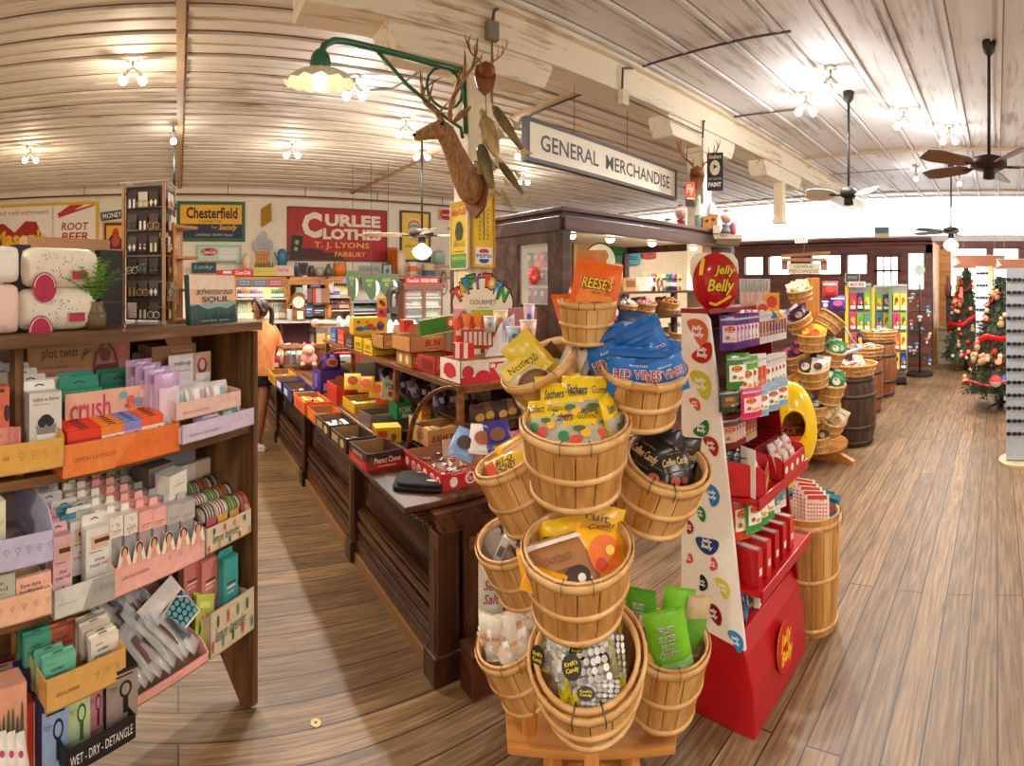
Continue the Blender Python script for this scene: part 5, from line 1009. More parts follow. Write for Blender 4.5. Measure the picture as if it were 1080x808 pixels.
 # --- on the raised shelf
red_w=[('r',0,0,1,.28,'#d0202c'),('e',.1,.5,.08,.3,'#c9303a'),('e',.3,.3,.1,.24,'#d0202c'),('p',[(.4,.1),(.95,.1),(.95,.85),(.4,.85)],'#d0202c'),('t','CHERRY\nMASH',.5,.2,.88,.76,'#f5efe8',0,.03),('e',.44,.7,.04,.1,'#f0e0d0')]
t=thing('candy_box','white and red carton lettered Cherry Mash at the corner of the display shelf','box',T(1.77,2.53,ZD)@RZ(-.0));b=B();tray_geo(b,.5,.24,.13,'#f0e6da','#c9a07c');b.art(red_w,.5,.13,FA(.5));b.art([('e',.5,.5,.3,.35,'#c9303a'),('r',.2,.3,.8,.5,'#d0202c')],.24,.13,LA(.5,.24));obj('body',b,t)
b=B();b.prism([(-.1,0),(.13,0),(.13,.26),(.02,.2)],.004,'#f0ece4',RX(pi/2));b.art([('t','MASH',.6,.3,.95,.9,'#8a6ab8')],.23,.26,T(-.1,-.004,0)@RX(pi/2));o=obj('lid_flap',b,t);o.matrix_local=T(.12,.16,.12)
for k,(px0,px1,y0,y1,r,c,items)in enumerate([(478,500,362,378,3.1,'#d8242c',[('r',.1,.0,.3,1,'#f2e8e0'),('r',.5,0,.7,1,'#f2e8e0')]),(495,530,333,368,3.35,'#e87a1e',[('e',.35,.7,.2,.18,'#d0302c'),('t','MIX',.2,.6,.6,.8,'#f5e6d0')]),(486,520,348,366,3.2,'#a8402c',[('r',.1+.15*i,.1,.2+.15*i,.9,'#e8d8c8')for i in range(6)])]):
 X,w,h=bb(px0,px1,y0,y1,r);carton('candy_box',['small red and white striped carton on the Cherry Mash box','tall orange carton with round red badge behind the Cherry Mash box','rack carton of slim white sticks behind the red striped one'][k],'box',X,w,.05,h,c,f=items)
for i in range(9):
 X,w,h=bb(480+4*i,487+4*i,338-i%3*3,364,3.3);packet('candy_bag','slim orange red candy bag ranked behind the Cherry Mash box','bag',X@RX(pi/2),w*1.3,h,.03,['#e8541e','#c9301c','#f08a2c'][i%3],[('r',.2,.4,.8,.6,'#f5e0d0')],group='orange bags behind the Cherry Mash box',n=5)
otray('clear fronted red box of mint sticks on the display shelf',1.66,2.86,.24,.5,.11,M('#b5241f',.15),'#8a3a20',[('t','PEPPERMINT',.1,.4,.9,.6,'#f0d8c8')],[('t','MINT',.2,.3,.5,.7,'#e8b8a0'),('r',.6,.2,.9,.8,'#8a1a18')],0,ZD)
X,w,h=bb(434,471,351,368,3.55,0)
otray('kraft box lettered BUN with a white inside on the display shelf',1.63,3.14,.27,.3,.1,'#c98f58','#b58a5c',[('t','BUN',.42,.38,.86,.82,'#b82a22',.15,.03),('r',.5,.2,.8,.26,'#8a4a2c')],(),0,ZD+.11)
otray('plain box supporting the BUN box',1.65,3.16,.26,.26,.105,'#b5803f','#a97344',[('r',.1,.2,.9,.8,'#c9a060')],[('e',.3,.5,.1,.3,'#efe0c8'),('e',.7,.5,.1,.3,'#efe0c8')],0,ZD)
carton('candy_box','long green lid with red edge slanting over the BUN box','box',T(1.83,3.28,ZD+.22)@RY(-.13),.36,.02,.12,'#3a8a2c',f=[('r',0,0,1,.05,'#efe8d8'),('r',0,.95,1,1,'#efe8d8'),('e',.68,.5,.1,.36,'#d8452c'),('e',.68,.5,.05,.18,'#efe0c8')])
carton('candy_box','red box end under the slanting green lid','box',T(1.62,3.42,ZD+.22),.08,.08,.09,'#d0301f',f=[('p',[(0,0),(1,0),(1,.8)],'#e8604a')])
otray('open kraft carton behind the BUN box',1.86,3.6,.3,.3,.24,'#b5906a','#9a774f',(),(),0,ZD)
otray('kraft box left of the BUN box',1.62,3.62,.24,.24,.1,'#b9854a','#96713f',[('r',.1,.3,.9,.6,'#d9a868')],(),0,ZD+.08)
cols=[('#f0c81e','#3a3a2c','yellow square'),('#e8bf1e','#3a3a2c','second yellow square'),('#4a3a4a','#c9b0b8','dark plum'),('#d8482c','#f0d0b8','orange red'),('#2c6ab8','#d8e4f0','bright blue')]
for i,(c,c2,nm)in enumerate(cols):
 otray('%s open candy carton at the far left part of the display shelf'%nm,1.60,3.84+.24*i,.2,.2,.12+.02*(i>2),c,'#8a6a4a',[('t','CANDY',.15,.35,.85,.65,c2),],[('t','CANDY',.15,.35,.85,.65,c2),('r',.1,.15,.9,.22,c2)],0,ZD,group=None)
yb_=[('e',.2,.35,.13,.14,'#3a5ab8'),('e',.45,.4,.16,.13,'#2c86c8'),('e',.5,.55,.1,.1,'#c9302c'),('e',.8,.5,.11,.28,'#3a4a9a'),('e',.8,.68,.06,.12,'#c9352c'),('e',.62,.35,.07,.12,'#b83a3a'),('e',.15,.75,.05,.08,'#7a4ab8'),('e',.4,.75,.05,.06,'#d9622c')]
X,w,h=bb(373,408,335,353,4.7,.25);carton('candy_box','long yellow carton printed with colourful sweets, raised behind the small cartons','box',X,w*1.05,.16,h,'#f0bd1e',f=yb_,bev=.003)
b=B();b.box((0,.05,0),(.28,.1,.16),'#8a6038');obj('wooden_box',b,X=X@T(0,0,-.08),label='plain wooden box lifting the long yellow carton',cat='box')
for k,(x0,x1,y0,y1,r,c,nm)in enumerate([(398,408,325,335,4.74,'#d83a6a','pink'),(398,408,314,325,4.74,'#e8a01e','amber')]):
 X,w,h=bb(x0,x1,y0,y1+.6,r);X=X@T(0,.0,0);carton('candy_box','small %s printed carton standing above the long yellow carton'%nm,'box',X,w,.05,h,c,f=[('e',.4,.6,.2,.2,'#3a3a2c'),('e',.65,.4,.2,.2,'#7a4a2c')])
 # little cups and bags behind the oval sign
for k,(x0,x1,y0,y1,r,c,nm)in enumerate([(520,536,328,346,3.35,'#f0d8a0','cream'),(552,564,321,347,3.3,'#d8c0dc','lilac'),(510,524,334,350,3.2,'#bcd0dc','pale blue'),(534,552,345,362,3.15,'#a8c8d8','pale teal'),(548,566,338,360,3.1,'#f0c0a8','peach')]):
 X,w,h=bb(x0,x1,y0,y1,r);b=B();b.lathe([(0,0),(w*.38,0),(w*.5,h),(w*.47,h),(w*.36,.01)],M(c,.3),16);b.lathe([(0,h*.8),(w*.45,h*.8)],M(c,.4),14);b.torus(w*.5,.003,'#f4f0ea',T(0,0,h),16,5);b.art([('e',.5,.5,.3,.25,'#4a7ab8' if k%2 else '#d9826a')],w*.6,h*.6,T(-w*.3,-w*.46,h*.2)@RX(pi/2));obj('candy_cup',b,X=X,label='%s candy filled cup behind the display shelf goods'%nm,cat='cup')
X,w,h=bb(497,530,328,345,3.4);packet('candy_bag','lime green candy bag below the oval candy sign','bag',X@RX(pi/2),w,h,.05,'#8ab52c',[('e',.5,.5,.2,.3,'#d8e08a')])
X,w,h=bb(478,492,326,345,3.45);carton('candy_box','pale pink carton left of the lime green bag','box',X,w,.05,h,'#e8a8b0',f=[('e',.8,.6,.3,.3,'#3a7ac0')])
X,w,h=bb(534,566,325,350,3.5);carton('pink_box','mauve pink box behind the candy cups','box',X,w,.08,h,'#c9808f')
# oval sign
X,w,h=bb(476,542,292,348,3.52);t=thing('oval_sign','cream oval sign lettered Taffy Town Gourmet with a black edge','sign',X@T(0,0,h/2));
b=B();Xo=RX(pi/2);n_=40
b.prism([(w/2*cos(2*pi*i/n_),h/2*sin(2*pi*i/n_))for i in range(n_)],.02,'#211f22',Xo);b.prism([(w/2*.95*cos(2*pi*i/n_),h/2*.94*sin(2*pi*i/n_))for i in range(n_)],.003,M('#f6f0e2',.4,var=.02),T(0,-.02,0)@Xo);obj('sign_face',b,t)
ltr=[('T','#e8502c',-.40,.28),('A','#f0b81e',-.32,.40),('F','#3a9ad8',-.24,.48),('F','#4aa84a',-.17,.53),('Y','#8a5ab8',-.085,.53),('T','#e8502c',.07,.55),('O','#f0b81e',.15,.50),('W','#3a9ad8',.235,.42),('N','#4aa84a',.33,.30)]
b=B()
for ch,c,x,y in ltr:
 for q,(cc_,z_)in enumerate((('#26222a',-.0235),(c,-.025))):
  g=.17 if q else .21;vs,fs=text_geo(ch,0,.06);a=-x*1.3;b.add([(0,0,0)]and[Vector((x*w+(u-.5)*w*g*.8*cos(a)-(v_-.5)*h*g*1.4*sin(a),z_,(y-.12)*h+(u-.5)*w*g*.8*sin(a)+(v_-.5)*h*g*1.4*cos(a)))for u,v_ in vs],fs,cc_)
b.art([('t','GOURMET',.3,.48,.72,.57,'#55504a'),('r',.42,.42,.6,.43,'#8a857c'),('t','CO',.66,.3,.76,.38,'#3a3632',.3)],w,h,T(-w/2,-.0235,-h/2)@RX(pi/2));obj('lettering',b,t)
b=B();b.box((0,.02,-h/2-.0),(.03,.02,.36),MIDW);obj('stand_leg',b,t)
# --- candy cases between the aisle and the far wall
t=thing('glass_case','small wooden framed glass case of candy past the counter display','case',T(1.5,6.1,ZW));b=B();b.box((0,.2,.02),(.5,.4,.04),MIDW);b.box((0,.2,.24),(.5,.4,.03),MIDW)
for sx in(-.235,.235):b.box((sx,.015,.13),(.02,.02,.2),MIDW)
obj('wooden_frame',b,t);b=B();b.box((0,.2,.13),(.47,.36,.18),GLASS);obj('glass',b,t)
for i in range(8):X=T(1.32+.05*i,6.2+.03*(i%3),ZW+.045);packet('candy_bag','small bag inside the little wooden glass case','bag',X@RX(pi/2-.2),.05,.11,.03,['#b5302c','#e8d8c8','#7a3a2c','#d9c0a0'][i%4],(),group='bags in the little glass case',n=4)
def soft(name,label,cat,X,blobs):
 b=B()
 for(x,y,z),r,c in blobs:b.ball((x,y,z),r,M(c,.8))
 return obj(name,b,X=X,label=label,cat=cat)
X,w,h=bb(315,336,362,386,6.3);soft('pig_plush','pale pink pig plush sitting above the glass case','toy',X,[((0,0,.09),(.11,.08,.09),'#e8a898'),((0,-.03,.19),(.075,.07,.07),'#eab0a0'),((0,-.1,.18),(.03,.02,.024),'#d98a80'),((-.05,-.02,.26),(.02,.012,.03),'#e09a8c'),((.05,-.02,.26),(.02,.012,.03),'#e09a8c'),((-.07,-.07,.03),(.03,.05,.03),'#e8a898'),((.07,-.07,.03),(.03,.05,.03),'#e8a898')])
X,w,h=bb(329,350,334,346,6.6);soft('plush_toy','pale rose long plush animal lying on top of the candy dispenser','toy',X,[((-.08,0,.06),(.06,.05,.055),'#dfa092'),((.05,0,.05),(.1,.05,.05),'#e6b0a4'),((.14,0,.045),(.05,.04,.04),'#e6b0a4')])
t=thing('candy_dispenser','glass and wood box dispenser with yellow front on a small wooden stand','dispenser',bb(333,356,346,364,6.3)[0]);b=B();b.box((0,.1,.12),(.26,.2,.22),GLASS);obj('glass_box',b,t);b=B();b.box((-.07,.08,.07),(.1,.14,.12),'#e8b81e');b.box((.07,.02,.05),(.13,.1,.12),M('#f5d21e',.3));b.art([('t','candy',.2,.4,.8,.6,'#3a3a2a')],.1,.1,T(.02,-.031,0)@RX(pi/2));obj('yellow_bins',b,t)
b=B();b.box((0,.1,-.02),(.36,.26,.03),MIDW);b.box((0,.1,-.2),(.3,.22,.34),MIDW);obj('stand',b,t)
b=B();b.box((0,.1,.245),(.28,.22,.02),MIDW);obj('lid',b,t)
t=thing('flower_ornament','bunch of white glass flower ornaments above green leaves','ornament',bb(356,376,330,372,5.6)[0])
b=B()
for i in range(9):a=i*.7;b.tube([(0,0,0),(.03*cos(a),.02*sin(a),.18),(.09*cos(a),.06*sin(a),.26+.02*(i%3))],.004,'#4a7a3a',5)
obj('stem',b,t);b=B()
for i in range(9):a=i*.7;b.ball((.09*cos(a),.06*sin(a),.30+.02*(i%3)),(.03,.025,.055),M('#f4f4f0',.3),n=8,k=6)
obj('petals',b,t);b=B()
for i in range(6):a=i;b.ball((.04*cos(a),.04*sin(a),.04+.02*i),(.03,.02,.03),M('#7ab52c',.5),n=7,k=5)
obj('leaves',b,t)
for k,(x0,x1,y0,y1,r,c,nm)in enumerate([(334,350,389,408,5.5,'#5a3a9a','purple and orange'),(350,372,376,398,5.8,'#e8e2d8','white with a red top'),(352,380,372,388,6.2,'#a8362c','dark red striped')]):
 X,w,h=bb(x0,x1,y0,y1,r);carton('candy_box','%s carton standing between the counter display arches'%nm,'box',T(0,0,0)@X,w,.1,h,c,f=[('e',.5,.5,.3,.3,['#e87a2c','#3a3a3a','#efe4d8'][k])])
for i in range(10):
 y=6.6+.15*i;otray('small open carton in the far run of the counter',1.12,y,.2,.13,.09,['#b5302c','#e8c04a','#3a4a8a','#efe2cc','#7a3a24'][i%5],'#8a6a4a',[('r',.1,.3,.9,.7,'#f0e4d0')],(),0,group='small cartons at the far end of the counter')
 # ================= what the baskets hold =================
def bag_in(bk,x,y,z,w,h,t,c,items,label,lean=.5,rz=0,roll=0,group=None,name='candy_bag',cat='bag',**k):
 R_,hh=bk[1],bk[2];X=bk[0]@T(x*R_,y*R_,hh+z)@RZ(rz)@RX(pi/2-lean)@RZ(roll)
 return packet(name,label,cat,X,w,h,t,c if not isinstance(c,str)else M(c,.28),items,group,**k)
def BX_(k,R,h):o=BK[k];m=o.matrix_local.copy();l,q,s=m.decompose();return(Matrix.LocRotScale(l,q,(1,1,1)),R,h)
# orange bags
q=BX_('reese',.1,.155)
oi=[('e',.5,.32,.4,.22,'#f08a2c'),('t',"REESE'S",.16,.52,.86,.74,'#5a2a12',.15,.05),('t',"REESE'S",.18,.53,.84,.73,'#f5c81e',.15,.015),('e',.62,.2,.25,.12,'#5a2f18'),('e',.62,.24,.2,.08,'#7a4422'),('t','MINIATURES',.4,.44,.8,.49,'#5a2a12')]
bag_in(q,.15,-.15,-.07,.17,.2,.06,'#ee6a1c',oi,'large bright orange peanut butter cup bag standing in the top basket',.25,.05,-.16)
bag_in(q,-.45,.1,-.08,.12,.11,.05,'#e8621a',[('e',.5,.5,.3,.2,'#f0a030')],'small orange bag sunk in the left of the top basket',.7,.5)
bag_in(q,-.2,.5,-.09,.13,.13,.05,'#d95a18',[('e',.5,.5,.3,.2,'#f0a030')],'orange bag at the back of the top basket',.4,-.3)
# pretzel bags
q=BX_('nuts',.15,.2)
bag_in(q,-.3,-.45,-.12,.16,.19,.05,'#d8c8a0',[('r',.05,.7,.95,.95,'#f0d048'),('t','Nestle',.2,.74,.7,.88,'#2a2420'),('e',.5,.36,.4,.28,'#6a3f1e'),('e',.5,.36,.3,.2,'#8a5a2c')],'nut bag with brown oval in the upper left basket',.5,.3)
bag_in(q,.0,-.1,-.06,.13,.17,.04,'#e0c23c',[('p',[(.1,.1),(.9,.1),(.5,.9)],'#f2dc70'),('t','GOLD',.3,.4,.7,.55,'#3a2c20')],'yellow and black printed bag in the upper left basket',.35,.1,.2)
bag_in(q,.45,-.3,-.1,.12,.2,.045,FOG,[('r',.15,.1,.85,.8,'#cfc0a0'),('l',[(.2,.2),(.8,.7)],.006,'#f2efe8')],'clear silvery bag lying at the right of the upper left basket',.6,-.5,-.7)
for i in range(3):bag_in(q,-.5+.4*i,.25,-.15,.11,.15,.04,['#8a6a42','#c9b088','#5a4028'][i],[('e',.5,.5,.3,.2,'#e0d0b0')],'brownish bag deep in the upper left basket',.3,.4*i-.4,group='bags deep in the upper left basket')
# blue licorice bags
q=BX_('vines',.15,.2)
bi=[('t','RED VINES',.1,.36,.9,.58,'#f2e6e8',0,.06),('t','RED VINES',.12,.37,.88,.57,'#a8282c',0,.01),('t',"American",.36,.64,.66,.7,'#e8eef5'),('r',.1,.24,.9,.3,'#9ab08a'),('r',.0,.86,1,1,'#0c5aa8')]
for i,(x,y,z,w,h,le,rz,ro,nm)in enumerate([(-.15,-.7,-.06,.2,.15,.3,0,.05,'front bag'),(.55,-.55,-.06,.17,.15,.35,.35,.25,'right hand bag'),(-.45,-.05,-.08,.18,.2,.2,-.1,.55,'tall left bag'),(.35,.0,-.06,.17,.22,.25,.2,.45,'tall right bag'),(-.1,.3,-.06,.16,.16,.3,0,-.4,'middle bag'),(-.75,-.35,-.1,.13,.15,.5,-.5,.2,'leftmost bag'),(.1,-.3,-.04,.16,.14,.4,.1,.5,'bag behind the front one')]):
 bag_in(q,x,y,z,w,h,.05,'#1470c4',bi,'bright blue licorice bag in the upper right basket, %s'%nm,le,rz,ro)
bag_in(q,-.45,.75,-.02,.1,.16,.04,'#2c4a7a',[('r',.2,.2,.8,.8,'#c9d0dc')],'dark blue and white bag behind the blue licorice bags',.2,0)
# yellow bags
q=BX_('sathers',.178,.25)
si=[('r',0,.0,1,.62,'#b8b4a4'),('t','Sathers',.08,.72,.5,.9,'#1f2a5c',.25,.015),('t','Gummi',.58,.74,.94,.88,'#2a2a3a',.1),('r',0,0,1,.12,'#f5d020'),('t','NET WT 3 OZ',.2,.03,.8,.08,'#3a3a2a'),('e',.3,.4,.1,.1,'#2c8a4a'),('e',.52,.3,.12,.1,'#d8492c'),('e',.72,.44,.1,.1,'#f0b81e'),('e',.6,.52,.12,.05,'#4a6a3a'),('e',.2,.22,.08,.08,'#f2c060')]
for i,(x,y,z,w,h,le,rz,ro,c2)in enumerate([(.0,-.5,-.1,.17,.17,.9,0,.06,'foremost'),(-.55,-.25,-.09,.14,.16,.75,-.4,.25,'left'),(.42,-.2,-.1,.14,.16,.8,.3,-.15,'right'),(-.15,.05,-.07,.16,.17,.6,0,.08,'second row left'),(.2,.3,-.08,.17,.18,.35,.1,-.05,'rear right'),(-.25,.5,-.1,.16,.19,.3,0,.1,'rear left'),(.78,.1,-.1,.09,.16,.3,1.1,0,'edge on at the right')]):
 bag_in(q,x,y,z,w,h,.045,'#f4cf1a',si,'yellow topped gummy candy bag in the upright front basket, %s'%c2,le,rz,ro)
 # bit-o-honey
q=BX_('bitohoney',.125,.27)
bag_in(q,.0,-.45,-.05,.15,.09,.05,'#f0c94a',[('t','BIT-O',.3,.5,.75,.8,'#2a2420',.2,.02),('t','HONEY',.3,.2,.8,.48,'#2a2420',.2,.02),('r',.02,.2,.26,.8,'#d84a2c')],'pale yellow honey candy bag at the front of the left basket',.8,-.1,.1)
bag_in(q,.35,.25,-.05,.12,.09,.05,'#f2c020',[('e',.5,.5,.2,.2,'#e0a020')],'plain yellow bag at the back of the left basket',.5,.3)
bag_in(q,.55,-.1,-.06,.1,.1,.04,'#e0a878',[('r',.2,.2,.8,.8,'#f0d8c0')],'peach pink bag at the right of the left basket',.5,.5)
# coffee
q=BX_('coffee',.168,.25)
ci_=[('t','Coffee Candy',.12,.5,.88,.72,'#d8b87a',.25,.02),('t','sugar free',.3,.78,.7,.84,'#b09a70'),('e',.35,.2,.14,.1,'#b5502a'),('e',.6,.18,.1,.08,'#8a3a22'),('r',.1,.4,.8,.42,'#6a5a48')]
for i,(x,y,z,w,h,le,rz,ro,nm)in enumerate([(-.1,-.45,-.1,.16,.17,1.0,-.1,-.2,'centre'),(.45,-.3,-.08,.14,.16,.9,.35,.25,'right'),(-.6,-.15,-.12,.15,.18,.5,-.5,0,'left'),(.1,.1,-.1,.15,.17,.4,.1,.3,'second row'),(-.35,.4,-.1,.15,.16,.3,0,-.2,'rear left'),(.45,.4,-.12,.14,.16,.3,.2,.1,'rear right')]):
 bag_in(q,x,y,z,w,h,.045,'#221c1b',ci_,'black coffee candy bag in the right basket, %s bag'%nm,le,rz,ro)
 # corn
q=BX_('corn',.178,.25)
bag_in(q,-.1,-.5,-.13,.21,.18,.05,'#a8764a',[('r',0,.9,1,1,'#efe4d8'),('t','CHOCOLATE',.25,.56,.65,.68,'#6a4426'),('r',.2,.42,.7,.44,'#6a4426'),('e',.66,.26,.2,.18,'#3a2216'),('e',.52,.16,.12,.12,'#4a2c1c'),('e',.72,.22,.06,.07,'#f2ece0')],'big brown chocolate bag in the middle front basket',.95,0,.3)
bag_in(q,.5,-.2,-.13,.16,.19,.05,'#f2b41e',[('e',.5,.45,.34,.3,'#e8701c'),('e',.4,.3,.12,.1,'#c93a1c'),('e',.6,.5,.1,.08,'#f5d24a'),('t','Candy',.2,.82,.8,.93,'#3a3020',.2)],'yellow bag of orange candies at the right of the middle front basket',.8,.4,-.2)
bag_in(q,-.55,-.05,-.12,.17,.1,.05,'#f0a81c',[('e',.4,.5,.25,.3,'#c9302c'),('e',.75,.5,.15,.2,'#f5e8d0')],'yellow and red bag at the left of the middle front basket',.7,-.3,.5)
bag_in(q,.2,.35,-.1,.18,.16,.05,'#f0b824',[('e',.5,.5,.3,.3,'#c98a1c'),('t','Fruit',.1,.75,.7,.92,'#3a3a6a')],'golden bag at the back of the middle front basket',.35,.1,-.3)
bag_in(q,-.25,.45,-.12,.14,.12,.05,'#f2c61e',[('r',.1,.5,.9,.7,'#4a3a20')],'yellow bag in the shade at the back of the middle front basket',.3,0,.2)
bag_in(q,-.65,-.6,-.1,.14,.07,.04,'#f0aa18',[('r',.1,.2,.9,.8,'#e8881c')],'orange bag under the edge of the brown chocolate bag',1.0,-.5,.1)
# mints / silver bars
q=BX_('mints',.125,.26)
for i in range(7):bag_in(q,-.6+.2*i,-.15+.3*(i%2),-.09,.035,.13,.016,M(['#d8d4ce','#4a3a34','#a89c92'][i%3],.25,.3),[('r',.2,.3,.8,.6,'#6a5a50')],'silver or dark wrapped bar in the basket below the pale one',.5,-.3+.1*i,.2*(i-3),'silver bars in the second left basket','candy_bar','candy bar')
bag_in(q,-.3,-.1,-.1,.17,.12,.04,FOG,[('r',.1,.1,.9,.9,'#8a7f72')],'clear film bag lying under the silver wrapped bars',.9,0)
# silver caps with yellow border
q=BX_('caps',.178,.26)
def sv():
 random.seed(int(random.random()*1e6));it=[('r',.2,.08,.9,.92,'#8a8886')]
 for i in range(7):
  for j in range(7):it.append(('e',.26+.095*i+.02*random.random(),.13+.115*j+.02*random.random(),.045,.05,random.choice(['#e8e6e2','#d0cdc8','#f4f2ee','#b5b0aa'])))
 return it+[('e',.34,.52,.15,.17,'#26241c'),('t',"Kraft's\nCandy",.24,.44,.44,.6,'#e8d01e',0,.02),('t','NET WT',.05,.2,.13,.4,'#3a3a1a')]
for i,(x,y,z,w,h,le,rz,ro,nm)in enumerate([(.05,-.35,-.13,.2,.2,.95,0,.22,'topmost bag'),(-.55,.05,-.14,.16,.2,.6,-.4,.1,'left bag'),(.3,.1,-.16,.13,.16,.7,.2,-.1,'right bag'),(0,.45,-.14,.18,.18,.4,0,0,'rear bag'),(.1,-.6,-.14,.18,.1,1.1,0,-.1,'bag underneath')]):
 bag_in(q,x,y,z,w,h,.05,'#f0e01a',sv(),'yellow edged clear bag of silvery candy in the lowest front basket, %s'%nm,le,rz,ro)
 # green slices
q=BX_('slices',.15,.29)
gi=[('t','FRUIT\nSLICES\nJELLY\nCANDY',.24,.4,.76,.86,'#f5f0e0',0,.05),('t','FRUIT\nSLICES\nJELLY\nCANDY',.25,.41,.75,.85,'#4a6a20'),('r',.0,.0,1,.34,'#8fc47a'),('e',.35,.16,.2,.09,'#5fae4a'),('e',.7,.2,.18,.09,'#a8d890')]
bag_in(q,.2,-.45,-.1,.15,.24,.05,'#79c42c',gi,'bright green jelly slices bag at the front of the lower right basket',.15,.1,.28)
bag_in(q,-.35,-.4,-.12,.12,.2,.045,'#e8e0d0',[('e',.45,.4,.34,.22,'#f0a030'),('r',.1,.7,.9,.9,'#5a5a62'),('e',.5,.4,.2,.12,'#f5c870'),('r',.1,.0,.9,.1,'#4a5a8a')],'white bag of orange slices in the lower right basket',.2,-.2,.1)
bag_in(q,-.6,.05,-.1,.13,.23,.045,'#5aa82c',gi,'dark green slices bag at the left of the lower right basket',.15,-.4,.25)
bag_in(q,.0,.3,-.1,.12,.24,.04,'#82c83a',[('r',.1,.2,.9,.6,'#b8e090')],'green bag at the back of the lower right basket',.1,.1,-.1)
bag_in(q,.5,.25,-.1,.1,.22,.04,'#c9b08a',[('r',.1,.2,.9,.7,'#6aa83a')],'tan and green bag at the back right of the lower right basket',.1,.3,-.15)
# taffy
q=BX_('taffy',.13,.26)
for i,(x,y,z,w,h,le,rz,nm)in enumerate([(-.3,-.2,-.06,.14,.14,.6,-.3,'front'),(.2,-.35,-.07,.14,.1,.8,.3,'right'),(-.6,.1,-.05,.12,.13,.4,-.7,'left'),(.4,.2,-.05,.16,.1,.6,.3,'rear right')]):
 b=B();pouch_geo(b,w,h,.05,M('#e0d6c6',.3),[('e',.3+.1*(j%3),.3+.13*(j%4),.08,.07,['#f4efe6','#c9b8a0','#d8a878'][j%3])for j in range(7)]+[('t','Salt Water Taffy',.2,.45,.8,.6,'#a86a5a',.3)]);Xq=q[0]@T(x*q[1],y*q[1],q[2]+z)@RZ(rz)@RX(pi/2-le);obj('taffy_bag',b,X=Xq,label='crinkled clear bag of white taffy in the lowest left basket, %s bag'%nm,cat='bag')
X,w,h=bb(505,530,602,650,2.1);packet('candy_bag','tall clear bag with red brown script between the two left baskets','bag',X@RX(pi/2-.1),.1,.2,.05,M('#c9bfb0',.3),[('t','Sea\nSalt',.2,.3,.85,.75,'#8a3040',.3,.01)])
# ================= goods on the red stand =================
def hang(px0,px1,n,yt,yb,Y,cols,label,group,items=None,dx=.008,t=.02,rz=.0):
 a=PY(px0,yt,Y);c=PY(px1,yt,Y);a.x=max(a.x,1.945);xs=[a.x+(c.x-a.x)*i/max(1,n-1)for i in range(n)];first={}
 zt=PY(px0,yt,Y).z;zb=PY(px0,yb,Y).z;hh=zt-zb
 for i,x in enumerate(xs):
  col=cols[i*len(cols)//n];X=T(x,Y,zb)@RZ(rz)@RX(pi/2-.03)
  k=(col,)
  if k not in first:
   b=B();pouch_geo(b,.085,hh,t,M(col[0],.22),(items or(lambda c2:[('r',.1,.2,.9,.72,c2),('e',.5,.6,.3,.1,'#c9352c'),('t','Jelly\nBelly',.3,.5,.7,.68,'#f2d43a'),('e',.35,.35,.12,.06,'#8a6a3a'),('e',.65,.3,.12,.06,'#e8a03a'),('r',.0,.88,1,.94,'#b8b0b8')]))(col[1]),n=6);o=obj('candy_bag',b,X=X,label=label,cat='bag',group=group);first[k]=o
  else:o=first[k].copy();COL.objects.link(o);o.matrix_local=X
hang(750,822,16,336,372,1.10,[('#5a2c7a','#d8c0dc'),('#7a3a8a','#e8e0e8'),('#d8d0d4','#8a5a4a'),('#e0d8dc','#6a3040'),('#e8e2e6','#7a4a5a')],'purple or silvery hanging candy bag on the top peg row of the red stand','bags on the top pegs',rz=-0.65)
hang(750,776,6,382,418,1.04,[('#5ab02c','#e8f0e0'),('#3f8a2c','#f2f5ec')],'green and white hanging candy bag on the middle pegs','green bags on the middle pegs',rz=-0.60)
hang(782,800,4,380,420,1.02,[('#5ab02c','#f0ece4'),('#e8e4dc','#d84a3a')],'white and green hanging candy bag on the middle pegs','white bags on the middle pegs',rz=-0.55)
hang(806,822,5,378,412,1.04,[('#d9d5d2','#f0eeec')],'clear silvery hanging candy bag on the middle pegs','silvery bags on the middle pegs',rz=-0.60)
hang(752,768,4,418,440,1.06,[('#3a4a3c','#5a5a4a')],'dark hanging candy bag under the green bags','dark bags under the green bags',rz=-0.60)
hang(767,795,4,420,452,1.0,[('#e0306a','#f8d8e2')],'hot pink hanging candy bag on the lower pegs','pink bags on the lower pegs',rz=-0.50)
hang(803,824,3,408,438,.99,[('#8ab8dc','#f2f4f6')],'pale blue and white hanging candy bag beside the pink ones','pale blue bags beside the pink ones',rz=-0.43)
hang(752,790,8,448,482,1.10,[('#7a2a2c','#c9b0a8'),('#b8a090','#8a3a34')],'dark red hanging candy bag above the upper red ledge','dark red bags above the upper ledge',rz=-0.55)
zs=.9665;RB='#c31c24'
b=B();tray_geo(b,.16,.18,.1,RB,'#8a1a1c',bh=.15);b.art([('e',.2+.3*i,.45,.09,.3,'#f0c03a')for i in range(3)],.16,.1,FA(.16));obj('display_tray',b,X=T(2.02,.955,zs)@RZ(.35),label='red candy tray with yellow bean marks on the upper ledge, left of two',cat='display tray')
for i in range(4):packet('candy_bag','white and teal printed candy box leaning in the left red tray','bag',T(2.02,.985+.035*i,zs+.02)@RZ(.35)@RX(pi/2-.35),.13,.13,.02,'#e6ece6',[('r',0,.8,1,1,'#3a8a94'),('e',.5,.45,.22,.16,'#d8433a'),('e',.2,.3,.12,.1,'#3a9aa0'),('e',.8,.3,.12,.1,'#f0b030'),('e',.3,.65,.1,.08,'#e8903a')],'white and teal packs in the left red tray',n=6)
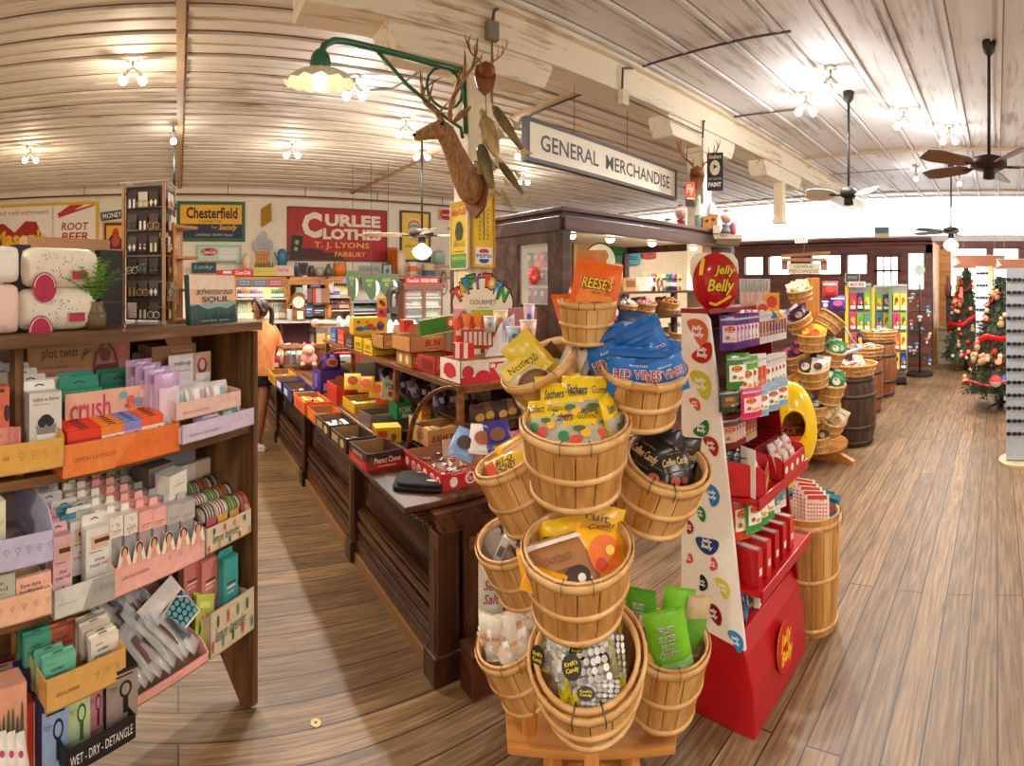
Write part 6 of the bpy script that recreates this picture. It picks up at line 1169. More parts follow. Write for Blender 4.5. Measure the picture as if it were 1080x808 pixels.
b=B();tray_geo(b,.26,.16,.085,RB,'#8a1a1c',bh=.12);b.art([('e',.12+.25*i,.5-.05*(i%2),.06,.2,'#f4e8d0')for i in range(4)],.26,.085,FA(.26));obj('display_tray',b,X=T(2.27,.93,zs)@RZ(-.0),label='red candy tray with cream bean marks on the upper ledge, right of two',cat='display tray')
for i in range(9):packet('candy_bag','small clear bag of cream candy in the right red tray','bag',T(2.17+.026*i,.965+.02*(i%3),zs+.03)@RX(pi/2-.25)@RZ(.1),.06,.11,.025,FOG,[('r',.1,.1,.9,.6,['#e8d0b8','#d8a890','#f0e4d4'][i%3]),('r',.2,.8,.8,.92,'#b8302c')],'small clear bags in the right red tray',n=5)
b=B();b.box((0,.003,.1),(.09,.004,.2),'#d9d2cc');obj('divider_card',b,X=T(1.935,1.0,zs)@RZ(1.2),label='plain pale card standing at the left end of the upper ledge',cat='card')
hang(757,790,8,542,590,1.04,[('#d8432c','#f0e0d0'),('#e8602c','#b8302c'),('#d8452c','#f5d8b0')],'orange red hanging bag below the upper red ledge','orange red bags below the upper ledge',rz=-0.55)
hang(795,822,5,520,560,1.0,[('#3a9a4a','#f0ece0'),('#e8e4e0','#4a9ab0')],'green or pale hanging bag below the right red tray','green bags below the right red tray',rz=-0.45)
for i in range(5):
 b=B();box_geo(b,.035,.26,.15,M(['#c41e24','#d83a34','#b81a20'][i%3],.2),f=[('r',.2,.3,.8,.5,'#f0d8d0')],t=[('r',.2,.05,.8,.95,'#d8a8a0')]);b.box((0,.13,.152),(.03,.25,.004),CLEAR);obj('candy_box',b,X=T(1.945+.085*i,.95,.596)@RZ(-.1),label='red and clear long candy carton on the lower red ledge',cat='box',group='red cartons on the lower ledge')
for k,(px,c,c2)in enumerate([(778,'#5a3a9a','#e8c03a'),(783,'#b8302c','#3a7ac0'),(788,'#2c7ab8','#e8e0d0')]):
 p=PY(px,640+12*k,1.02);packet('candy_bag',['purple','red and blue','blue'][k]+' toy candy pack in the gap above the red base','bag',T(max(p.x+.02,1.95+.03*k),1.05,.405)@RZ(.5)@RX(pi/2-.2),.09,.15,.03,c,[('e',.5,.5,.3,.2,c2),('e',.4,.7,.2,.1,'#f0f0e8')])
for k,(px,c)in enumerate([(797,'#3a3830'),(806,'#4a4436'),(814,'#35332c')]):
 p=PY(px,610,1.04);b=B();box_geo(b,.09,.05,.15,c,f=[('e',.5,.55,.3,.25,'#c9a24a'),('r',.1,.1,.9,.2,'#8a7a50')]);obj('candy_box',b,X=T(max(p.x,2.06),1.05,.405)@RZ(-.2),label='black and gold candy carton in the gap above the red base, %s of three'%['left','middle','right'][k],cat='box')
b=B();box_geo(b,.07,.04,.05,'#f0ece6',f=[('e',.5,.5,.2,.3,'#2a2a2a')]);obj('candy_box',b,X=T(2.12,1.03,.405)@RZ(.2),label='small white carton with a black spot above the red base',cat='box')
# top of the stand: bean logo sign, straws, cartons
X,w,h=bb(729,779,268,327,2.36,-.1)
t=thing('bean_sign','big glossy red bean sign lettered Jelly Belly in yellow script on the red stand','sign',X@T(0,0,h/2))
OUT=[(0,.5),(.2,.52),(.38,.5),(.48,.38),(.5,.2),(.46,-.05),(.36,-.28),(.2,-.44),(.05,-.5),(-.12,-.47),(-.3,-.33),(-.43,-.1),(-.5,.15),(-.5,.38),(-.4,.5),(-.22,.52)]
Xo=RX(pi/2);b=B();b.prism([(x*w,y*h)for x,y in OUT],.04,M('#f2ecd8',.3),Xo);obj('backing',b,t)
b=B();b.lathe([(.001,.028),(.2,.024),(.38,.016),(.485,.0)],M('#b8141c',.12),26,T(.03*w,0,0)@T(0,-.04,0)@Xo@Matrix.Diagonal((w,h*1.06,1,1)));obj('red_face',b,t)
b=B();b.art([('p',[(.20,.62),(.28,.62),(.33,.9),(.27,.93),(.22,.8)],'#f2c21e'),('t','Jelly',.5,.58,.98,.8,'#6a0f12',.25,.08),('t','Belly',.36,.26,.96,.56,'#6a0f12',.25,.08),('t','Jelly',.52,.59,.96,.79,'#f5d21e',.25,.02),('t','Belly',.38,.27,.94,.55,'#f5d21e',.25,.02),('l',[(.42,.14),(.55,.1),(.72,.18),(.86,.26)],.012,'#f2c21e')],w,h,T(-w/2,-.066,-h/2)@RX(pi/2));obj('lettering',b,t)
b=B();b.box((0,.02,-h/2-.005),(.05,.06,.03),DRED);obj('sign_foot',b,t)
X,w,h=bb(784,808,294,330,2.75);t=thing('straw_jar','clear square holder full of candy filled straws','jar',X@T(0,0,-.06));h+=.06
b=B();
for sx in(-.08,.08):b.box((sx,.06,h/2),(.003,.12,h),CLEAR)
b.box((0,0,h/2),(.16,.003,h),CLEAR);b.box((0,.12,h/2),(.16,.003,h),CLEAR);b.box((0,.06,.005),(.16,.12,.01),'#8a3a2c');obj('acrylic_holder',b,t)
for i in range(9):
 b=B();x=-.065+.0165*i;b.tube([(x,.04+.02*(i%3),.01),(x,.04+.02*(i%3),h*.7)],.007,['#e0945c','#d86a3a','#c9b08a'][i%3],7);b.tube([(x,.04+.02*(i%3),h*.7),(x,.04+.02*(i%3),h*.98)],.007,'#34322f',7);obj('candy_straw',b,t)
for k,(x0,x1,y0,y1,c,nm)in enumerate([(806,822,309,334,'#f0a82c','yellow and red'),(797,812,318,336,'#e8c8b0','pink and white')]):
 X,w,h=bb(x0,x1,y0,y1,2.6);carton('candy_box','%s carton by the straw holder on the red stand'%nm,'box',X@T(0,0,-.03),w,.03,h+.03,c,f=[('e',.5,.7,.35,.2,'#d8402c'),('r',.1,.1,.9,.4,'#f2e8d8')])
for i in range(7):X,w,h=bb(772+7*i,782+7*i,328,337,2.42+.03*i);packet('candy_bag','small printed candy bag lying on top of the red stand','bag',X@RX(.5)@T(0,0,.01),.07,.07,.02,['#e8e4e0','#3a7ac0','#f0a03a','#e8d8c8'][i%4],[('e',.5,.5,.25,.25,'#d84a3a')],'small bags lying on top of the red stand',n=5)
# tall hamper with sheets of candy buttons
P_=PR(855,560,2.86);HP=T(P_.x,P_.y,0)
hm=basket('tall slatted round hamper basket holding candy sheets beside the red stand',HP@T(0,0,.0),.165,.62,None,0,.86,'tall_basket')
if 'group' in hm:del hm['group']
for i in range(5):
 p=HP@T(-.06+.022*i,-.06+.03*i,.5+.01*i)@RZ(cam_rz(850)-.1*i)@RX(pi/2-.12);b=B();b.box((0,.11,0),(.13,.22,.002),'#f6f0e6')
 it=[('r',.1,.88,.9,.98,'#d84a2c')]
 for r_ in range(9):
  for c_ in range(7):it.append(('e',.13+.123*c_,.08+.09*r_,.035,.022,['#f0c82c','#f0c82c','#f0a02c','#f08a2c','#e8702c','#e85a3a','#d8453a','#c93a4a','#c9303a'][r_]))
 b.art(it,.13,.22,T(-.065,0,.0));obj('button_sheet',b,X=p,label='white sheet of coloured candy buttons in the tall hamper, %s'%['front one','second','third','fourth','rearmost'][i],cat='candy sheet',group='sheets of candy buttons')
for i in range(7):
 p=HP@T(.07+.02*(i%3),-.06+.03*i,.5)@RZ(cam_rz(870)-.2+.1*i)@RX(pi/2-.3)@RZ(-.2+.08*i);packet('candy_bag','busy blue and green printed candy pack at the right of the tall hamper','bag',p,.1,.17,.02,['#2c8aa8','#4a4a3a','#3aa0b8','#5a8a3a'][i%4],[('e',.3,.3,.2,.1,'#e8c03a'),('e',.6,.6,.25,.12,'#c93a2c'),('e',.6,.25,.15,.1,'#f0f0e8'),('r',.1,.8,.9,.9,'#2a2a2a'),('e',.3,.65,.12,.08,'#3a9a4a')],'busy printed packs in the hamper')
 # yellow round bin
YP=PR(832,455,3.35);yb2=thing('snack_bin','glossy yellow rounded snack bin with an oval opening behind the red stand','bin',T(YP.x,YP.y,0)@RZ(cam_rz(832)+.2));YE=M('#f2c80e',.15,var=.02)
p0=PR(832,498,3.35).z;p1=PR(832,402,3.35).z;hc=(p1-p0)/2;zc_=(p0+p1)/2
b=B();n_=44;k_=26;vs=[];fs=[]
for j in range(k_+1):
 t_=pi*j/k_-pi/2
 for i in range(n_):a=2*pi*i/n_;s_=cos(t_)*(1+.08*sin(t_)*-1);vs.append((.185*s_*cos(a),.16*s_*sin(a),zc_+hc*sin(t_)))
for j in range(k_):
 for i in range(n_):
  a=2*pi*(i+.5)/n_;t_=pi*(j+.5)/k_-pi/2
  if sin(a)<-.35 and abs(cos(a))<.45 and(cos(a)/.45)**2+((sin(t_)-.12)/.36)**2<1:continue
  fs.append((j*n_+i,j*n_+(i+1)%n_,(j+1)*n_+(i+1)%n_,(j+1)*n_+i))
b.add(vs,fs,YE,None,True);obj('shell',b,yb2)
b=B();b.lathe([(0,zc_-.05),(.16,zc_-.05)],M('#b8642c'),20);b.lathe([(.15,zc_-.05),(.155,zc_-.02)],'#d8452c',20);b.lathe([(0,.0),(.16,0),(.17,.03),(.1,.06),(.06,p0+.03)],YE,20);obj('inner_tray',b,yb2)
b=B();b.torus(1,.09,YE,T(0,-.146,zc_+.12*hc)@RX(pi/2)@Matrix.Diagonal((.08,.36*hc,.1,1)),24,8);obj('opening_rim',b,yb2)
for i in range(8):X=T(YP.x,YP.y,zc_-.04)@RZ(cam_rz(832))@T(-.08+.025*i,-.05+.02*(i%3),.0);packet('candy_bag','little brown and orange snack pack inside the yellow bin','bag',X@RX(.6),.05,.05,.02,['#7a3f1c','#e07a2c','#c9a05a'][i%3],(),'snack packs inside the yellow bin',n=4)
# ================= second basket tower =================
T2=PR(857,300,5.6);ts=thing('basket_stand','pale wooden post stand carrying the far tower of small baskets','stand',T(T2.x,T2.y,0)@RZ(cam_rz(857)))
b=B();b.box((0,0,.97),(.15,.15,1.9),PINE);obj('post',b,ts,bev=.003)
b=B();b.disc((0,0,.14),.38,.03,PINEX);obj('base_shelf',b,ts)
for a in range(4):b=B();b.prism([(0,0),(.5,0),(.5,.04),(.2,.16),(0,.16)],.06,PINEX,RZ(a*pi/2-.5)@RX(pi/2));obj('foot',b,ts)
TB=[(843,305,5.3,.13,.12,.2,.2,'top left basket of folded snack bags'),(841,334,5.35,.14,.15,.3,.45,'second left basket with dark purple bags'),(856,352,5.25,.14,.17,.1,0,'front basket of yellow and orange bags'),(840,372,5.35,.14,.15,.2,.4,'third left basket with black and pink bags'),(879,334,5.45,.15,.16,-.3,-.7,'upper right basket turned with its side to view'),(879,368,5.4,.14,.16,.2,-.3,'second right basket with green bags'),(858,388,5.2,.155,.18,.2,.1,'large front basket with white and dark bags'),(843,405,5.35,.14,.17,.3,.4,'lower left basket of amber sweets'),(877,402,5.3,.15,.22,.2,-.2,'lower right basket of green and white bags'),(861,425,5.3,.13,.18,.2,0,'lower front basket with blue bags'),(879,440,5.3,.14,.2,.45,-.3,'tilted low right basket with cream packets'),(864,458,5.25,.11,.17,.2,0,'lowest basket with little dark bags')]
CB=[['#e0b868','#f0e0c8'],['#4a2c4a','#d8c0d0'],['#f2cc1e','#e86a2c'],['#2c2a30','#d83a7a'],['#c99a5c'],['#3a9a4a','#e8e4d8'],['#e8e6e0','#4a3a34'],['#e8a83a','#d8803a'],['#2f8a4a','#f0f0ea'],['#3a5a8a','#c9d4e0'],['#e8dcc0','#c9a870'],['#2c3a24','#c9a03a']]
for(px,py,r,R,h,c,l,lb),cb in zip(TB,CB):
 X=tilted(px,py,r,R,h,c,l);basket(lb+' on the far tower',X,R,h,'small baskets on the far tower',tp=.82)
 if len(cb)>1:
  for i in range(5):packet('candy_bag','small bag in the %s on the far tower'%lb.split(' with ')[0].split(' of ')[0],'bag',X@T(R*.5*cos(i*1.26),R*.5*sin(i*1.26),h-.04)@RZ(random.uniform(-.6,.6))@RX(pi/2-.5)@RZ(random.uniform(-.3,.3)),R*.95,R*.95,.04,cb[i%2],[('e',.5,.5,.3,.25,cb[(i+1)%2]),('e',.4,.6,.1,.08,'#c9352c')],'bags in the '+lb.split(' with ')[0].split(' of ')[0],n=5)
  # ================= deer head, antlers, carved fish, hanging signs =================
FUR=wood('deer_fur','#7d5a38','#b88f62','z',.8,60,.3,'#9c7448',.3);ANT=wood('antler','#5a3a20','#c9a070','z',.5,10,.3,'#8f6238',.2);BONE=wood('orange_brown_hide','#6a3412','#b5702f','z',.6,14,.3,'#8e4e20',.2)
PLQ=wood('plaque_wood','#5a2c14','#93552e','z',.35,10,.15)
def catmull(P,n=6):
 P=[Vector(p)for p in P];Q=[]
 for i in range(len(P)-1):
  p0=P[max(0,i-1)];p1=P[i];p2=P[i+1];p3=P[min(len(P)-1,i+2)]
  for k in range(n):
   t_=k/n;Q.append(.5*((2*p1)+(p2-p0)*t_+(2*p0-5*p1+4*p2-p3)*t_**2+(3*p1-p0-3*p2+p3)*t_**3))
 return Q+[P[-1]]
def limb(b,P,R,m,n=4,k=8,X=None):
 q=catmull(P,n);N=len(q);rs=[]
 for i in range(N):
  u=i/(N-1)*(len(R)-1);a=int(min(u,len(R)-2));f=u-a
  ra,rb=R[a],R[a+1]
  rs.append(tuple(x*(1-f)+y*f for x,y in zip(ra,rb))if isinstance(ra,tuple)else ra*(1-f)+rb*f)
 b.tube(q,rs,m,k,X)
def antler(b,o,s,sx,X=None,m=ANT):
 """right or left antler growing from o; s scale; sx side"""
 def V(x,y,z):return(o[0]+sx*x*s,o[1]+y*s,o[2]+z*s)
 limb(b,[V(0,0,0),V(.06,.04,.10),V(.18,.05,.2),V(.26,-.02,.34),V(.2,-.14,.44)],[.018*s,.017*s,.014*s,.01*s,.003*s],m,X=X)
 for p,q in[((.03,.02,.07),(.0,-.05,.17)),((.12,.05,.155),(.11,.0,.36)),((.2,.05,.23),(.21,.04,.44)),((.25,.0,.31),(.3,.0,.5))]:
  mid=((p[0]+q[0])/2+.015,(p[1]+q[1])/2,(p[2]+q[2])/2);limb(b,[V(*p),V(*mid),V(*q)],[.012*s,.009*s,.002*s],m,X=X)
  # the deer: local +y runs from the plaque outwards; z up
DP=PR(494,182,3.42);nose=PR(436,147,3.15)
dirv=Vector((nose.x-DP.x,nose.y-DP.y,0));L_=dirv.length;ang=atan2(-dirv.x,dirv.y)
dx=thing('deer_head','mounted antlered deer head looking left from the first column','trophy',T(DP.x+.02,DP.y,DP.z)@RZ(ang))
k_=L_/.40
b=B();limb(b,[(0,-.04,-.10),(0,.0,-.08),(0,.06,-.01),(0,.14,.12),(0,.21,.21),(0,.30,.19),(0,.38,.155),(0,.41,.145)],[(.075,.10),(.078,.105),(.064,.088),(.05,.064),(.05,.058),(.038,.043),(.026,.028),(.014,.018)],FUR,5,16,Matrix.Scale(k_,4));o=obj('head_and_neck',b,dx)
b=B();b.ball((0,.415*k_,.155*k_),(.018,.012,.013),'#1c1512');obj('nose',b,dx)
for sx in(-1,1):
 b=B();b.ball((sx*.047*k_,.255*k_,.235*k_),.0125,M('#120c08',.08));obj('eye',b,dx)
 b=B();limb(b,[(sx*.045,.17,.26),(sx*.10,.15,.30),(sx*.15,.13,.33)],[(.012,.01),(.034,.012),(.004,.004)],FUR,4,10,Matrix.Scale(k_,4));obj('ear',b,dx)
 b=B();antler(b,(sx*.03*k_,.185*k_,.27*k_),.78*k_,sx);obj('antler',b,dx)
b=B();PS=[(0,-.24),(.1,-.16),(.14,0),(.12,.13),(.05,.16),(0,.2),(-.05,.16),(-.12,.13),(-.14,0),(-.1,-.16)]
b.prism([(x*k_,y*k_)for x,y in PS],.03,PLQ,T(0,-.03*k_,-.08*k_)@Matrix.Scale(.8,4)@RX(pi/2));obj('plaque',b,dx,bev=.004)
# small antler mounts
def mount(label,px,py,r,s,rz,spread=1.0):
 p=PR(px,py,r);t=thing('antler_mount',label,'trophy',T(p.x,p.y,p.z)@RZ(rz))
 b=B();b.prism([(x*s*.6,y*s*.6)for x,y in PS],.03,PLQ,RX(pi/2));obj('plaque',b,t,bev=.003)
 b=B();b.ball((0,-.07*s,.03),(.065*s,.06*s,.055*s),BONE);obj('hide_cap',b,t)
 for sx in(-1,1):b=B();antler(b,(sx*.035*s,-.07*s,.06),.72*s*spread,sx,m=wood('rusty_antler','#5a2f14','#c98a50','z',.5,10,.3,'#94552a'));obj('antler',b,t)
mount('small antler mount on a shield plaque high on the first column',511,82,3.42,.85,cam_rz(511)+.25,.62)
mount('reddish antler mount on the second column beside the dark paint sign',735,186,5.6,.95,cam_rz(735)+.2)
# carved fish
def fish(label,p,d,L_,m1,m2,hgt=.2,th=.06,rz=0):
 z=Vector(d).normalized();y=Vector((-p.x,-p.y,0)).normalized();X=frame(p,z,y-z*y.dot(z))
 t=thing('carved_fish',label,'fish ornament',X,'carved fish on the first column')
 b=B();limb(b,[(0,0,0),(.1*L_,0,0),(.35*L_,0,0),(.65*L_,0,0),(.85*L_,0,0)],[(.02*L_,.02*L_),(.11*L_*hgt*5,th),(.13*L_*hgt*5,th*1.1),(.085*L_*hgt*5,th*.7),(.03*L_,.012)],m1,4,14);obj('body',b,t)
 b=B();b.prism([(.83*L_,-.02*L_),(.83*L_,.02*L_),(L_,.11*L_),(.94*L_,0),(L_,-.11*L_)],.012,m2,T(0,0,-.006));obj('tail_fin',b,t)
 for s_ in(-1,1):b=B();b.prism([(.3*L_,s_*.11*L_),(.55*L_,s_*.1*L_),(.5*L_,s_*.2*L_)],.008,m2,T(0,0,-.004));obj('fin',b,t)
 b=B();b.ball((.08*L_,.02*L_,th*.62),.009,M('#1a1410',.1));obj('eye',b,t)
OL=wood('olive_fish_paint','#3f3a24','#8a7a4e','x',.5,16,.4,'#665a38');TAN=wood('tan_fish_paint','#8a6f48','#cdb488','x',.5,16,.4,'#ab9062');PALE=M('#cbb890',.5)
def fq(a,b_,ra=3.3,rb=3.25):p=PR(a[0],a[1],ra);q=PR(b_[0],b_[1],rb);return p,q-p,(q-p).length
for lb,a,b_,m1,m2,hg,th in[('tan carved fish hanging in the middle of the group',(510,124),(527,174),TAN,PALE,.26,.05),('long olive fish slanting from the column to lower right',(520,112),(556,166),OL,PALE,.13,.035),('dark olive fish hanging lowest at the left',(506,152),(522,208),OL,TAN,.18,.04),('slender olive fish pointing to the lower right',(526,170),(557,211),OL,PALE,.13,.03),('small tan fish hanging under the others',(529,202),(541,222),TAN,PALE,.2,.03),('brown and tan fish at the top against the column',(507,116),(518,142),TAN,OL,.2,.035)]:
 p,d,L_=fq(a,b_);fish(lb,p,d,L_,m1,m2,hg,th)
for k,(p,q)in enumerate([((512,95),(513,120)),((517,95),(520,112))]):b=B();b.tube([PR(*p,3.42),PR(*q,3.34)],.004,'#8a7a60',5);obj('twine',b,label='thin twine from which the carved fish hang, %s of two'%['left','right'][k],cat='twine')
# column signs
a=PX(476,284,1.875);c=PX(499,284,1.875);x_=1.872
w_=.27;zb=PR(487,283,3.6).z;zt=PR(487,212,3.6).z;BEP=[('r',.0,.86,1,.97,'#f0d02c'),('t','HERE COME THE',.06,.91,.94,.97,'#c9304a'),('t','BEATLES',.06,.8,.94,.9,'#c9304a',0,.03),('e',.5,.62,.2,.09,'#3a3424'),('e',.38,.55,.12,.08,'#2a2620'),('e',.62,.56,.12,.08,'#2a2620'),('e',.5,.48,.2,.06,'#3a3424'),('t','The',.2,.4,.4,.44,'#3a2c20'),('t','BEATLES',.2,.33,.85,.39,'#3a2c20'),('r',0,0,1,.22,'#5a9a4a'),('t','THE MUSIC HALL',.06,.13,.94,.18,'#f0dc4a'),('r',.1,.08,.9,.09,'#2f5a2a'),('r',.1,.04,.9,.05,'#2f5a2a'),('r',.2,.25,.8,.26,'#3a3424')]
board('poster','yellow, pink and green concert poster on the first column beside the thermometer','poster',T(x_-.0,PX(476,250,x_).y,zb)@RZ(-pi/2)@RX(pi/2),PX(476,250,x_).y-3.02,zt-zb,.006,'#e8c93a',BEP,rim='#f0e8d0',rw=.006)
zb=PY(512,281,3.0).z;zt=PY(512,190,3.0).z;w_=.165
PEP=[('t','say',.2,.88,.6,.93,'#2a2a2a',.2),('t','"Pepsi,',.12,.81,.8,.87,'#2a2a2a',.2),('t','please"',.12,.74,.8,.8,'#2a2a2a',.2),('l',[(.5,.3),(.5,.7)],.008,'#3a3a3a'),('r',.06,.02,.94,.22,'#f2f0ea'),('e',.5,.17,.25,.035,'#c9302c'),('e',.5,.07,.25,.035,'#2c4a9a'),('r',.06,.085,.94,.155,'#f2f0ea'),('t','PEPSI',.12,.1,.88,.14,'#24407a',0,.02)]+[('e',.3+.4*s_,.32+.048*i,.05,.012,'#4a4420')for i in range(8)for s_ in(0,1)]+[('e',.3+.4*s_,.32+.048*i,.03,.007,'#f2cc1e')for i in range(8)for s_ in(0,1)]
board('thermometer_sign','tall yellow thermometer sign lettered Pepsi with rounded top on the first column','sign',T(PY(500,250,3.0).x,3.005,zb)@RX(pi/2),w_,zt-zb,.02,'#f2c91a',PEP,rim='#d8a81a',rw=.008)
# hanging sign
rl=4.0;rr=5.85;A_=PR(558,167,rl);B_=PR(712,207,rr);zt=PR(558,129,rl).z;zb=A_.z;zt2=PR(712,181,rr).z
xd=Vector((B_.x-A_.x,B_.y-A_.y,0));w_=xd.length;zb=(A_.z+B_.z)/2;h_=((zt-A_.z)+(zt2-B_.z))/2
board('hanging_sign','long cream hanging sign lettered GENERAL MERCHANDISE in a grey frame','sign',frame((A_.x,A_.y,zb),xd,Vector((xd.y,-xd.x,0))),w_,h_,.05,M('#f6efdc',.45,var=.03),[('t','GENERAL  MERCHANDISE',.055,.26,.945,.74,'#4c4e53',0,.012)],rim=M('#5a5552',.5),rw=.03)
for q in(.25,.6):p=A_+xd*q;conduit('thin wire holding the %s of the long hanging sign'%('left part' if q<.5 else 'right part'),[(p.x,p.y+.03,zb+h_),(p.x,p.y+.03,ZC)],.003,'#5a5552','hanging_wire','wire')
# paint sign on second column, orange flag
X,w,h=bb(745.5,762.5,161,201,5.45,-.15);PA=[('t','Southern',.1,.84,.9,.96,'#e0d8c0',.3,.02),('e',.5,.6,.32,.2,'#d8cfae'),('p',[(.38,.5),(.42,.7),(.68,.62),(.42,.58)],'#2a2a34'),('t','OLD COLONY',.08,.28,.92,.34,'#d8cfae'),('t','PAINT',.1,.1,.9,.22,'#e8dfc8',0,.04)]
board('paint_sign','dark blue black sign lettered PAINT standing out from the second column','sign',X@T(-w/2,0,0)@RX(pi/2),w,h,.02,'#262630',PA)
b=B();b.box((0,.15,h*.8),(.02,.3,.02),DK);obj('sign_bracket',b,X=X,label='short dark bracket holding the PAINT sign to the column',cat='bracket')
X,w,h=bb(723,733,192,218,5.5,.3);board('orange_sign','orange and black hanging pennant sign left of the second column','sign',X@T(-w/2,0,0)@RX(pi/2),w,h,.015,'#e8541f',[('t','Fly',.1,.45,.9,.9,'#f5ead0',.2,.02),('p',[(0,0),(1,0),(1,.25),(0,.4)],'#2a2420'),('r',.1,.3,.9,.36,'#f5ead0')])
b=B();b.box((0,.1,h*.9),(.02,.2,.02),DK);obj('sign_bracket',b,X=X,label='short dark bracket holding the orange pennant sign',cat='bracket')
# shelf round the second column with jars
X,w,h=bb(744,782,244,256,5.35);b=B();b.box((0,.15,0),(w*1.05,.36,.05),M('#cfc3ae'));b.box((0,.15,-.05),(w*.9,.3,.05),M('#b5a68c'));obj('column_shelf',b,X=X@T(0,0,.06),bev=.004,label='pale plank shelf fixed round the second column holding jars',cat='shelf')
def jar(name,label,cat,x0,x1,y0,y1,r,prof,m,parts=()):
 X,w,h=bb(x0,x1,y0,y1,r);t=thing(name,label,cat,X);b=B();b.lathe([(a*w/2,z*h)for a,z in prof],m,18);obj('body',b,t)
 for nm,pr,mm in parts:b=B();b.lathe([(a*w/2,z*h)for a,z in pr],mm,16);obj(nm,b,t)
 return t
GUM=M('#c98a5a',.4,var=.7,sc=120)
for lb,x0,x1,y0,y1,c in[('gumball machine with red base on the booth roof',711,726,216,243,'#9a2a34'),('gumball machine with grey base at the end of the column shelf',759,773,222,246,'#7a808a')]:
 jar('gumball_machine',lb,'gumball machine',x0,x1,y0,y1,5.35,[(0,0),(.85,0),(.8,.1),(.6,.3),(.75,.38),(.5,.42),(0,.42)],M(c,.3),[('globe',[(0,.42),(.6,.45),(1,.68),(.8,.88),(.5,.95)],clear('globe_glass','#ffffff',.25)),('gumballs',[(0,.43),(.55,.46),(.93,.66),(.7,.78),(0,.8)],GUM),('lid',[(.5,.94),(.55,1),(0,1.02)],M('#a83a3a',.3))])
jar('soda_bottle','large old soda bottle half full of dark liquid beside the second column','bottle',732,742,206,245,5.3,[(0,0),(.9,0),(1,.05),(1,.42),(.8,.6),(.35,.82),(.35,1),(.3,1),(.3,.82),(.75,.6),(.94,.42),(.9,.03)],clear('bottle_glass','#dfeee8',.3),[('dark_liquid',[(0,.02),(.9,.03),(.94,.45),(0,.45)],M('#201612',.2))])
for k,(x0,x1,y0,c)in enumerate([(741,750,228,'#c98f50'),(747,757,226,'#b5743c')]):X,w,h=bb(x0,x1,y0,245,5.25+.06*k);carton('wooden_toy_box','small %s wooden box by the soda bottle'%['light','dark orange'][k],'box',X,w,.07,h,c,f=[('e',.5,.7,.2,.1,'#5a3a20'),('r',.2,.2,.8,.24,'#6a4426')],bev=.004)
jar('glass_jar','frosted white glass jar behind the small wooden boxes','jar',745,756,214,232,5.5,[(0,0),(.9,0),(1,.2),(.9,.7),(.5,.85),(.5,1),(0,1)],M('#e8e4dc',.2))
jar('candy_jar','small red and silver candy jar at the right end of the column shelf','jar',770,777,234,248,5.35,[(0,0),(.9,0),(1,.3),(.9,.8),(.5,1),(0,1)],M('#c0566a',.3))
jar('candy_jar','tiny white jar with brown lid on the booth roof','jar',700,709,231,240,5.3,[(0,0),(.9,0),(1,.6),(.6,.8),(0,.8)],M('#e8dcd0',.3),[('lid',[(.7,.8),(.7,1),(0,1)],M('#6a3a2c'))])
X,w,h=bb(752,760,234,246,5.2);carton('cream_box','small cream block on the column shelf','box',X,w,.06,h*.7,'#e0d4bc')
# ================= signs and shelves on the far side wall =================
def wsign(x0,x1,yt,yb,Y=YW-.03):
 a=PY(x0,300,Y).x;c=PY(x1,300,Y).x;xm=(x0+x1)/2;z0=PY(xm,yb,Y).z;z1=PY(xm,yt,Y).z
 return T(a,Y,z0)@RX(pi/2),c-a,z1-z0
def WS(label,x0,x1,yt,yb,c,items,rim=None,rw=.05,Y=YW-.03,name='painted_sign',rz=0,group=None):
 X,w,h=wsign(x0,x1,yt,yb,Y);return board(name,label,'sign',X@RZ(rz),w,h,.03,c,items,rim,rw,group)
WS('white, red and yellow root beer sign at the left on the cream wall',-42,101,218,263,'#f3eee2',[('p',[(0,0),(.14,0),(.24,.6),(.34,.62),(.42,.4),(.5,.66),(.58,.64),(.66,0)],'#a8261c'),('t',"from tapped refreshment",.06,.78,.67,.92,'#c9302c'),('t',"Mason's",.26,.08,.65,.46,'#f2c41e',.1,.04),('p',[(.73,.8),(.82,1),(.92,1),(.75,.72)],'#c4242c'),('p',[(.73,.7),(.76,.8),(.98,1),(1.0,1),(.98,.96)],'#c4242c'),('t','ROOT',.76,.42,.95,.6,'#b8202a',.15,.02),('t','BEER',.76,.18,.95,.37,'#b8202a',.15,.02),('l',[(.7,0),(.7,1)],.04,'#d8ccb8')],'#e0b42a',.06)
WS('small dark blue tilted sign lettered MONEY',107,131,224,233,'#2c3a6a',[('t','MONEY',.08,.2,.92,.82,'#f2ece0',0,.02)],rz=.12)
WS('square maroon and yellow sign with a bottle below the MONEY sign',110,132,235,263,'#5a2430',[('p',[(.1,.3),(.5,.7),(.9,.3),(.9,.9),(.1,.9)],'#f0b82c'),('e',.55,.6,.16,.2,'#c9302c'),('e',.55,.3,.2,.2,'#b8483a')],'#d8a83a',.03)
WS('green bordered yellow and black Chesterfield cigarettes sign',190,255,216,251,'#23304a',[('r',0,.42,1,1,'#f2b81c'),('t','Chesterfield',.1,.58,.93,.93,'#1c2438',0,.03),('t','CIGARETTES',.3,.46,.68,.54,'#5a3a1c'),('t','They',.5,.26,.6,.36,'#f0c02c',.2),('t','Satisfy',.62,.2,.93,.4,'#f0b82c',.3,.02),('t','CALIFORNIA  GROWN  Blended',.25,.06,.85,.13,'#d8d0c0')],'#2c6a4a',.07)
X,w,h=wsign(276,281,217,237);b=B();b.prism([(0,-.05),(.3,.05),(.3,.42),(0,.32)],.02,'#b8982c',T(0,0,0));obj('flag_sign',b,X=X@RY(-1.0),label='small mustard metal flag sign standing out from the wall',cat='sign')
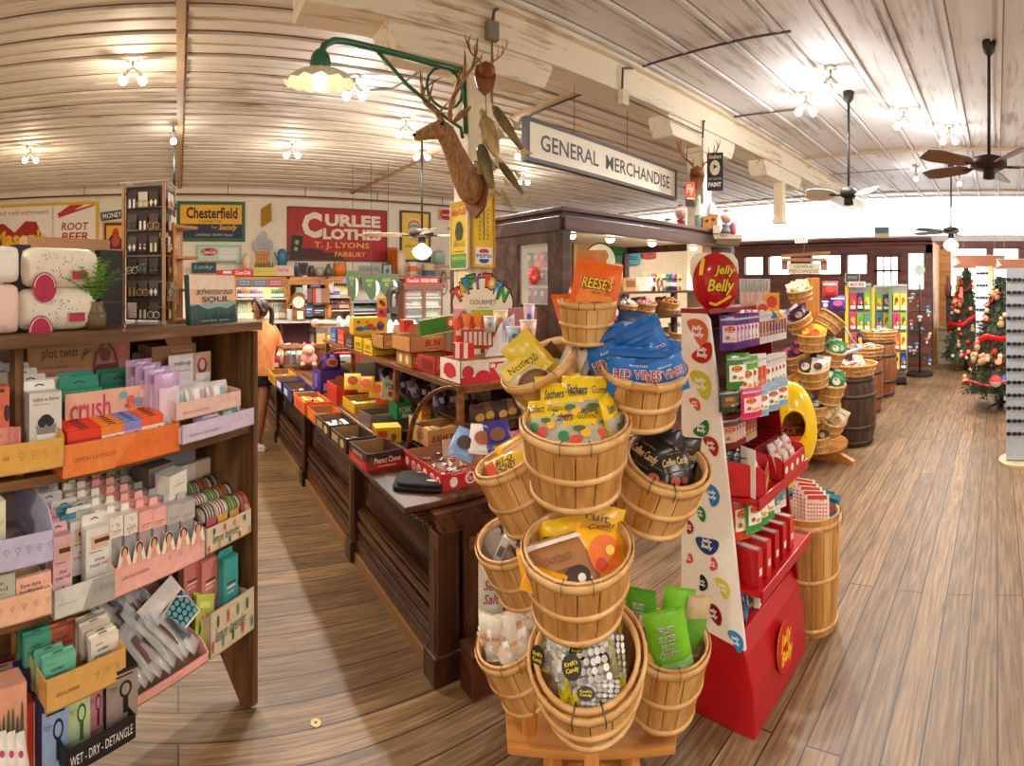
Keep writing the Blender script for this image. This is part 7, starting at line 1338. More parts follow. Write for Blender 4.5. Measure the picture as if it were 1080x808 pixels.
X,w,h=wsign(266,288,243,281);t=thing('cone_sign','ice cream cone shaped sign with grey swirl above the bottle shelves','sign',X@T(w/2,0,0))
b=B();b.prism([(-.3*w,0),(.3*w,0),(.34*w,.14*h),(.26*w,.16*h),(.36*w,.45*h),(-.36*w,.45*h),(-.26*w,.16*h),(-.34*w,.14*h)],.03,'#d8954a');b.art([('r',.2,.03,.8,.07,'#b56a2c'),('r',.3,.2,.7,.22,'#b56a2c'),('r',.28,.3,.72,.32,'#b56a2c')],w,h,T(-w/2,0,.03));obj('cone',b,t)
b=B();b.prism([(-.4*w,.42*h),(.4*w,.42*h),(.5*w,.55*h),(.42*w,.72*h),(.22*w,.78*h),(.2*w,.88*h),(.05*w,h),(-.05*w,.92*h),(-.22*w,.84*h),(-.28*w,.74*h),(-.46*w,.66*h),(-.5*w,.52*h)],.035,'#b5b9bf');b.art([('t','ice cream soft',.25,.64,.75,.68,'#3a4a6a'),('t','is a healthy treat',.15,.56,.85,.6,'#3a4a6a'),('t','EAT ONE NOW',.3,.47,.8,.51,'#b8404a')],w,h,T(-w/2,0,.036));obj('swirl',b,t)
WS('big weathered red sign lettered CURLEE CLOTHES T.J. LYONS FAIRBURY',304.5,407,221,274,'#b52a2c',[('r',0,0,.55,.14,'#5a2424'),('e',.2,.12,.16,.1,'#4a2222'),('t','C',.13,.42,.33,.93,'#f0e8d8',0,.05),('t','URLEE',.36,.66,.94,.9,'#f0e8d8',0,.05),('t','LOTHES',.34,.4,.95,.62,'#f0e8d8',0,.05),('t','T. J. LYONS',.25,.2,.82,.35,'#f0b85a',0,.02),('t','FAIRBURY',.46,.06,.78,.16,'#f0b85a',0,.02),('p',[(.01,.1),(.12,.06),(.14,.45),(.03,.48)],'#2c3424'),('e',.08,.33,.02,.05,'#9ab08a'),('e',.07,.2,.02,.04,'#9ab08a'),('l',[(.085,.5),(.085,1)],.03,'#6a4a34')],M('#7a2c28'),.03)
WS('mint green long shelf sign with a red oval soda logo',209,253,260,277,'#bfe0d0',[('e',.26,.66,.2,.24,'#c4202c'),('t','Coca-Cola',.1,.54,.42,.78,'#f5f0ea',.3,.02),('r',.5,.2,.95,.9,'#e8f2ea'),('r',.5,.5,.95,.53,'#a8cfc0'),('r',.5,.72,.95,.74,'#a8cfc0'),('r',0,.0,.9,.08,'#c9623a')],'#9accb8',.03)
WS('yellow framed poster with a rainbow and globe behind the ceiling fan',424,452,225,274,'#f2cf4a',[('e',.45,.74,.27,.16,'#f0e0c8'),('e',.45,.72,.24,.13,'#d8604a'),('e',.45,.7,.2,.11,'#f0d0a0'),('e',.46,.66,.24,.1,'#6ab0a8'),('e',.46,.62,.22,.08,'#e8e4c8'),('t','DRINK YOUR',.1,.26,.6,.32,'#3a4a3a',.1),('t','milk',.5,.12,.8,.2,'#5a7a5a',.3)],'#4a4a4a',.05)
WS('round red soda button sign on a brown plate behind the concert poster',462.5,478,221,232,'#c9a890',[('e',.55,.5,.44,.5,'#c41e28'),('t','Coca-Cola',.2,.38,.9,.62,'#f5efe8',.3,.02)])
WS('small red strip sign lettered Coca-Cola SOLD HERE',427,463,292.5,299,'#d0202c',[('t','Coca-Cola',.06,.2,.4,.8,'#f8f2ee',.3,.02),('t','SOLD HERE',.46,.2,.95,.8,'#f8f2ee',0,.03)],None,Y=9.46)
# bottle shelving against the wall
YS=10.15;BACKW=wood('honey_shelf_wood','#8a5426','#d09050','x',.45,8,.08,'#b0743c',.1)
def wx(px,Y=YS):return PY(px,300,Y).x
def wz(py,px=300,Y=YS):return PY(px,py,Y).z
def case(label,x0,x1,ytop,levels,m,back,face=None,Y=YS,D=.42,name='bottle_shelves',zbot=0):
 a,c=wx(x0,Y),wx(x1,Y);zt=wz(ytop,(x0+x1)/2,Y);t=thing(name,label,'shelves',T((a+c)/2,Y,0));w=c-a
 for sx in(-1,1):b=B();b.box((sx*(w/2-.02),D/2,(zt+zbot)/2),(.04,D,zt-zbot),m);obj('side_panel',b,t)
 b=B();b.box((0,D-.01,(zt+zbot)/2),(w,.02,zt-zbot),back);obj('back_panel',b,t)
 b=B();b.box((0,D/2,zt-.02),(w+.06,D+.04,.04),m);obj('top_board',b,t)
 if face:b=B();b.box((0,.0,zt-.04-face/2),(w,.03,face),m);obj('fascia',b,t)
 for z in levels:b=B();b.box((0,D/2,z-.012),(w-.06,D-.02,.024),M('#e8e6e0'));obj('shelf_board',b,t)
 return t,a,c,zt
def bottle_mesh(h,r,c,cap,lab):
 b=B();b.lathe([(0,0),(r,0),(r,h*.5),(r*.9,h*.62),(r*.4,h*.78),(r*.36,h*.95),(0,h*.95)],c,9);b.lathe([(r*.45,h*.93),(r*.45,h),(0,h)],cap,8)
 if lab:b.lathe([(r*1.03,h*.15),(r*1.03,h*.45)],lab,9)
 return b
def row(px0,px1,n,z,h,r,cols,label,group,Y=YS,dy=.1,name='soda_bottle',cat='bottle',depth=1):
 a,c=wx(px0,Y),wx(px1,Y);fs={}
 for k in range(depth):
  for i in range(n):
   col=cols[min(len(cols)-1,i*len(cols)//n)];X=T(a+(c-a)*(i+.5)/n,Y+dy+k*.1,z)
   if col not in fs:fs[col]=obj(name,bottle_mesh(h,r,*[M(q,.2)if q else None for q in col]),X=X,label=label,cat=cat,group=group)
   else:o=fs[col].copy();COL.objects.link(o);o.matrix_local=X
L1,L2,L3=wz(314.5),wz(338.5),wz(357)
case('lit honey wood shelves full of colourful soda bottles behind the woman',247,304,292,[L1,L2,L3],BACKW,M('#f6ecd0'),.17)
row(251,300,22,L1,.2,.036,[('#2c4a9a','#e8e4e0','#f0ece8'),('#e84a2c','#f0a02c','#f5f0e8'),('#e8702c','#f2d0c0','#f5e8e0'),('#3a3a8a','#d0d0e8','#e8e4f0'),('#d8303a','#f0e0e0','#f5eee8'),('#c42430','#f0d0d0','#f0e8e8'),('#f0c83a','#f5e8b0','#f8f0d0'),('#f2d050','#f5e8b0','#f8f0d0'),('#2c8a3a','#d8e8d0','#f0f4ec'),('#1f7a3a','#d8e8d0','#eef4ec'),('#2c8a3a','#4a6a3a','#f0f4ec')],'brightly coloured soda bottle on the top shelf behind the woman','bottles on the top lit shelf',depth=1)
row(251,302,20,L2,.36,.04,[('#cfd4b8','#5a8a3a','#f2f0e8'),('#d8d89a','#f0f0e8','#f4f0e0'),('#e0d868','#f0ece0','#f5f0d8'),('#d8c84a','#e8e0d0','#f5f2e8'),('#b0b49a','#d8d4c8','#e8e4da'),('#8a8466','#b0a890','#d0c8b0')],'pale green or yellow soda bottle on the middle shelf behind the woman','bottles on the middle lit shelf')
row(251,302,20,L3,.26,.04,[('#4a3a38','#8a2c2c','#d8d0c8'),('#5a4a40','#c9302c','#e8e0d8'),('#3a3436','#5a5458','#c9c4c0')],'dark soda bottle on the lowest visible shelf behind the woman','bottles on the lowest lit shelf')
row(262,300,12,.42,.26,.04,[('#2c2a34','#b0a8b0','#e0dce0')],'dark bottle low behind the woman by the counter','low dark bottles')
for k,(x0,x1,c,nm)in enumerate([(250.5,265,'#4a6898','first blue'),(267,281.5,'#4a6898','second blue'),(283.5,298,'#a8505c','dusty red')]):WS('%s price card on the fascia of the lit bottle shelves'%nm,x0,x1,295,301.5,c,[('t','ROOT BEER  SODA',.1,.55,.9,.8,'#e8e8ec'),('r',.1,.2,.9,.3,'#c0c8d8')],Y=YS-.035,name='price_card')
b=B();b.box(((wx(249)+wx(303))/2,YS+.06,wz(303)+.05),(wx(302)-wx(250),.04,.03),M('#fff4d0',em=6));obj('shelf_light',b,label='glowing strip light under the fascia of the bottle shelves',cat='light');ll=light(((wx(249)+wx(303))/2,YS+.08,wz(303)),8,WARM,.1)
# counter ledge and cabinet with clock, books
case('wood wall cabinet with clock, books and bottles right of the lit shelves',304,345,292,[wz(320.5,325),wz(339,325)],BACKW,M('#b0805a'),.12)
case('dark maroon and grey cabinet below the clock',296,345,339.5,[],M('#6a2a34'),M('#5a2430'),None,YS-.35,.35,'low_cabinet')
b=B();b.box((0,0,0),(1.6,.5,.03),'#b9bcb8');obj('ledge',b,X=T(wx(322,9.9),9.85,wz(339,320,9.8)),label='grey green ledge under the wall clock',cat='ledge')
X,w,h=bb(307,323,310,338,10.0);t=thing('pendulum_clock','wooden case clock with white round face on the ledge','clock',X);b=B();b.box((0,.08,h*.45),(w*.85,.16,h*.9),MIDW);b.prism([(-w*.5,h*.9),(w*.5,h*.9),(w*.3,h),(0,h*1.06),(-w*.3,h)],.16,MIDW,RX(pi/2)@T(0,0,-.16));obj('case',b,t)
b=B();XF_=T(0,-.012,h*.68)@RX(pi/2);b.disc((0,0,0),w*.38,.012,'#f2ead8',XF_,24);b.torus(w*.38,.008,'#c9a050',XF_,24,6);hands=[('l',[(.5,.5),(.5,.86)],.008,'#26221f'),('l',[(.5,.5),(.4,.25)],.01,'#26221f')]+[('l',[(.5+.36*sin(k*pi/6),.5+.36*cos(k*pi/6)),(.5+.44*sin(k*pi/6),.5+.44*cos(k*pi/6))],.008,'#26221f')for k in range(12)]
b.art(hands,w*.76,w*.76,XF_@T(-w*.38,-w*.38,.012));obj('dial',b,t);b=B();b.box((w*.1,-.004,h*.2),(w*.4,.01,h*.3),'#efe0cc');obj('glass_door',b,t)
for k,(x0,x1,c)in enumerate([(324,329,'#7a5a4a'),(329.5,333,'#c9302a'),(333,339,'#b8a89a'),(339,348,'#a06a4c')]):X,w,h=bb(x0,x1,304.5,319.5,10.35);carton('book','upright book on the cabinet shelf, %s of four'%['brown first','red second','grey third','tan last'][k],'book',X,w*.95,.15,h,c)
for k,(x0,x1,yt,yb,c,nm)in enumerate([(311,320,303,313,'#9ab8a0','pale green flower pot on the clock'),(319,324,291,316,'#e8e0e8','tall white card stand beside the clock'),(302,310,326,339,'#dce4ec','pale crystal vase on the ledge'),(314,319,327,338,'#f0dcc8','cream card standing on the ledge'),(322,330,320,334,'#5a6a9a','small blue and white carton'),(330,343,323,333,'#4a444c','dark old camera like box'),(344,350,322,336,'#d88a4a','amber jar'),(325,334,340,352,'#7a8498','steel blue round tin'),(326,332,352,362,'#b8a898','pale jar'),(344,352,297,309,'#e0d8d0','white cartons'),(353,366,292.5,299,'#8aa0c8','pale blue carton'),(327,338,296.5,303.5,'#6a5a78','mauve notice card')]):
 X,w,h=bb(x0,x1,yt,yb,10.15/cos(az((x0+x1)/2)));
 if 'vase' in nm or 'jar' in nm or 'pot' in nm or 'tin' in nm:b=B();b.lathe([(0,0),(w*.3,0),(w*.5,h*.3),(w*.4,h*.7),(w*.5,h),(w*.4,h),(0,h*.6)],M(c,.25),14);obj('vase',b,X=X,label=nm+' by the far wall',cat='vase')
 else:carton('small_box',nm+' on the far wall cabinet','box',X,w,.1,h,c,f=[('r',.15,.5,.85,.6,'#f0ece4'),('r',.15,.3,.6,.36,'#f0ece4')])
 # purple topped bottle cooler, menu board, right glass cabinet
case('grey cooler shelves of purple labelled bottles under the green banner',371,400,317.5,[wz(330,385),wz(336.5,385)],M('#9aa4b0'),M('#4a4a52'),None)
row(373,397,14,wz(329.5,385),.17,.035,[('#2f5a34','#3a6a3a','#c8b8d8')],'green bottle with lilac label in the grey cooler','bottles in the grey cooler');row(373,397,14,wz(336.2,385),.1,.035,[('#3a3a3a','#4a4a4a','#8a8a84')],'dark small bottle in the grey cooler','small bottles in the grey cooler')
row(348,368,7,wz(313,358),.26,.05,[('#e8e4ec','#c9c0d8','#8a8ab8'),('#e8d86a','#c9c0d8','#e8e4ec')],'white bottle beside the books on the far wall','white bottles beside the books');row(348,370,10,wz(327,358),.24,.04,[('#5a2c2c','#3a2c2c','#8a6a5a'),('#7a3a2c','#3a2c2c','#e0c0a0')],'dark red bottle on the far wall shelf','dark red bottles')
case('brown shelf unit of white and dark bottles between books and green banner',345,371,292,[wz(313,358),wz(327,358)],BACKW,M('#d8c0a0'),.1)
t,a,c_,zt=case('brown glass fronted cabinet of red and white tins under the SOLD HERE sign',426,467,299,[wz(313.5,445,9.5),wz(323.5,445,9.5),wz(333,445,9.5)],M('#8a5a48'),M('#5a3430'),None,9.45,.4,'glass_cabinet')
for x in(-.5,.5):pass
b=B();w_=c_-a;b.box((0,-.01,zt/2+.6),(.07,.03,zt-1.2),M('#8a5a48'));b.box((0,-.012,zt-.08),(w_,.03,.1),M('#8a5a48'));obj('door_frame',b,t);b=B();b.box((0,-.005,zt-.5),(w_-.1,.006,.8),GLASS);obj('glass_door',b,t)
row(429,445,7,wz(313.2,437,9.5),.17,.045,[('#a8303a','#e8e0dc','#e8c8c8')],'red tin in the glass fronted cabinet','red tins',9.5,name='tin',cat='tin');row(449,465,7,wz(313.2,457,9.5),.17,.045,[('#a8404a','#e8e0dc','#f0e0dc')],'rosy tin in the right half of the glass fronted cabinet','rosy tins',9.5,name='tin',cat='tin')
row(449,465,7,wz(323.2,457,9.5),.16,.045,[('#e8e0c8','#c9c0a8','#f4f0e4')],'cream tin in the right half of the glass fronted cabinet','cream tins',9.5,name='tin',cat='tin');row(429,445,6,wz(323.2,437,9.5),.14,.045,[('#b8404a','#e8e0dc','#f0d8d8'),('#e0d8c8','#c9c0a8','#f0ece4')],'red or cream tin in the left half of the glass fronted cabinet','mixed tins',9.5,name='tin',cat='tin');row(452,464,5,wz(332.8,457,9.5),.12,.045,[('#c9b878','#a89858','#e0d8b0')],'khaki tin on the lowest shelf of the glass fronted cabinet','khaki tins',9.5,name='tin',cat='tin')
# crates, pots and tins on top of the shelves (all stand at about the same height)
def TOPX(x0,x1,yt,yb,Y=10.25):return bb(x0,x1,yt,min(yb,291.5),Y/cos(az((x0+x1)/2)))
for x0,x1,yt,yb,c,it,lb in[(202,228,277,288,'#2c3440',[('t','Lucky',.1,.3,.9,.8,'#5ab0c0',.2,.02)],'dark crate with blue lettering'),(228,246,285,290,'#c9303a',[('r',.4,.3,.9,.8,'#f0f0f0')],'low red and white carton'),(246,266,284,291,'#d8323a',[('t','Coca-Cola',.1,.2,.9,.8,'#f5efe8',.3,.02)],'low red carton with white script'),(267,290,282,291,'#c9b84a',[('r',0,.5,1,.55,'#a8963a')],'yellow bottle crate'),(290,310,280,291,'#d8b8a8',[('t','Coca-Cola',.1,.4,.7,.8,'#b8342c',.3,.02)],'pinkish wooden crate with script'),(314,325,277,291,'#4a4238',[('r',.2,.15,.8,.85,'#1c1a18')],'dark old wooden box with a black opening')]:
 X,w,h=TOPX(x0,x1,yt,yb);carton('crate',lb+' on top of the wall shelves','crate',X,w,.2,h,c,f=it)
for i in range(7):X,w,h=TOPX(268+3*i,271+3*i,281,289);obj('crate_bottle',bottle_mesh(.2,.028,M('#3f6a44',.2),M('#2c4a34'),None),X=X@T(0,.08,.02),label='green bottle standing in the yellow crate',cat='bottle',group='green bottles in the yellow crate')
for x0,x1,yt,yb,c,pr,lb in[(255,266,267,284,'#e0c0a8',[(0,0),(.5,0),(.6,.1),(.9,.4),(1,.6),(.8,.85),(.4,.95),(0,1)],'cream and terracotta round crock'),(292,303,262,280,'#3f7c98',[(0,0),(.9,0),(.95,.8),(.8,.86),(.6,.95),(.2,1),(0,1)],'blue enamel coffee pot'),(310,314,276,291,'#4a5a74',[(0,0),(.9,0),(1,.6),(.4,.8),(.4,1),(0,1)],'slate blue bottle'),(325,332,280,291,'#5a5048',[(0,0),(.8,0),(1,.5),(.8,1),(0,1)],'dark brown jar'),(332,342,282,291,'#a89c8c',[(0,0),(.9,0),(1,.7),(.8,1),(0,1)],'tan stoneware bowl'),(342,351,278,291,'#5a5c58',[(0,0),(.9,0),(1,.4),(.6,.7),(.3,1),(0,1)],'grey iron kettle'),(351,366,277,291,'#d87a2c',[(0,0),(.8,0),(1,.5),(.96,.85),(.98,.9),(.3,1),(0,1)],'big orange pot with dark lid'),(408,419,261,291,'#d8672c',[(0,0),(.75,0),(1,.9),(1.06,.9),(1.06,1),(0,1)],'tall orange and white bucket left of the yellow poster'),(417,428,264,291,'#e8ccb8',[(0,0),(.8,0),(1,1),(0,1)],'white and red printed tall bucket'),(430,440,276,291,'#e8dccc',[(0,0),(1,0),(1,.9),(.9,1),(0,1)],'white tin with an orange band'),(445,459,278,291,'#c9b890',[(0,0),(1,0),(1,.9),(.9,1),(0,1)],'cream and blue paint tin'),(456,469,264,279,'#9ab8a8',[(0,0),(1,0),(1,.85),(.95,.9),(.5,1),(0,1)],'pale green enamel pail')]:
 X,w,h=TOPX(x0,x1,yt,yb)if 'pail' not in lb else bb(x0,x1,yt,yb,11.75);b=B();b.lathe([(r_*w/2,z_*h)for r_,z_ in pr],M(c,.35),18,T(0,.1,0))
 if 'orange band' in lb:b.lathe([(w*.505,h*.3),(w*.505,h*.7)],'#e0702c',18,T(0,.1,0))
 if 'blue paint' in lb:b.lathe([(w*.505,h*.05),(w*.505,h*.45)],'#3a5a78',18,T(0,.1,0))
 if 'pot' in lb and 'big' in lb:b.torus(w*.4,.01,'#3a3a3a',T(0,.1,h*.9)@RX(pi/2.2),16,5)
 if 'coffee' in lb:b.tube([(w*.4,.1,h*.7),(w*.75,.1,h*.6),(w*.45,.1,h*.2)],.014,'#3f7c98',6);b.tube([(-w*.4,.1,h*.3),(-w*.75,.1,h*.8)],.02,'#3f7c98',6)
 obj('old_pot' if 'pot' in lb or 'kettle' in lb else 'old_container',b,X=X,label=lb+' on top of the wall shelves',cat='container')
b=B();b.box((0,.2,-.02),(.8,.5,.03),BACKW);obj('high_shelf',b,X=bb(452,478,279,280,11.6)[0],label='short high wooden shelf carrying the pale green pail',cat='shelf')
b=B();b.box(((wx(371)+wx(476))/2,10.4,wz(292,425)-.02),(wx(476)-wx(371),.56,.035),BACKW);obj('long_shelf',b,label='long honey wood shelf on the wall over the grey cooler and the glass fronted cabinet',cat='shelf')
X,w,h=TOPX(378,402,280,291);carton('tin_sign_box','grey lettered long tin box behind the green banner','box',X,w,.1,h,'#9aa09c',f=[('t','CROWN MILL',.05,.4,.95,.8,'#4a3a3a'),('r',0,.1,1,.2,'#b8453a')])
X,w,h=TOPX(403,414,278,291);carton('picture_frame','small dark framed picture on the wall shelves','picture',X,w,.04,h,'#3a3a3c',f=[('r',.12,.12,.88,.88,'#9ab0b8'),('e',.5,.4,.2,.2,'#5a6a6a')])
# green crescent moon banner: three leaf like flags with pale crescents
GB=M('#34482c',.6)
for k,(x0,x1,yt,yb,nm)in enumerate([(365,379,285,317,'left'),(381,402,289,316,'middle'),(398,421,288,316,'right')]):
 X,w,h=bb(x0,x1,yt,yb,8.6);t=thing('hanging_banner','dark green hanging banner with pale crescent, %s of three'%nm,'banner',X)
 b=B();b.prism([(-.5*w,h),(.5*w,h*.95),(.48*w,h*.55),(.1*w,0),(-.05*w,0),(-.45*w,h*.5)],.02,GB,RX(pi/2));b.art([('t','MOON\nPIE',.25,.5,.6,.8,'#8a8a3a',0,.02)],w,h,T(-w/2,-.022,0)@RX(pi/2));obj('cloth',b,t)
 b=B();P=[(.2*w+.22*w*cos(a_),h*.45+.3*h*sin(a_))for a_ in[-pi/2+pi*i/10 for i in range(11)]]+[(.2*w+.05*w*cos(a_),h*.45+.3*h*sin(a_))for a_ in[pi/2-pi*i/10 for i in range(11)]];b.prism(P,.015,'#e8e2c0',T(0,-.02,0)@RX(pi/2));obj('crescent',b,t)
 b=B();b.tube([(0,0,h*.98),(0,0,ZC-X.translation.z)],.004,'#4a4a44',5);obj('hanging_wire',b,t)
 # display stand with black cat tail, signs near
X,w,h=bb(410,420,300,330,8.0);b=B();b.tube(catmull([(-w*.5,0,0),(-w*.45,0,h*.6),(0,0,h*.85),(w*.35,0,h*.7)],5),[.05]*16,DK,8);b.tube(catmull([(w*.2,0,h*.5),(w*.7,0,h*.8),(w*.55,0,h*1.15)],5),[.02]*11,DK,7);b.box((0,.02,h*.1),(w,.3,h*.2),DK);b.box((0,.02,-X.translation.z/2),(w*.6,.1,X.translation.z),DK);obj('black_stand',b,X=X@T(0,0,-.0),label='black curved candy stand below the green banners',cat='stand')
X,w,h=bb(464,472,286,311,12.2);t=thing('bottle_plaque','small white bottle shaped plaque with dark edge right of the cabinet','sign',X);b=B();b.prism([(w*.5*cos(a_)*(1 if sin(a_)<0 else .8),h/2+h/2*sin(a_))for a_ in[2*pi*i/24 for i in range(24)]],.02,'#3a3a38',RX(pi/2));obj('edge',b,t);b=B();b.prism([(w*.4*cos(a_)*(1 if sin(a_)<0 else .8),h/2+h*.45*sin(a_))for a_ in[2*pi*i/24 for i in range(24)]],.006,'#efe8dc',T(0,-.02,0)@RX(pi/2));b.art([('r',.3,.3,.7,.4,'#c9303a')],w,h,T(-w/2,-.027,0)@RX(pi/2));obj('face',b,t)
b=B();X,w,h=bb(476,490,283,300,8.9);b.box((0,.1,h*.5),(w,.3,h),'#7a2c34');b.box((0,.1,-X.translation.z/2),(w*.9,.28,X.translation.z),'#6a2c30');b.box((0,.1,h),(w*1.3,.4,.05),'#5a4a44');obj('red_cabinet',b,X=X,label='dark red cabinet corner behind the concert poster',cat='cabinet')
carton('storage_cabinet','plain brown base cabinet running under the far wall shelves','cabinet',T(4.75,9.9,0),3.0,.2,.95,'#8a6448',f=[('r',.02+.1*i,.1,.1+.1*i,.9,'#7a563c')for i in range(10)])
t=thing('candy_spinner','clear candy dispensers on a low grey table by the far wall','display',bb(414,434,332,350,7.0)[0]);b=B();b.box((0,.1,-.03),(.5,.4,.04),'#a8acae');b.box((0,.1,-.62),(.4,.3,1.15),'#7a7c7e');obj('table',b,t);b=B()
for i in range(5):b.lathe([(0,0),(.04,0),(.05,.08),(.02,.14),(0,.16)],M('#e0dcdc',.2),10,T(-.16+.08*i,.06,0))
b2=b;obj('dispensers',b2,t)
for i in range(26):X=T(1.35+.06*(i%6),7.0+.1*(i//6)*1.4,1.0+.04*(i%3));packet('candy_bag','small bright bag heaped at the far end of the counter','bag',T(1.25+.1*(i%6),7.0+.2*(i//6),ZW)@RX(pi/2-.3)@RZ(random.uniform(-.3,.3)),.09,.14,.04,['#e8dcd0','#b5403a','#d8a83a','#5a7a9a','#e0b0a0','#7a3a2c'][i%6],[('e',.5,.5,.3,.2,'#f2ece4')],'small bags at the far end of the counter',n=4)
# ================= goods in the booth =================
BI=by1-.0
for k,(x0,x1,yt,yb,c,it,lb)in enumerate([(604,640,249,300,'#e8c98a',[('t','ELVIS',.06,.86,.6,.97,'#b8342c',0,.03),('r',.1,.5,.5,.8,'#d8b078')],'cream poster lettered ELVIS'),(637,655,252,276,'#2f9a5a',[('t','LIVE',.2,.6,.8,.85,'#1c4a30'),('r',.1,.3,.9,.35,'#1c4a30')],'bright green poster'),(658,674,254,279,'#3f9a9c',[('t','MONKEES\nLIVE',.1,.5,.9,.9,'#1c3a4a'),('r',.2,.2,.8,.25,'#1c3a4a'),('r',.2,.3,.8,.34,'#1c3a4a')],'teal poster'),(676,691,256,272,'#b8342c',[('t','BOXING\nLIVE',.1,.2,.9,.8,'#4a1c1c')],'red poster')]):
 Y=by1-.02;a_=PY(x0,300,Y).x;c2=PY(x1,300,Y).x;xm=(x0+x1)/2;z0=PY(xm,yb,Y).z;z1=PY(xm,yt,Y).z;board('poster',lb+' pinned on the back wall of the booth','poster',T(a_,Y-.02,z0)@RX(pi/2),c2-a_,z1-z0,.004,c,it)
X,w,h=bb(616,650,256,296,4.7);t=thing('oval_sign','second oval candy sign inside the booth behind the post top','sign',X@T(0,0,h/2));b=B();b.prism([(w/2*cos(2*pi*i/30),h/2*sin(2*pi*i/30))for i in range(30)],.02,'#26242a',RX(pi/2));obj('edge',b,t);b=B();b.prism([(w*.47*cos(2*pi*i/30),h*.46*sin(2*pi*i/30))for i in range(30)],.004,'#e8ecd8',T(0,-.02,0)@RX(pi/2));b.art([('e',.3+.13*i,.72-.05*abs(i-1.5),.07,.1,['#e8502c','#f0b81e','#3a9ad8','#4aa84a'][i])for i in range(4)],w,h,T(-w/2,-.025,-h/2)@RX(pi/2));obj('face',b,t)
b=B();b.box((0,.03,-h/2-.1),(.04,.02,.3),MIDW);obj('stand_leg',b,t)
SZ=1.7905;yS=by0+.2
for k,(x0,x1,yt,d,c,it,lb)in enumerate([(641,655,289,.16,'#ece4d8',[],'plain white carton'),(656,673,291,.16,'#cf9a5c',[('r',.2,.3,.9,.8,'#8a5a2c')],'kraft carton with a window'),(673,688,291,.16,'#e8e0d4',[('e',.3,.5,.15,.2,'#d8c8b8')],'cream printed carton'),(689,702,291,.16,'#e8dccc',[('r',.2,.3,.85,.8,'#8a5a34')],'white carton with a brown window'),(645,670,276,.05,'#e8d8d8',[('r',.1,.3,.5,.4,'#c0a8a8')],'pale pink raised lid')]):
 r=yS/cos(az((x0+x1)/2));X,w,h=bb(x0,x1,yt,305,r);carton('candy_box',lb+' on the top rack inside the booth','box',T(X.translation.x,yS+(.12 if 'lid' in lb else 0),SZ),w*1.25,d,(h if h>.05 else .1),c,f=it)
for i in range(14):
 X=T(PY(690,300,yS).x+.035*i,yS+.1*(i%2),SZ);c=['#c9302c','#2c8a3a','#f0c02c','#3a5ab8','#e8e0d8'][i%5];b=B();b.lathe([(0,0),(.014,0),(.014,.16),(0,.16)],M(c,.3),8);b.lathe([(.0145,.04),(.0145,.08)],'#f0ece4',8);b.lathe([(.0145,.1),(.0145,.12)],'#3a3a3a',8);obj('candy_tube',b,X=X,label='slim striped candy tube on the top rack inside the booth',cat='tube',group='striped candy tubes in the booth')
for k,(px,c,lb)in enumerate([(657,'#e0d8d0','white wrapped sweets'),(678,'#e8a0a8','pink candy'),(703,'#d88a4a','orange wrapped sweets')]):
 p=PY(px,330,by0+.25);X=T(p.x,by0+.27,1.561)@RX(.25);basket('small slatted basket of %s on the booth rack'%lb,X,.12,.14,'small baskets in the booth',tp=.8)
 b=B();random.seed(k)
 for i in range(30):a_=random.random()*6.28;q=.09*random.random()**.5;b.ball((q*cos(a_),q*sin(a_),.13+.04*(1-q/.09)+.01*random.random()),.018,M(c,.4),n=6,k=4)
 obj('sweets_heap',b,X=X,label=lb+' heaped in the small booth basket',cat='sweets',kind='stuff')
for k,(px,c,lb)in enumerate([(690,'#c98a5a','brown'),(712,'#e8e0d4','white'),(668,'#a8384a','red')]):
 p=PY(px,350,by0+.25);X=T(p.x,by0+.27,1.251)@RX(.2);basket('small slatted basket of %s bags on the lower booth rack'%lb,X,.13,.14,'small baskets in the booth',tp=.8)
 for i in range(3):packet('candy_bag','%s bag in a basket on the lower booth rack'%lb,'bag',X@T(-.05+.05*i,-.02,.1)@RX(pi/2-.5),.1,.12,.03,c,[('e',.5,.5,.3,.2,'#f0e8dc')],'%s bags on the lower booth rack'%lb,n=4)
for k,(px,c)in enumerate([(652,'#2c4a9a'),(660,'#e8e0e0'),(668,'#2c3a6a'),(646,'#c9303a')]):p=PY(px,320,by0+.2);packet('candy_bag',['blue','white','navy','red'][k]+' printed bag on the booth rack left of the baskets','bag',T(p.x-.12,by0+.2,1.561)@RX(pi/2-.2),.13,.18,.04,c,[('p',[(.1,.1),(.9,.9),(.7,.1)],'#c9d4e8')])
for i in range(7):p=PY(668+9*i,415,by0+.1);packet('candy_bag','yellow and white pack low on the booth rack behind the baskets','bag',T(p.x,by0+.15,.931)@RX(pi/2-.1),.14,.22,.05,['#f0d020','#e8e0c8'][i%2],[('r',.1,.1,.9,.4,'#c9a83a')],'yellow packs low in the booth',n=4)
# toys and red cards behind the side pane
for i in range(12):
 y=yl0+.06+.08*(i%4);z=1.76+.14*(i//4);c=['#5a3a34','#8a2c2c','#4a3a3a','#a83a34','#d8402c','#3a3030'][i%6];b=B();b.box((0,0,0),(.05,.03,.12),c);b.ball((0,-.02,.02),(.018,.012,.024),'#d8b8a0',n=8,k=5);obj('toy_card',b,X=T(bx0+.07,y,z)@RZ(-pi/2),label='dark red and brown carded toy hanging behind the booth side pane',cat='toy',group='carded toys behind the booth pane')
b=B()
for i in range(16):a_=2*pi*i/16;b.tube([(0,0,0),(0,.07*cos(a_),.07*sin(a_))],.008,'#e8452c',5)
obj('starburst_tag',b,X=T(bx0-.01,yl0+.17,1.92),label='orange red starburst ornament on the booth side pane',cat='ornament')
for i in range(3):ld=light((2.85+.75*i,by0+.4,2.15),9,NEUT,.04)
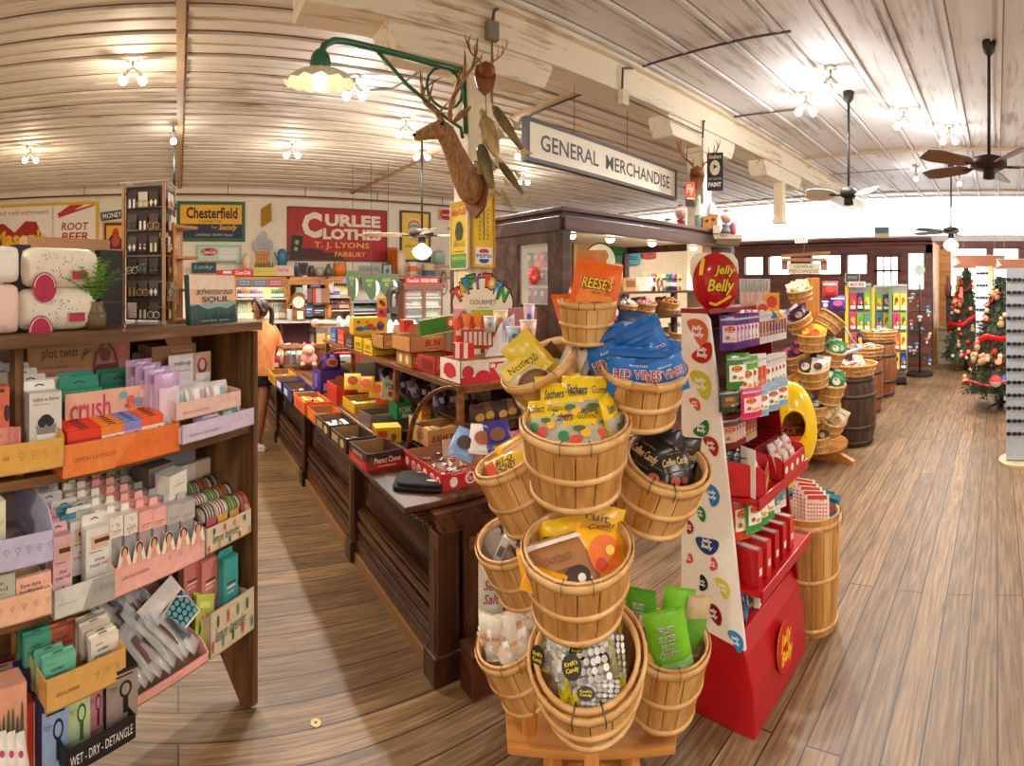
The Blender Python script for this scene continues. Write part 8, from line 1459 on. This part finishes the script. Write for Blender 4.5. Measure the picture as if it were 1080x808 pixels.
# ================= the right side: barrels, racks, trees, signs =================
BW=wood('dark_barrel_oak','#2c1d14','#6a4a34','z',.5,10,.1,'#4a3224',.25);BW2=wood('reddish_barrel','#6a3a1e','#a8683a','z',.5,10,.1,'#8a5230',.2);IR=M('#4a4038',.5,.5)
def barrel(label,px,py,r,R,h,m):
 p=PR(px,py,r);t=thing('barrel',label,'barrel',T(p.x,p.y,0));b=B();n=22
 for i in range(n):
  a0=2*pi*i/n+.008;a1=2*pi*(i+1)/n-.008;vs=[];zs_=[0,.15,.35,.5,.65,.85,1]
  for z in zs_:q=R*(.84+.16*(1-(2*z-1)**2));vs+=[(q*cos(a0),q*sin(a0),z*h),(q*cos(a1),q*sin(a1),z*h)]
  b.add(vs,[(2*j,2*j+1,2*j+3,2*j+2)for j in range(6)],m)
 b.lathe([(0,.02),(R*.84,.02)],m,22);b.lathe([(R*.83,.0),(R*.83,h*.98)],'#1c120c',22);obj('staves',b,t);
 for z in(.06,.28,.72,.94):q=R*(.845+.16*(1-(2*z-1)**2));b=B();b.lathe([(q-.004,z*h-.02),(q+.005,z*h-.02),(q+.006,z*h+.02),(q-.004,z*h+.02)],IR,26);obj('hoop',b,t)
 b=B();b.lathe([(0,h*.97),(R*.83,h*.97)],m,22);obj('lid',b,t);return p,h
brs=[('dark weathered oak barrel behind the far basket tower',897,435,6.15,.31,.80,BW,'#e8d8d0'),('reddish wooden barrel behind the dark oak barrel',912,420,7.6,.27,.82,BW2,'#e8b0a8'),('tall reddish barrel furthest along the row',927,405,8.7,.30,.95,BW2,'#e0c0a0')]
for lb,px,py,r,R,h,m,c in brs:
 p,hh=barrel(lb,px,py,r,R,h,m)
 X=T(p.x,p.y,h+.001);basket('round basket tray of sweets on the '+lb.split(' barrel')[0]+' barrel',X,R*1.02,.13,None,tp=.85,name='round_basket')
 for i in range(9):a_=i*.7;q=R*.55*(i%3)/2;packet('candy_bag','small twist bag of candy in the basket on the '+lb.split(' barrel')[0]+' barrel','bag',X@T(q*cos(a_),q*sin(a_),.09)@RZ(a_)@RX(.5),.13,.13,.05,['#f0e0d0','#e88a80','#f2f0e8','#e8c070'][i%4],[('e',.5,.5,.2,.2,'#d84a4a')],'bags in the basket on the '+lb.split(' barrel')[0]+' barrel',n=4)
for i in range(12):
 X,w,h=bb(889+3.2*i,899+3.2*i,376-1.4*i,388-1.5*i,6.7+.18*i);packet('candy_bag','red and white striped or clear candy bag heaped along the barrel row','bag',X@RX(.7),w*1.3,.16,.06,['#f2d8cc','#e8504a','#f4ece0','#e8b860'][i%4],[('e',.5,.5,.25,.25,'#f8f2ea')],'bags heaped along the barrel row',n=4)
t=thing('display_easel','slanted grey metal display frame leaning over the barrel row','easel',bb(884,906,340,374,6.4)[0]);b=B();b.tube([(-.1,0,.05),(-.28,.1,.42)],.012,'#8a8f98',6);b.tube([(.14,0,.03),(-.1,.1,.42)],.012,'#8a8f98',6);b.tube([(-.28,.1,.42),(-.1,.1,.42)],.012,'#8a8f98',6);obj('frame',b,t);b=B();b.box((.04,0,.03),(.3,.2,.02),'#a8b8d0',RY(-.35));obj('ledge',b,t);b=B();b.box((0,.06,-.12),(.1,.1,.3),'#6a6a6e');obj('stand_leg',b,t)
# racks of printed packs
RKC=['#f0c81e','#3a2c6a','#e8502c','#7ab52c','#d8306a','#2c8ab8','#e8a8b8','#f0e0c0','#5a9a4a','#8a2c2c','#c9d44a','#e87a3a']
def rack(label,x0,x1,yt,yf,r,nc,nr,seed,left='#e8d01e'):
 X,w,h=bb(x0,x1,yt,yf,r);t=thing('product_rack',label,'rack',T(X.translation.x,X.translation.y,0)@RZ(cam_rz((x0+x1)/2)));ht=X.translation.z+h
 b=B();b.box((0,.05,ht/2+.1),(w,.04,ht-.2),'#8a8c80');b.box((-w/2,.0,ht/2+.1),(.06,.12,ht-.2),left);obj('back_panel',b,t)
 b=B();b.box((0,.05,.06),(w*.9,.4,.04),DK);
 for sx in(-.4,.4):b.ball((sx*w,-.1,.03),.03,DK)
 obj('wheeled_base',b,t);b=B();b.box((0,.05,ht+.02),(w,.06,.04),'#b8b8b0');obj('top_rail',b,t)
 random.seed(seed)
 for j in range(nr):
  for i in range(nc):
   c=random.choice(RKC);c2=random.choice(RKC);cw=(w-.06)/nc;ch=(ht-.35)/nr;X2=T(X.translation.x,X.translation.y,0)@RZ(cam_rz((x0+x1)/2))@T(-w/2+.05+cw*(i+.5),-.02,.27+ch*j)
   carton('hanging_pack','bright printed pack hanging on the %s'%label.split(' by ')[0].split(' in front')[0],'package',X2,cw*.88,.05,ch*.85,c,f=[('e',.5,.6,.3,.18,c2),('r',.1,.08,.9,.25,'#f0ead8'),('e',.3,.4,.14,.1,'#e8442c'),('e',.7,.42,.12,.1,'#f5e04a')],group='packs on the %s'%label.split(' by ')[0].split(' in front')[0],bev=0)
rack('left spinning rack with blue and black packs in front of the brown wall',893,919,301,398,9.6,3,4,4)
rack('middle spinning rack with yellow side in front of the brown wall',921,939,303,396,9.9,2,4,7)
rack('right spinning rack of bright cards by the shop door',939,957,302,396,9.7,2,4,2,'#6a8a5a')
X,w,h=bb(895,913,297,303,9.5);carton('rack_header','white header card with red lettering on the left rack','sign',X,w,.02,h,'#f2f0ec',f=[('t','MADE HERE',.1,.2,.9,.8,'#b8203a',0,.02)])
X,w,h=bb(892,906,289,297,9.8);board('notice_sign','small green edged notice sign on the brown wall','sign',X@T(-w/2,.1,0)@RX(pi/2),w,h,.02,'#4a5048',[('t','HOT SAUCE',.15,.35,.85,.75,'#d8d4c0')],rim='#b8b89a',rw=.02)
# toy spinner stand in front of the window
X,w,h=bb(956,984,296,397,10.6);Xb=T(X.translation.x,X.translation.y,0)@RZ(cam_rz(970));t=thing('toy_stand','black pole stand hung with small blue and red toys beside the yellow boards','stand',Xb)
b=B();b.tube([(0,0,0),(0,0,1.85)],.02,DK);b.disc((0,0,.0),.28,.06,DK);b.disc((0,0,.4),.2,.02,DK);b.disc((0,0,.9),.2,.02,DK);b.disc((0,0,1.3),.16,.02,DK);obj('pole',b,t)
for i in range(16):
 a_=i*1.1;z=.3+.09*i;b=B();b.ball((0,0,0),(.06,.05,.035),M(['#3a7ab0','#c94a3a','#d8c8b0','#8aa8b8'][i%4]),n=8,k=5);b.ball((0,0,-.06),(.03,.03,.04),M('#d8d0c8'),n=7,k=5);obj('small_toy',b,X=Xb@T(.2*cos(a_),.2*sin(a_),z),label='small blue, red or beige toy on the black pole stand',cat='toy',group='toys on the black pole stand')
X,w,h=bb(964,976,280,290,10.4);b=B();b.disc((0,0,0),.11,.02,'#b8ccb8',RX(pi/2),20);obj('round_sign',b,X=X@T(0,0,.1),label='round pale green sign disc against the side window',cat='sign');
b=B();b.tube([(0,0,-1.75),(0,0,.0)],.01,DK);obj('sign_pole',b,X=X@T(0,0,.0),label='thin black pole under the round pale green sign',cat='pole')
# counter of the recess: chest, black screen shelves, pencils
Xb=T(12.1,.88,0)@RZ(-pi/2);t=thing('wooden_chest','grey green panelled wooden chest below the dark shelves','chest',Xb);b=B();b.box((0,.2,.4),(1.0,.4,.8),M('#9a9078'));
for z in(.25,.55):b.box((0,-.005,z),(1.0,.012,.02),'#6a624e')
b.box((0,.2,.81),(1.04,.46,.04),M('#8a8068'));obj('body',b,t)
Xc=Xb@T(-.05,.15,.83);carton('dark_shelves','black shelf case with rows of dark bottles on the wooden chest','shelves',Xc,.55,.25,.75,'#2a2c30',f=[('r',.05,.1+.22*i,.95,.25+.22*i,'#4a5260')for i in range(4)])
for i,(px,c,lb)in enumerate([(985,'#8a5a48','brown wooden soldier like figure'),(993,'#d8b83a','yellow pot of pencils'),(1001,'#3f4a56','blue grey hanging apron')]):X,w,h=bb(px-4,px+5,291,312,12.5);b=B();b.lathe([(0,0),(w*.4,0),(w*.45,h*.5),(w*.25,h*.6),(w*.3,h),(0,h)],M(c),10);obj(lb.split(' ')[-1]if i!=1 else 'pencil_pot',b,X=T(12.2,1.15-.24*i,1.581),label=lb+' above the dark shelf case',cat='ornament')
# christmas trees
LEAF=[M('#3c4a2c',.7),M('#56613c',.7),M('#2c3c28',.7)];REDD=M('#c4141e',.3)
def tree(label,px,r,h,R,seed,dens=900,ztip=None):
 p=PR(px,400,r);X=T(p.x,p.y,0);t=thing('christmas_tree',label,'tree',X);random.seed(seed)
 b=B();b.tube([(0,0,0),(0,0,h*.97)],[.04,.015],M('#4a3424'));obj('trunk',b,t)
 b=B();
 for i in range(3):a_=i*2.1+.3;b.tube([(0,0,.08),(.3*cos(a_),.3*sin(a_),.03)],.022,M('#7a2c24'))
 obj('tree_stand',b,t)
 b=B();n_=26;vs=[];fs=[];pr=[(0,.24),(R*.72,.26),(R*.5,.6),(R*.52,.7),(R*.36,1.05),(R*.38,1.12),(R*.2,1.5),(R*.2,1.56),(.02,h*.98)]
 for r_,z_ in pr:
  for i in range(n_):a_=2*pi*i/n_;g=r_*(1+.22*random.random());vs.append((g*cos(a_),g*sin(a_),z_*h/1.95+.03*random.random()))
 for j in range(len(pr)-1):
  for i in range(n_):fs.append((j*n_+i,j*n_+(i+1)%n_,(j+1)*n_+(i+1)%n_,(j+1)*n_+i))
 b.add(vs,fs,LEAF[2]);obj('inner_branches',b,t)
 for q in range(3):
  b=B()
  for i in range(dens//3):
   z=.22+(h-.24)*random.random()**1.25;rr=R*(1-(z/h))**.85+.03;a_=random.random()*6.28;u=rr*(.55+.45*random.random());c=Vector((u*cos(a_),u*sin(a_),z));d=Vector((cos(a_),sin(a_),-.3+.5*random.random())).normalized();s_=Vector((-sin(a_),cos(a_),0));L_=.09
   for k in range(5):
    o_=c+d*(L_*(k/4-.6));g=Vector((random.gauss(0,1),random.gauss(0,1),random.gauss(0,1))).normalized()*.055;b.add([o_,o_+g+d*.02,o_+g*.4+Vector((0,0,.03))+s_*.02],[(0,1,2)],LEAF[q])
  obj('foliage',b,t,kind=None)
 b=B();P=[]
 for i in range(60):u=i/59;z=.35+(h-.6)*u;rr=R*(1-z/h)**.85+.05;a_=u*14+seed;P.append((rr*cos(a_),rr*sin(a_),z+.05*sin(i*.9)))
 b.tube(P,[(.05,.016)]*60,REDD,6);obj('garland',b,t)
 for i in range(52):
  z=.3+(h-.5)*random.random();rr=R*(1-z/h)**.85+.05;a_=random.random()*6.28;c=(rr*cos(a_),rr*sin(a_),z);b=B();kk=i%4
  if kk==0:b.ball(c,.035,M('#ff4a30',em=5),n=8,k=5);nm='glowing_bulb'
  elif kk==1:b.ball(c,.045,REDD,n=10,k=6);nm='red_bauble'
  elif kk==2:b.ball(c,.04,M('#d8c0a0',.3),n=10,k=6);nm='cream_bauble'
  else:b.ball(c,(.05,.05,.06),M('#b8946a'),n=8,k=6);b.ball((c[0],c[1],c[2]+.08),.035,M('#c4a076'),n=8,k=6);nm='bear_ornament'
  obj(nm,b,t)
 return t,p
tree('tall decorated christmas tree with red ribbon beside the wooden chest',1019,11.3,2.15,.55,3)
t2,p2=tree('nearer christmas tree with red lights, cut by the white rack at the right',1056,7.9,1.95,.62,8,1300)
for lb,px,py,r,c,rr in[('big red and white ball ornament low on the nearer tree',1050,402,7.35,('#d8302c','#f0ece6'),.09),('blue edged ball ornament low on the nearer tree',1060,400,7.4,('#2c4a9a','#f0ece6'),.07)]:
 p=PR(px,py,r);b=B();b.lathe([(0,-rr),(rr*.7,-rr*.7),(rr,0)],c[1],18);b.lathe([(rr,0),(rr*.7,rr*.7),(0,rr)],c[0],18);obj('ball_ornament',b,X=T(*p),label=lb,cat='ornament')
p=PR(1014,313,10.75);b=B();b.box((0,0,.06),(.2,.06,.24),M('#d8785a'));b.prism([(-.1,-.06),(.06,-.06),(-.02,-.14)],.05,M('#c9654a'),RX(pi/2));obj('gift_ornament',b,X=T(*p)@RY(.4),label='salmon coloured square ornament on the front of the tall tree',cat='ornament')
# white slat racks of sunglasses and the pillar like rack at the edge
def gl_rack(label,x0,x1,yt,yf,r,n,foot=True):
 X,w,h=bb(x0,x1,yt,yf,r);Xb=T(X.translation.x,X.translation.y,0)@RZ(cam_rz((x0+x1)/2));ht=X.translation.z+h
 t=thing('sunglasses_rack',label,'rack',Xb);b=B();b.box((-w*.12,0,ht/2+.02),(w*.74,w*.5,ht-.04),M('#b9c4d2',.4));obj('panel',b,t)
 b=B();b.box((w*.36,0,ht/2),(w*.26,w*.62,ht),M('#e0c890',.4));obj('side_post',b,t);b=B();b.disc((0,0,0),w*.75,.03,M('#cbb890'));obj('round_base',b,t)
 for j in range(n):
  for i in range(2):
   z=ht-.12-(ht-.3)*j/n;b=B();g=.022*(w/.25)
   for sx in(-1,1):b.prism([(sx*g*1.1+g*cos(a_),g*.75*sin(a_))for a_ in[2*pi*k/10 for k in range(10)]],.006,M('#22252c',.2),RX(pi/2))
   b.box((0,0,0),(g,.006,.008),'#22252c');obj('sunglasses',b,X=Xb@T(-w*.3+w*.36*i,-w*.27,z),label='pair of dark sunglasses on the %s'%label.split(' by ')[0],cat='sunglasses',group='sunglasses on the %s'%label.split(' by ')[0])
gl_rack('white sunglasses rack between the two christmas trees',1029,1047,281,380,9.0,9)
gl_rack('large white sunglasses rack by the right edge of the view',1061,1092,283,487,5.45,13)
# rustic wooden beams above: painted fascia boards with white leaf pattern
for k,(x0,x1,yt,yb,r)in enumerate([(1005,1060,269,283,9.6),(1050,1095,273,284,8.2)]):
 X,w,h=bb(x0,x1,yt,yb,r);board('fascia_sign','brown fascia board with white fern pattern, %s of two over the trees'%['left','right'][k],'sign',X@T(-w/2,0,0)@RX(pi/2),w,h,.04,'#a8684a',[('l',[(.02,.2),(.02+.02*i+.02,.95-.1*i)],.012,'#f0e8dc')for i in range(6)]+[('r',.0,.96,1,1,'#e8dcc8')])
 for q in(.2,.8):conduit('thin wire at the %s end of the %s fern fascia board'%('left' if q<.5 else 'right',['left','right'][k]),[X@Vector((-w/2+w*q,.02,h)),X@Vector((-w/2+w*q,.02,h))+Vector((0,0,ZC-(X.translation.z+h)))],.003,'#d8d4cc','hanging_wire','wire')
 # rustic general merchandise sign and exit sign
X,w,h=bb(831,865,278,289,8.6);board('rustic_sign','cream board lettered GENERAL MERCHANDISE under rough planks','sign',X@T(-w/2,0,0)@RX(pi/2),w,h,.03,'#e0d4b4',[('t','GENERAL',.2,.56,.8,.86,'#5a5448'),('t','MERCHANDISE',.04,.12,.96,.44,'#5a5448')])
RUS=wood('rough_plank','#8a5a34','#d0a070','x',.7,8,.1,'#b08050',.4)
t=thing('plank_canopy','rough brown planks hung over the rustic cream sign','canopy',X);b=B();b.box((0,0,h*1.35),(w*1.4,.12,.05),RUS);obj('plank',b,t);b=B();b.box((.05,-.03,h*1.85),(w*1.5,.14,.05),RUS,RY(-.06));obj('plank',b,t);b=B();b.box((w*.62,.05,h*.8),(w*.2,.04,h*.9),'#a8785a');obj('end_board',b,t);b=B();b.box((-w*.6,.05,h*.8),(w*.18,.04,h*.8),'#a8785a');obj('end_board',b,t);b=B();b.tube([(0,0,h*1.9),(0,0,ZC-X.translation.z)],.005,'#b8a890',5);obj('hanging_wire',b,t)
X,w,h=bb(838.5,852.5,250.5,257,11.2);board('exit_sign','white lit sign with red EXIT letters over the brown lintel','sign',T(XF-.27,PX(838.5,257,XF-.27).y,PX(845,257,XF).z)@RZ(-pi/2)@RX(pi/2),w,h,.06,M('#f6f0ea',em=1.2),[('t','EXIT',.12,.15,.88,.85,M('#e8502c',em=1.0),0,.03)])
X,w,h=bb(920,935.5,238.5,250,11.5);carton('blue_box','faded blue and cream box on top of the brown lintel','box',T(XF-.19,X.translation.y,ZL+.066)@RZ(-pi/2),w,.12,h,'#e8dcc8',f=[('r',0,.4,1,1,'#6a90a0')])
# toy boxes and purple packs on the back of the far tower
for k,(x0,x1,yt,yb,c,c2)in enumerate([(867,884,297,314,'#b8343a','#d84a2c'),(875,892,312,328,'#5a3a9a','#c95a9a'),(866,875,316,328,'#4a3a8a','#d8d0e0'),(835,842,318,328,'#a83a5a','#e0b0c0')]):
 X,w,h=bb(x0,x1,yt,yb,6.0);packet('candy_bag',['large red','bright purple','small violet','rose'][k]+' snack bag at the top of the far tower','bag',X@RX(pi/2-.1),w,h,.06,c,[('e',.5,.5,.3,.2,c2),('r',.1,.75,.9,.85,'#f0ece4')])
 # ================= the woman at the counter =================
PX_,PY_=.87,5.84;ph=1.66
SKIN=M('#9a6548',.55,var=.05);TEE=wood('peach_cotton','#b8622e','#e39660','z',.95,9,.5,'#d07f48',.25);SHORT=M('#1e2420',.8);HAIR=wood('dark_purple_hair','#1c1014','#4a2f3c','z',.45,30,.1,'#2e1b24',.3)
FS=M('#d8cdb8',.7)
wm=thing('person','woman in a peach t-shirt and black shorts leaning on the counter, seen from behind','person',T(PX_,PY_,0)@RZ(-.05))
def skinned(name,verts,edges,radii,m,parent,sub=2,root=0):
 me=bpy.data.meshes.new(name);me.from_pydata(verts,edges,[]);me.materials.append(m);o=bpy.data.objects.new(name,me);COL.objects.link(o);o.parent=parent
 md=o.modifiers.new('skin','SKIN');md.use_smooth_shade=True;sv_=me.skin_vertices[0].data if me.skin_vertices else None
 if sv_ is None:bpy.context.view_layer.update();sv_=me.skin_vertices[0].data
 for i,r in enumerate(radii):sv_[i].radius=r if isinstance(r,tuple)else(r,r);sv_[i].use_root=(i==root)
 md.branch_smoothing=.6;s2=o.modifiers.new('smooth','SUBSURF');s2.levels=sub;s2.render_levels=sub
 return o
 # local frame: +x right in view, +y away from the camera, z up; she faces left and away
V=[(0,0,.88),(.02,0,1.0),(.04,.0,1.12),(.06,.01,1.26),(.07,.02,1.37),(.07,.02,1.45),(.065,.02,1.54),(-.085,.0,.84),(-.10,-.01,.66),(-.06,-.0,.46),(-.02,.03,.26),(.02,.07,.085),(-.08,.06,.035),(.085,.0,.84),(.09,-.03,.66),(.07,-.06,.46),(.045,-.05,.26),(.03,-.03,.085),(-.075,-.075,.035),(-.10,.0,1.33),(-.24,-.06,1.12),(-.22,-.15,.98),(-.12,-.19,.92),(.20,.03,1.33),(.25,.10,1.10),(.20,.26,.96),(.19,.34,.92)]
E_=[(0,1),(1,2),(2,3),(3,4),(4,5),(5,6),(0,7),(7,8),(8,9),(9,10),(10,11),(11,12),(0,13),(13,14),(14,15),(15,16),(16,17),(17,18),(4,19),(19,20),(20,21),(21,22),(4,23),(23,24),(24,25),(25,26)]
R_=[(.13,.11),(.115,.09),(.105,.085),(.12,.09),(.09,.07),(.045,.045),(.05,.05),(.095,.095),(.085,.085),(.058,.06),(.055,.058),(.034,.036),(.03,.02),(.095,.095),(.085,.085),(.058,.06),(.055,.058),(.034,.036),(.03,.02),(.052,.052),(.04,.04),(.033,.033),(.024,.018),(.052,.052),(.04,.04),(.033,.033),(.024,.018)]
skinned('body',V,E_,R_,SKIN,wm)
# head with face turned left
HX=T(.05,.02,1.565)@RZ(-1.15)
b=B();HP_=[(.02,-.105),(.05,-.095),(.066,-.07),(.07,-.03),(.075,.02),(.07,.06),(.05,.092),(.0,.105)]
vs=[];fs=[];n_=20;prof=[(0,-.115),(.035,-.108),(.052,-.08),(.064,-.045),(.072,0),(.076,.04),(.068,.08),(.042,.108),(0,.118)]
for r_,z_ in prof:
 for i in range(n_):
  a=2*pi*i/n_;fy=-1 if sin(a)<0 else 1;dy_=r_*sin(a)*(1.22 if fy>0 else 1.1);k=r_*cos(a)
  if sin(a)<-.95 and-.03<z_<.01:dy_-=.0
  vs.append((k,dy_,z_))
for j in range(len(prof)-1):
 for i in range(n_):fs.append((j*n_+i,j*n_+(i+1)%n_,(j+1)*n_+(i+1)%n_,(j+1)*n_+i))
b.add(vs,fs,SKIN,HX,True)
b.tube([HX@Vector((0,-.075,.02)),HX@Vector((0,-.098,-.02)),HX@Vector((0,-.08,-.03))],[.008,.014,.006],SKIN,8)
b.ball(HX@Vector((0,-.072,-.058)),(.012,.012,.007),M('#9a4a40'));b.ball(HX@Vector((0,-.06,-.09)),.02,SKIN)
for s_ in(-1,1):b.ball(HX@Vector((s_*.028,-.078,.005)),.009,M('#f0e8e0'));b.ball(HX@Vector((s_*.028,-.086,.005)),.004,'#2a1c14');b.ball(HX@Vector((s_*.076,.01,-.01)),(.01,.018,.026),SKIN);b.box(HX@Vector((s_*.028,-.083,.024)),(.02,.01,.004),'#2a1a14')
obj('head',b,wm)
b=B();vs=[];prof=[(.0,.128),(.05,.118),(.078,.085),(.086,.04),(.083,0),(.07,-.05),(.05,-.08)]
for r_,z_ in prof:
 for i in range(15):a=-.5+(pi+1.0)*i/14;vs.append((r_*cos(a),r_*sin(a)*1.28+.005,z_))
fs=[(j*15+i,j*15+i+1,(j+1)*15+i+1,(j+1)*15+i)for j in range(len(prof)-1)for i in range(14)];b.add(vs,fs,HAIR,HX,True)
fr_=[]
for s_ in(-1,1):b.tube([HX@Vector((0,-.06,.115)),HX@Vector((s_*.06,-.055,.075)),HX@Vector((s_*.08,-.02,.0)),HX@Vector((s_*.065,.02,-.07))],[.02,.024,.022,.01],HAIR,8)
P=catmull([HX@Vector((0,.1,.04)),HX@Vector((0.01,.15,-.01)),HX@Vector((.02,.15,-.12)),HX@Vector((.02,.12,-.24)),HX@Vector((.02,.11,-.32))],5);b.tube(P,[(.03+.012*sin(i/20*pi),.028)if i<19 else(.01,.01)for i in range(21)],HAIR,10);obj('hair',b,wm)
# clothes as continuous lofts
def ring_loft(name,rings,m,n=28,ripple=0.0):
 b=B();vs=[];fs=[]
 for k,(cx,cy,z,rx,ry)in enumerate(rings):
  for i in range(n):a=2*pi*i/n;q=1+ripple*sin(a*5+k*.8);vs.append((cx+rx*q*cos(a),cy+ry*q*sin(a),z+ripple*.15*cos(a*3+k)))
 for j in range(len(rings)-1):
  for i in range(n):fs.append((j*n+i,j*n+(i+1)%n,(j+1)*n+(i+1)%n,(j+1)*n+i))
 b.add(vs,fs,m,None,True);return b
b=ring_loft('t',[(0,0,.84,.21,.155),(0,0,.90,.215,.16),(.015,0,.98,.195,.15),(.035,0,1.08,.185,.14),(.05,0,1.2,.19,.135),(.06,.01,1.3,.185,.12),(.065,.015,1.37,.14,.09),(.07,.02,1.41,.08,.07),(.07,.02,1.425,.058,.058)],TEE,ripple=.035)
for S_,P in((-1,[(-.06,.0,1.35),(-.15,-.02,1.27),(-.23,-.05,1.14)]),(1,[(.18,.03,1.35),(.22,.06,1.26),(.25,.09,1.15)])):b.tube(catmull(P,4),[.065+.003*i for i in range(9)],TEE,14)
obj('t_shirt',b,wm)
b=ring_loft('s',[(0,0,.94,.155,.13),(0,0,.86,.165,.14),(0,0,.79,.17,.14)],SHORT)
for sx,y_ in((-1,0),(1,-.02)):b.tube([(sx*.075,0,.84),(sx*.088,y_*.4-.005,.76),(sx*.092,y_*.7-.01,.70)],[.095,.099,.1],SHORT,18)
obj('shorts',b,wm)
for k,(x,y,rz)in enumerate([(-.03,.065,1.2),(-.03,-.055,1.2)]):
 b=B();X=T(x,y,0)@RZ(rz);vs=[];fs=[];pr=[(-.085,.03,.075),(-.06,.038,.1),(-.0,.042,.095),(.06,.045,.07),(.12,.042,.055),(.15,.025,.035)];n_=12
 for q,ww,hh in pr:
  for i in range(n_):a=2*pi*i/n_;vs.append((ww*cos(a),-q*1.0,max(.004,hh/2+hh/2*sin(a))))
 for j in range(len(pr)-1):
  for i in range(n_):fs.append((j*n_+i,(j+1)*n_+i,(j+1)*n_+(i+1)%n_,j*n_+(i+1)%n_))
 fs.append(tuple(range(n_)));fs.append(tuple(range((len(pr)-1)*n_,len(pr)*n_))[::-1]);b.add(vs,fs,FS,X,True);b.box((0,-.02,.008),(.085,.24,.016),'#efe8dc',X);b.tube([(0,.06,.07),(0,.055,.115)],[.04,.042],FS,12,X);obj('shoe',b,wm)
 # hands: palm and five fingers each
def hand(name,o,d,up,s=1.0):
 X=frame(o,d,up);b=B();b.box((.04*s,0,0),(.08*s,.07*s,.026*s),SKIN,X,None)
 o_=obj(name,b,wm,bev=.008)
 for i,(y,L_)in enumerate([(-.027,.06),(-.009,.07),(.009,.066),(.027,.052)]):
  b=B();b.tube([X@Vector((.07*s,y*s,0)),X@Vector((.07*s+L_*.5*s,y*1.1*s,-.004)),X@Vector((.07*s+L_*.95*s,y*1.15*s,-.022*s))],[.0095,.009,.007],SKIN,8);obj('finger',b,wm)
 b=B();b.tube([X@Vector((.02*s,-.03*s,0)),X@Vector((.045*s,-.058*s,-.006)),X@Vector((.07*s,-.066*s,-.014))],[.012,.010,.008],SKIN,8);obj('thumb',b,wm)
hand('hand',(-.135,-.185,.935),(.8,.15,-.5),(0,-1,.2),.85);hand('hand',(.19,.33,.935),(0.1,1,-.35),(0,.3,1),.9)
p=G(333,763);b=B();b.disc((0,0,0),.022,.004,'#d8b878');b.disc((0,0,.004),.006,.001,'#4a3420');obj('wooden_token',b,X=T(p.x,p.y,.0),label='small round pale wooden token lying on the floor by the shelving unit',cat='token')
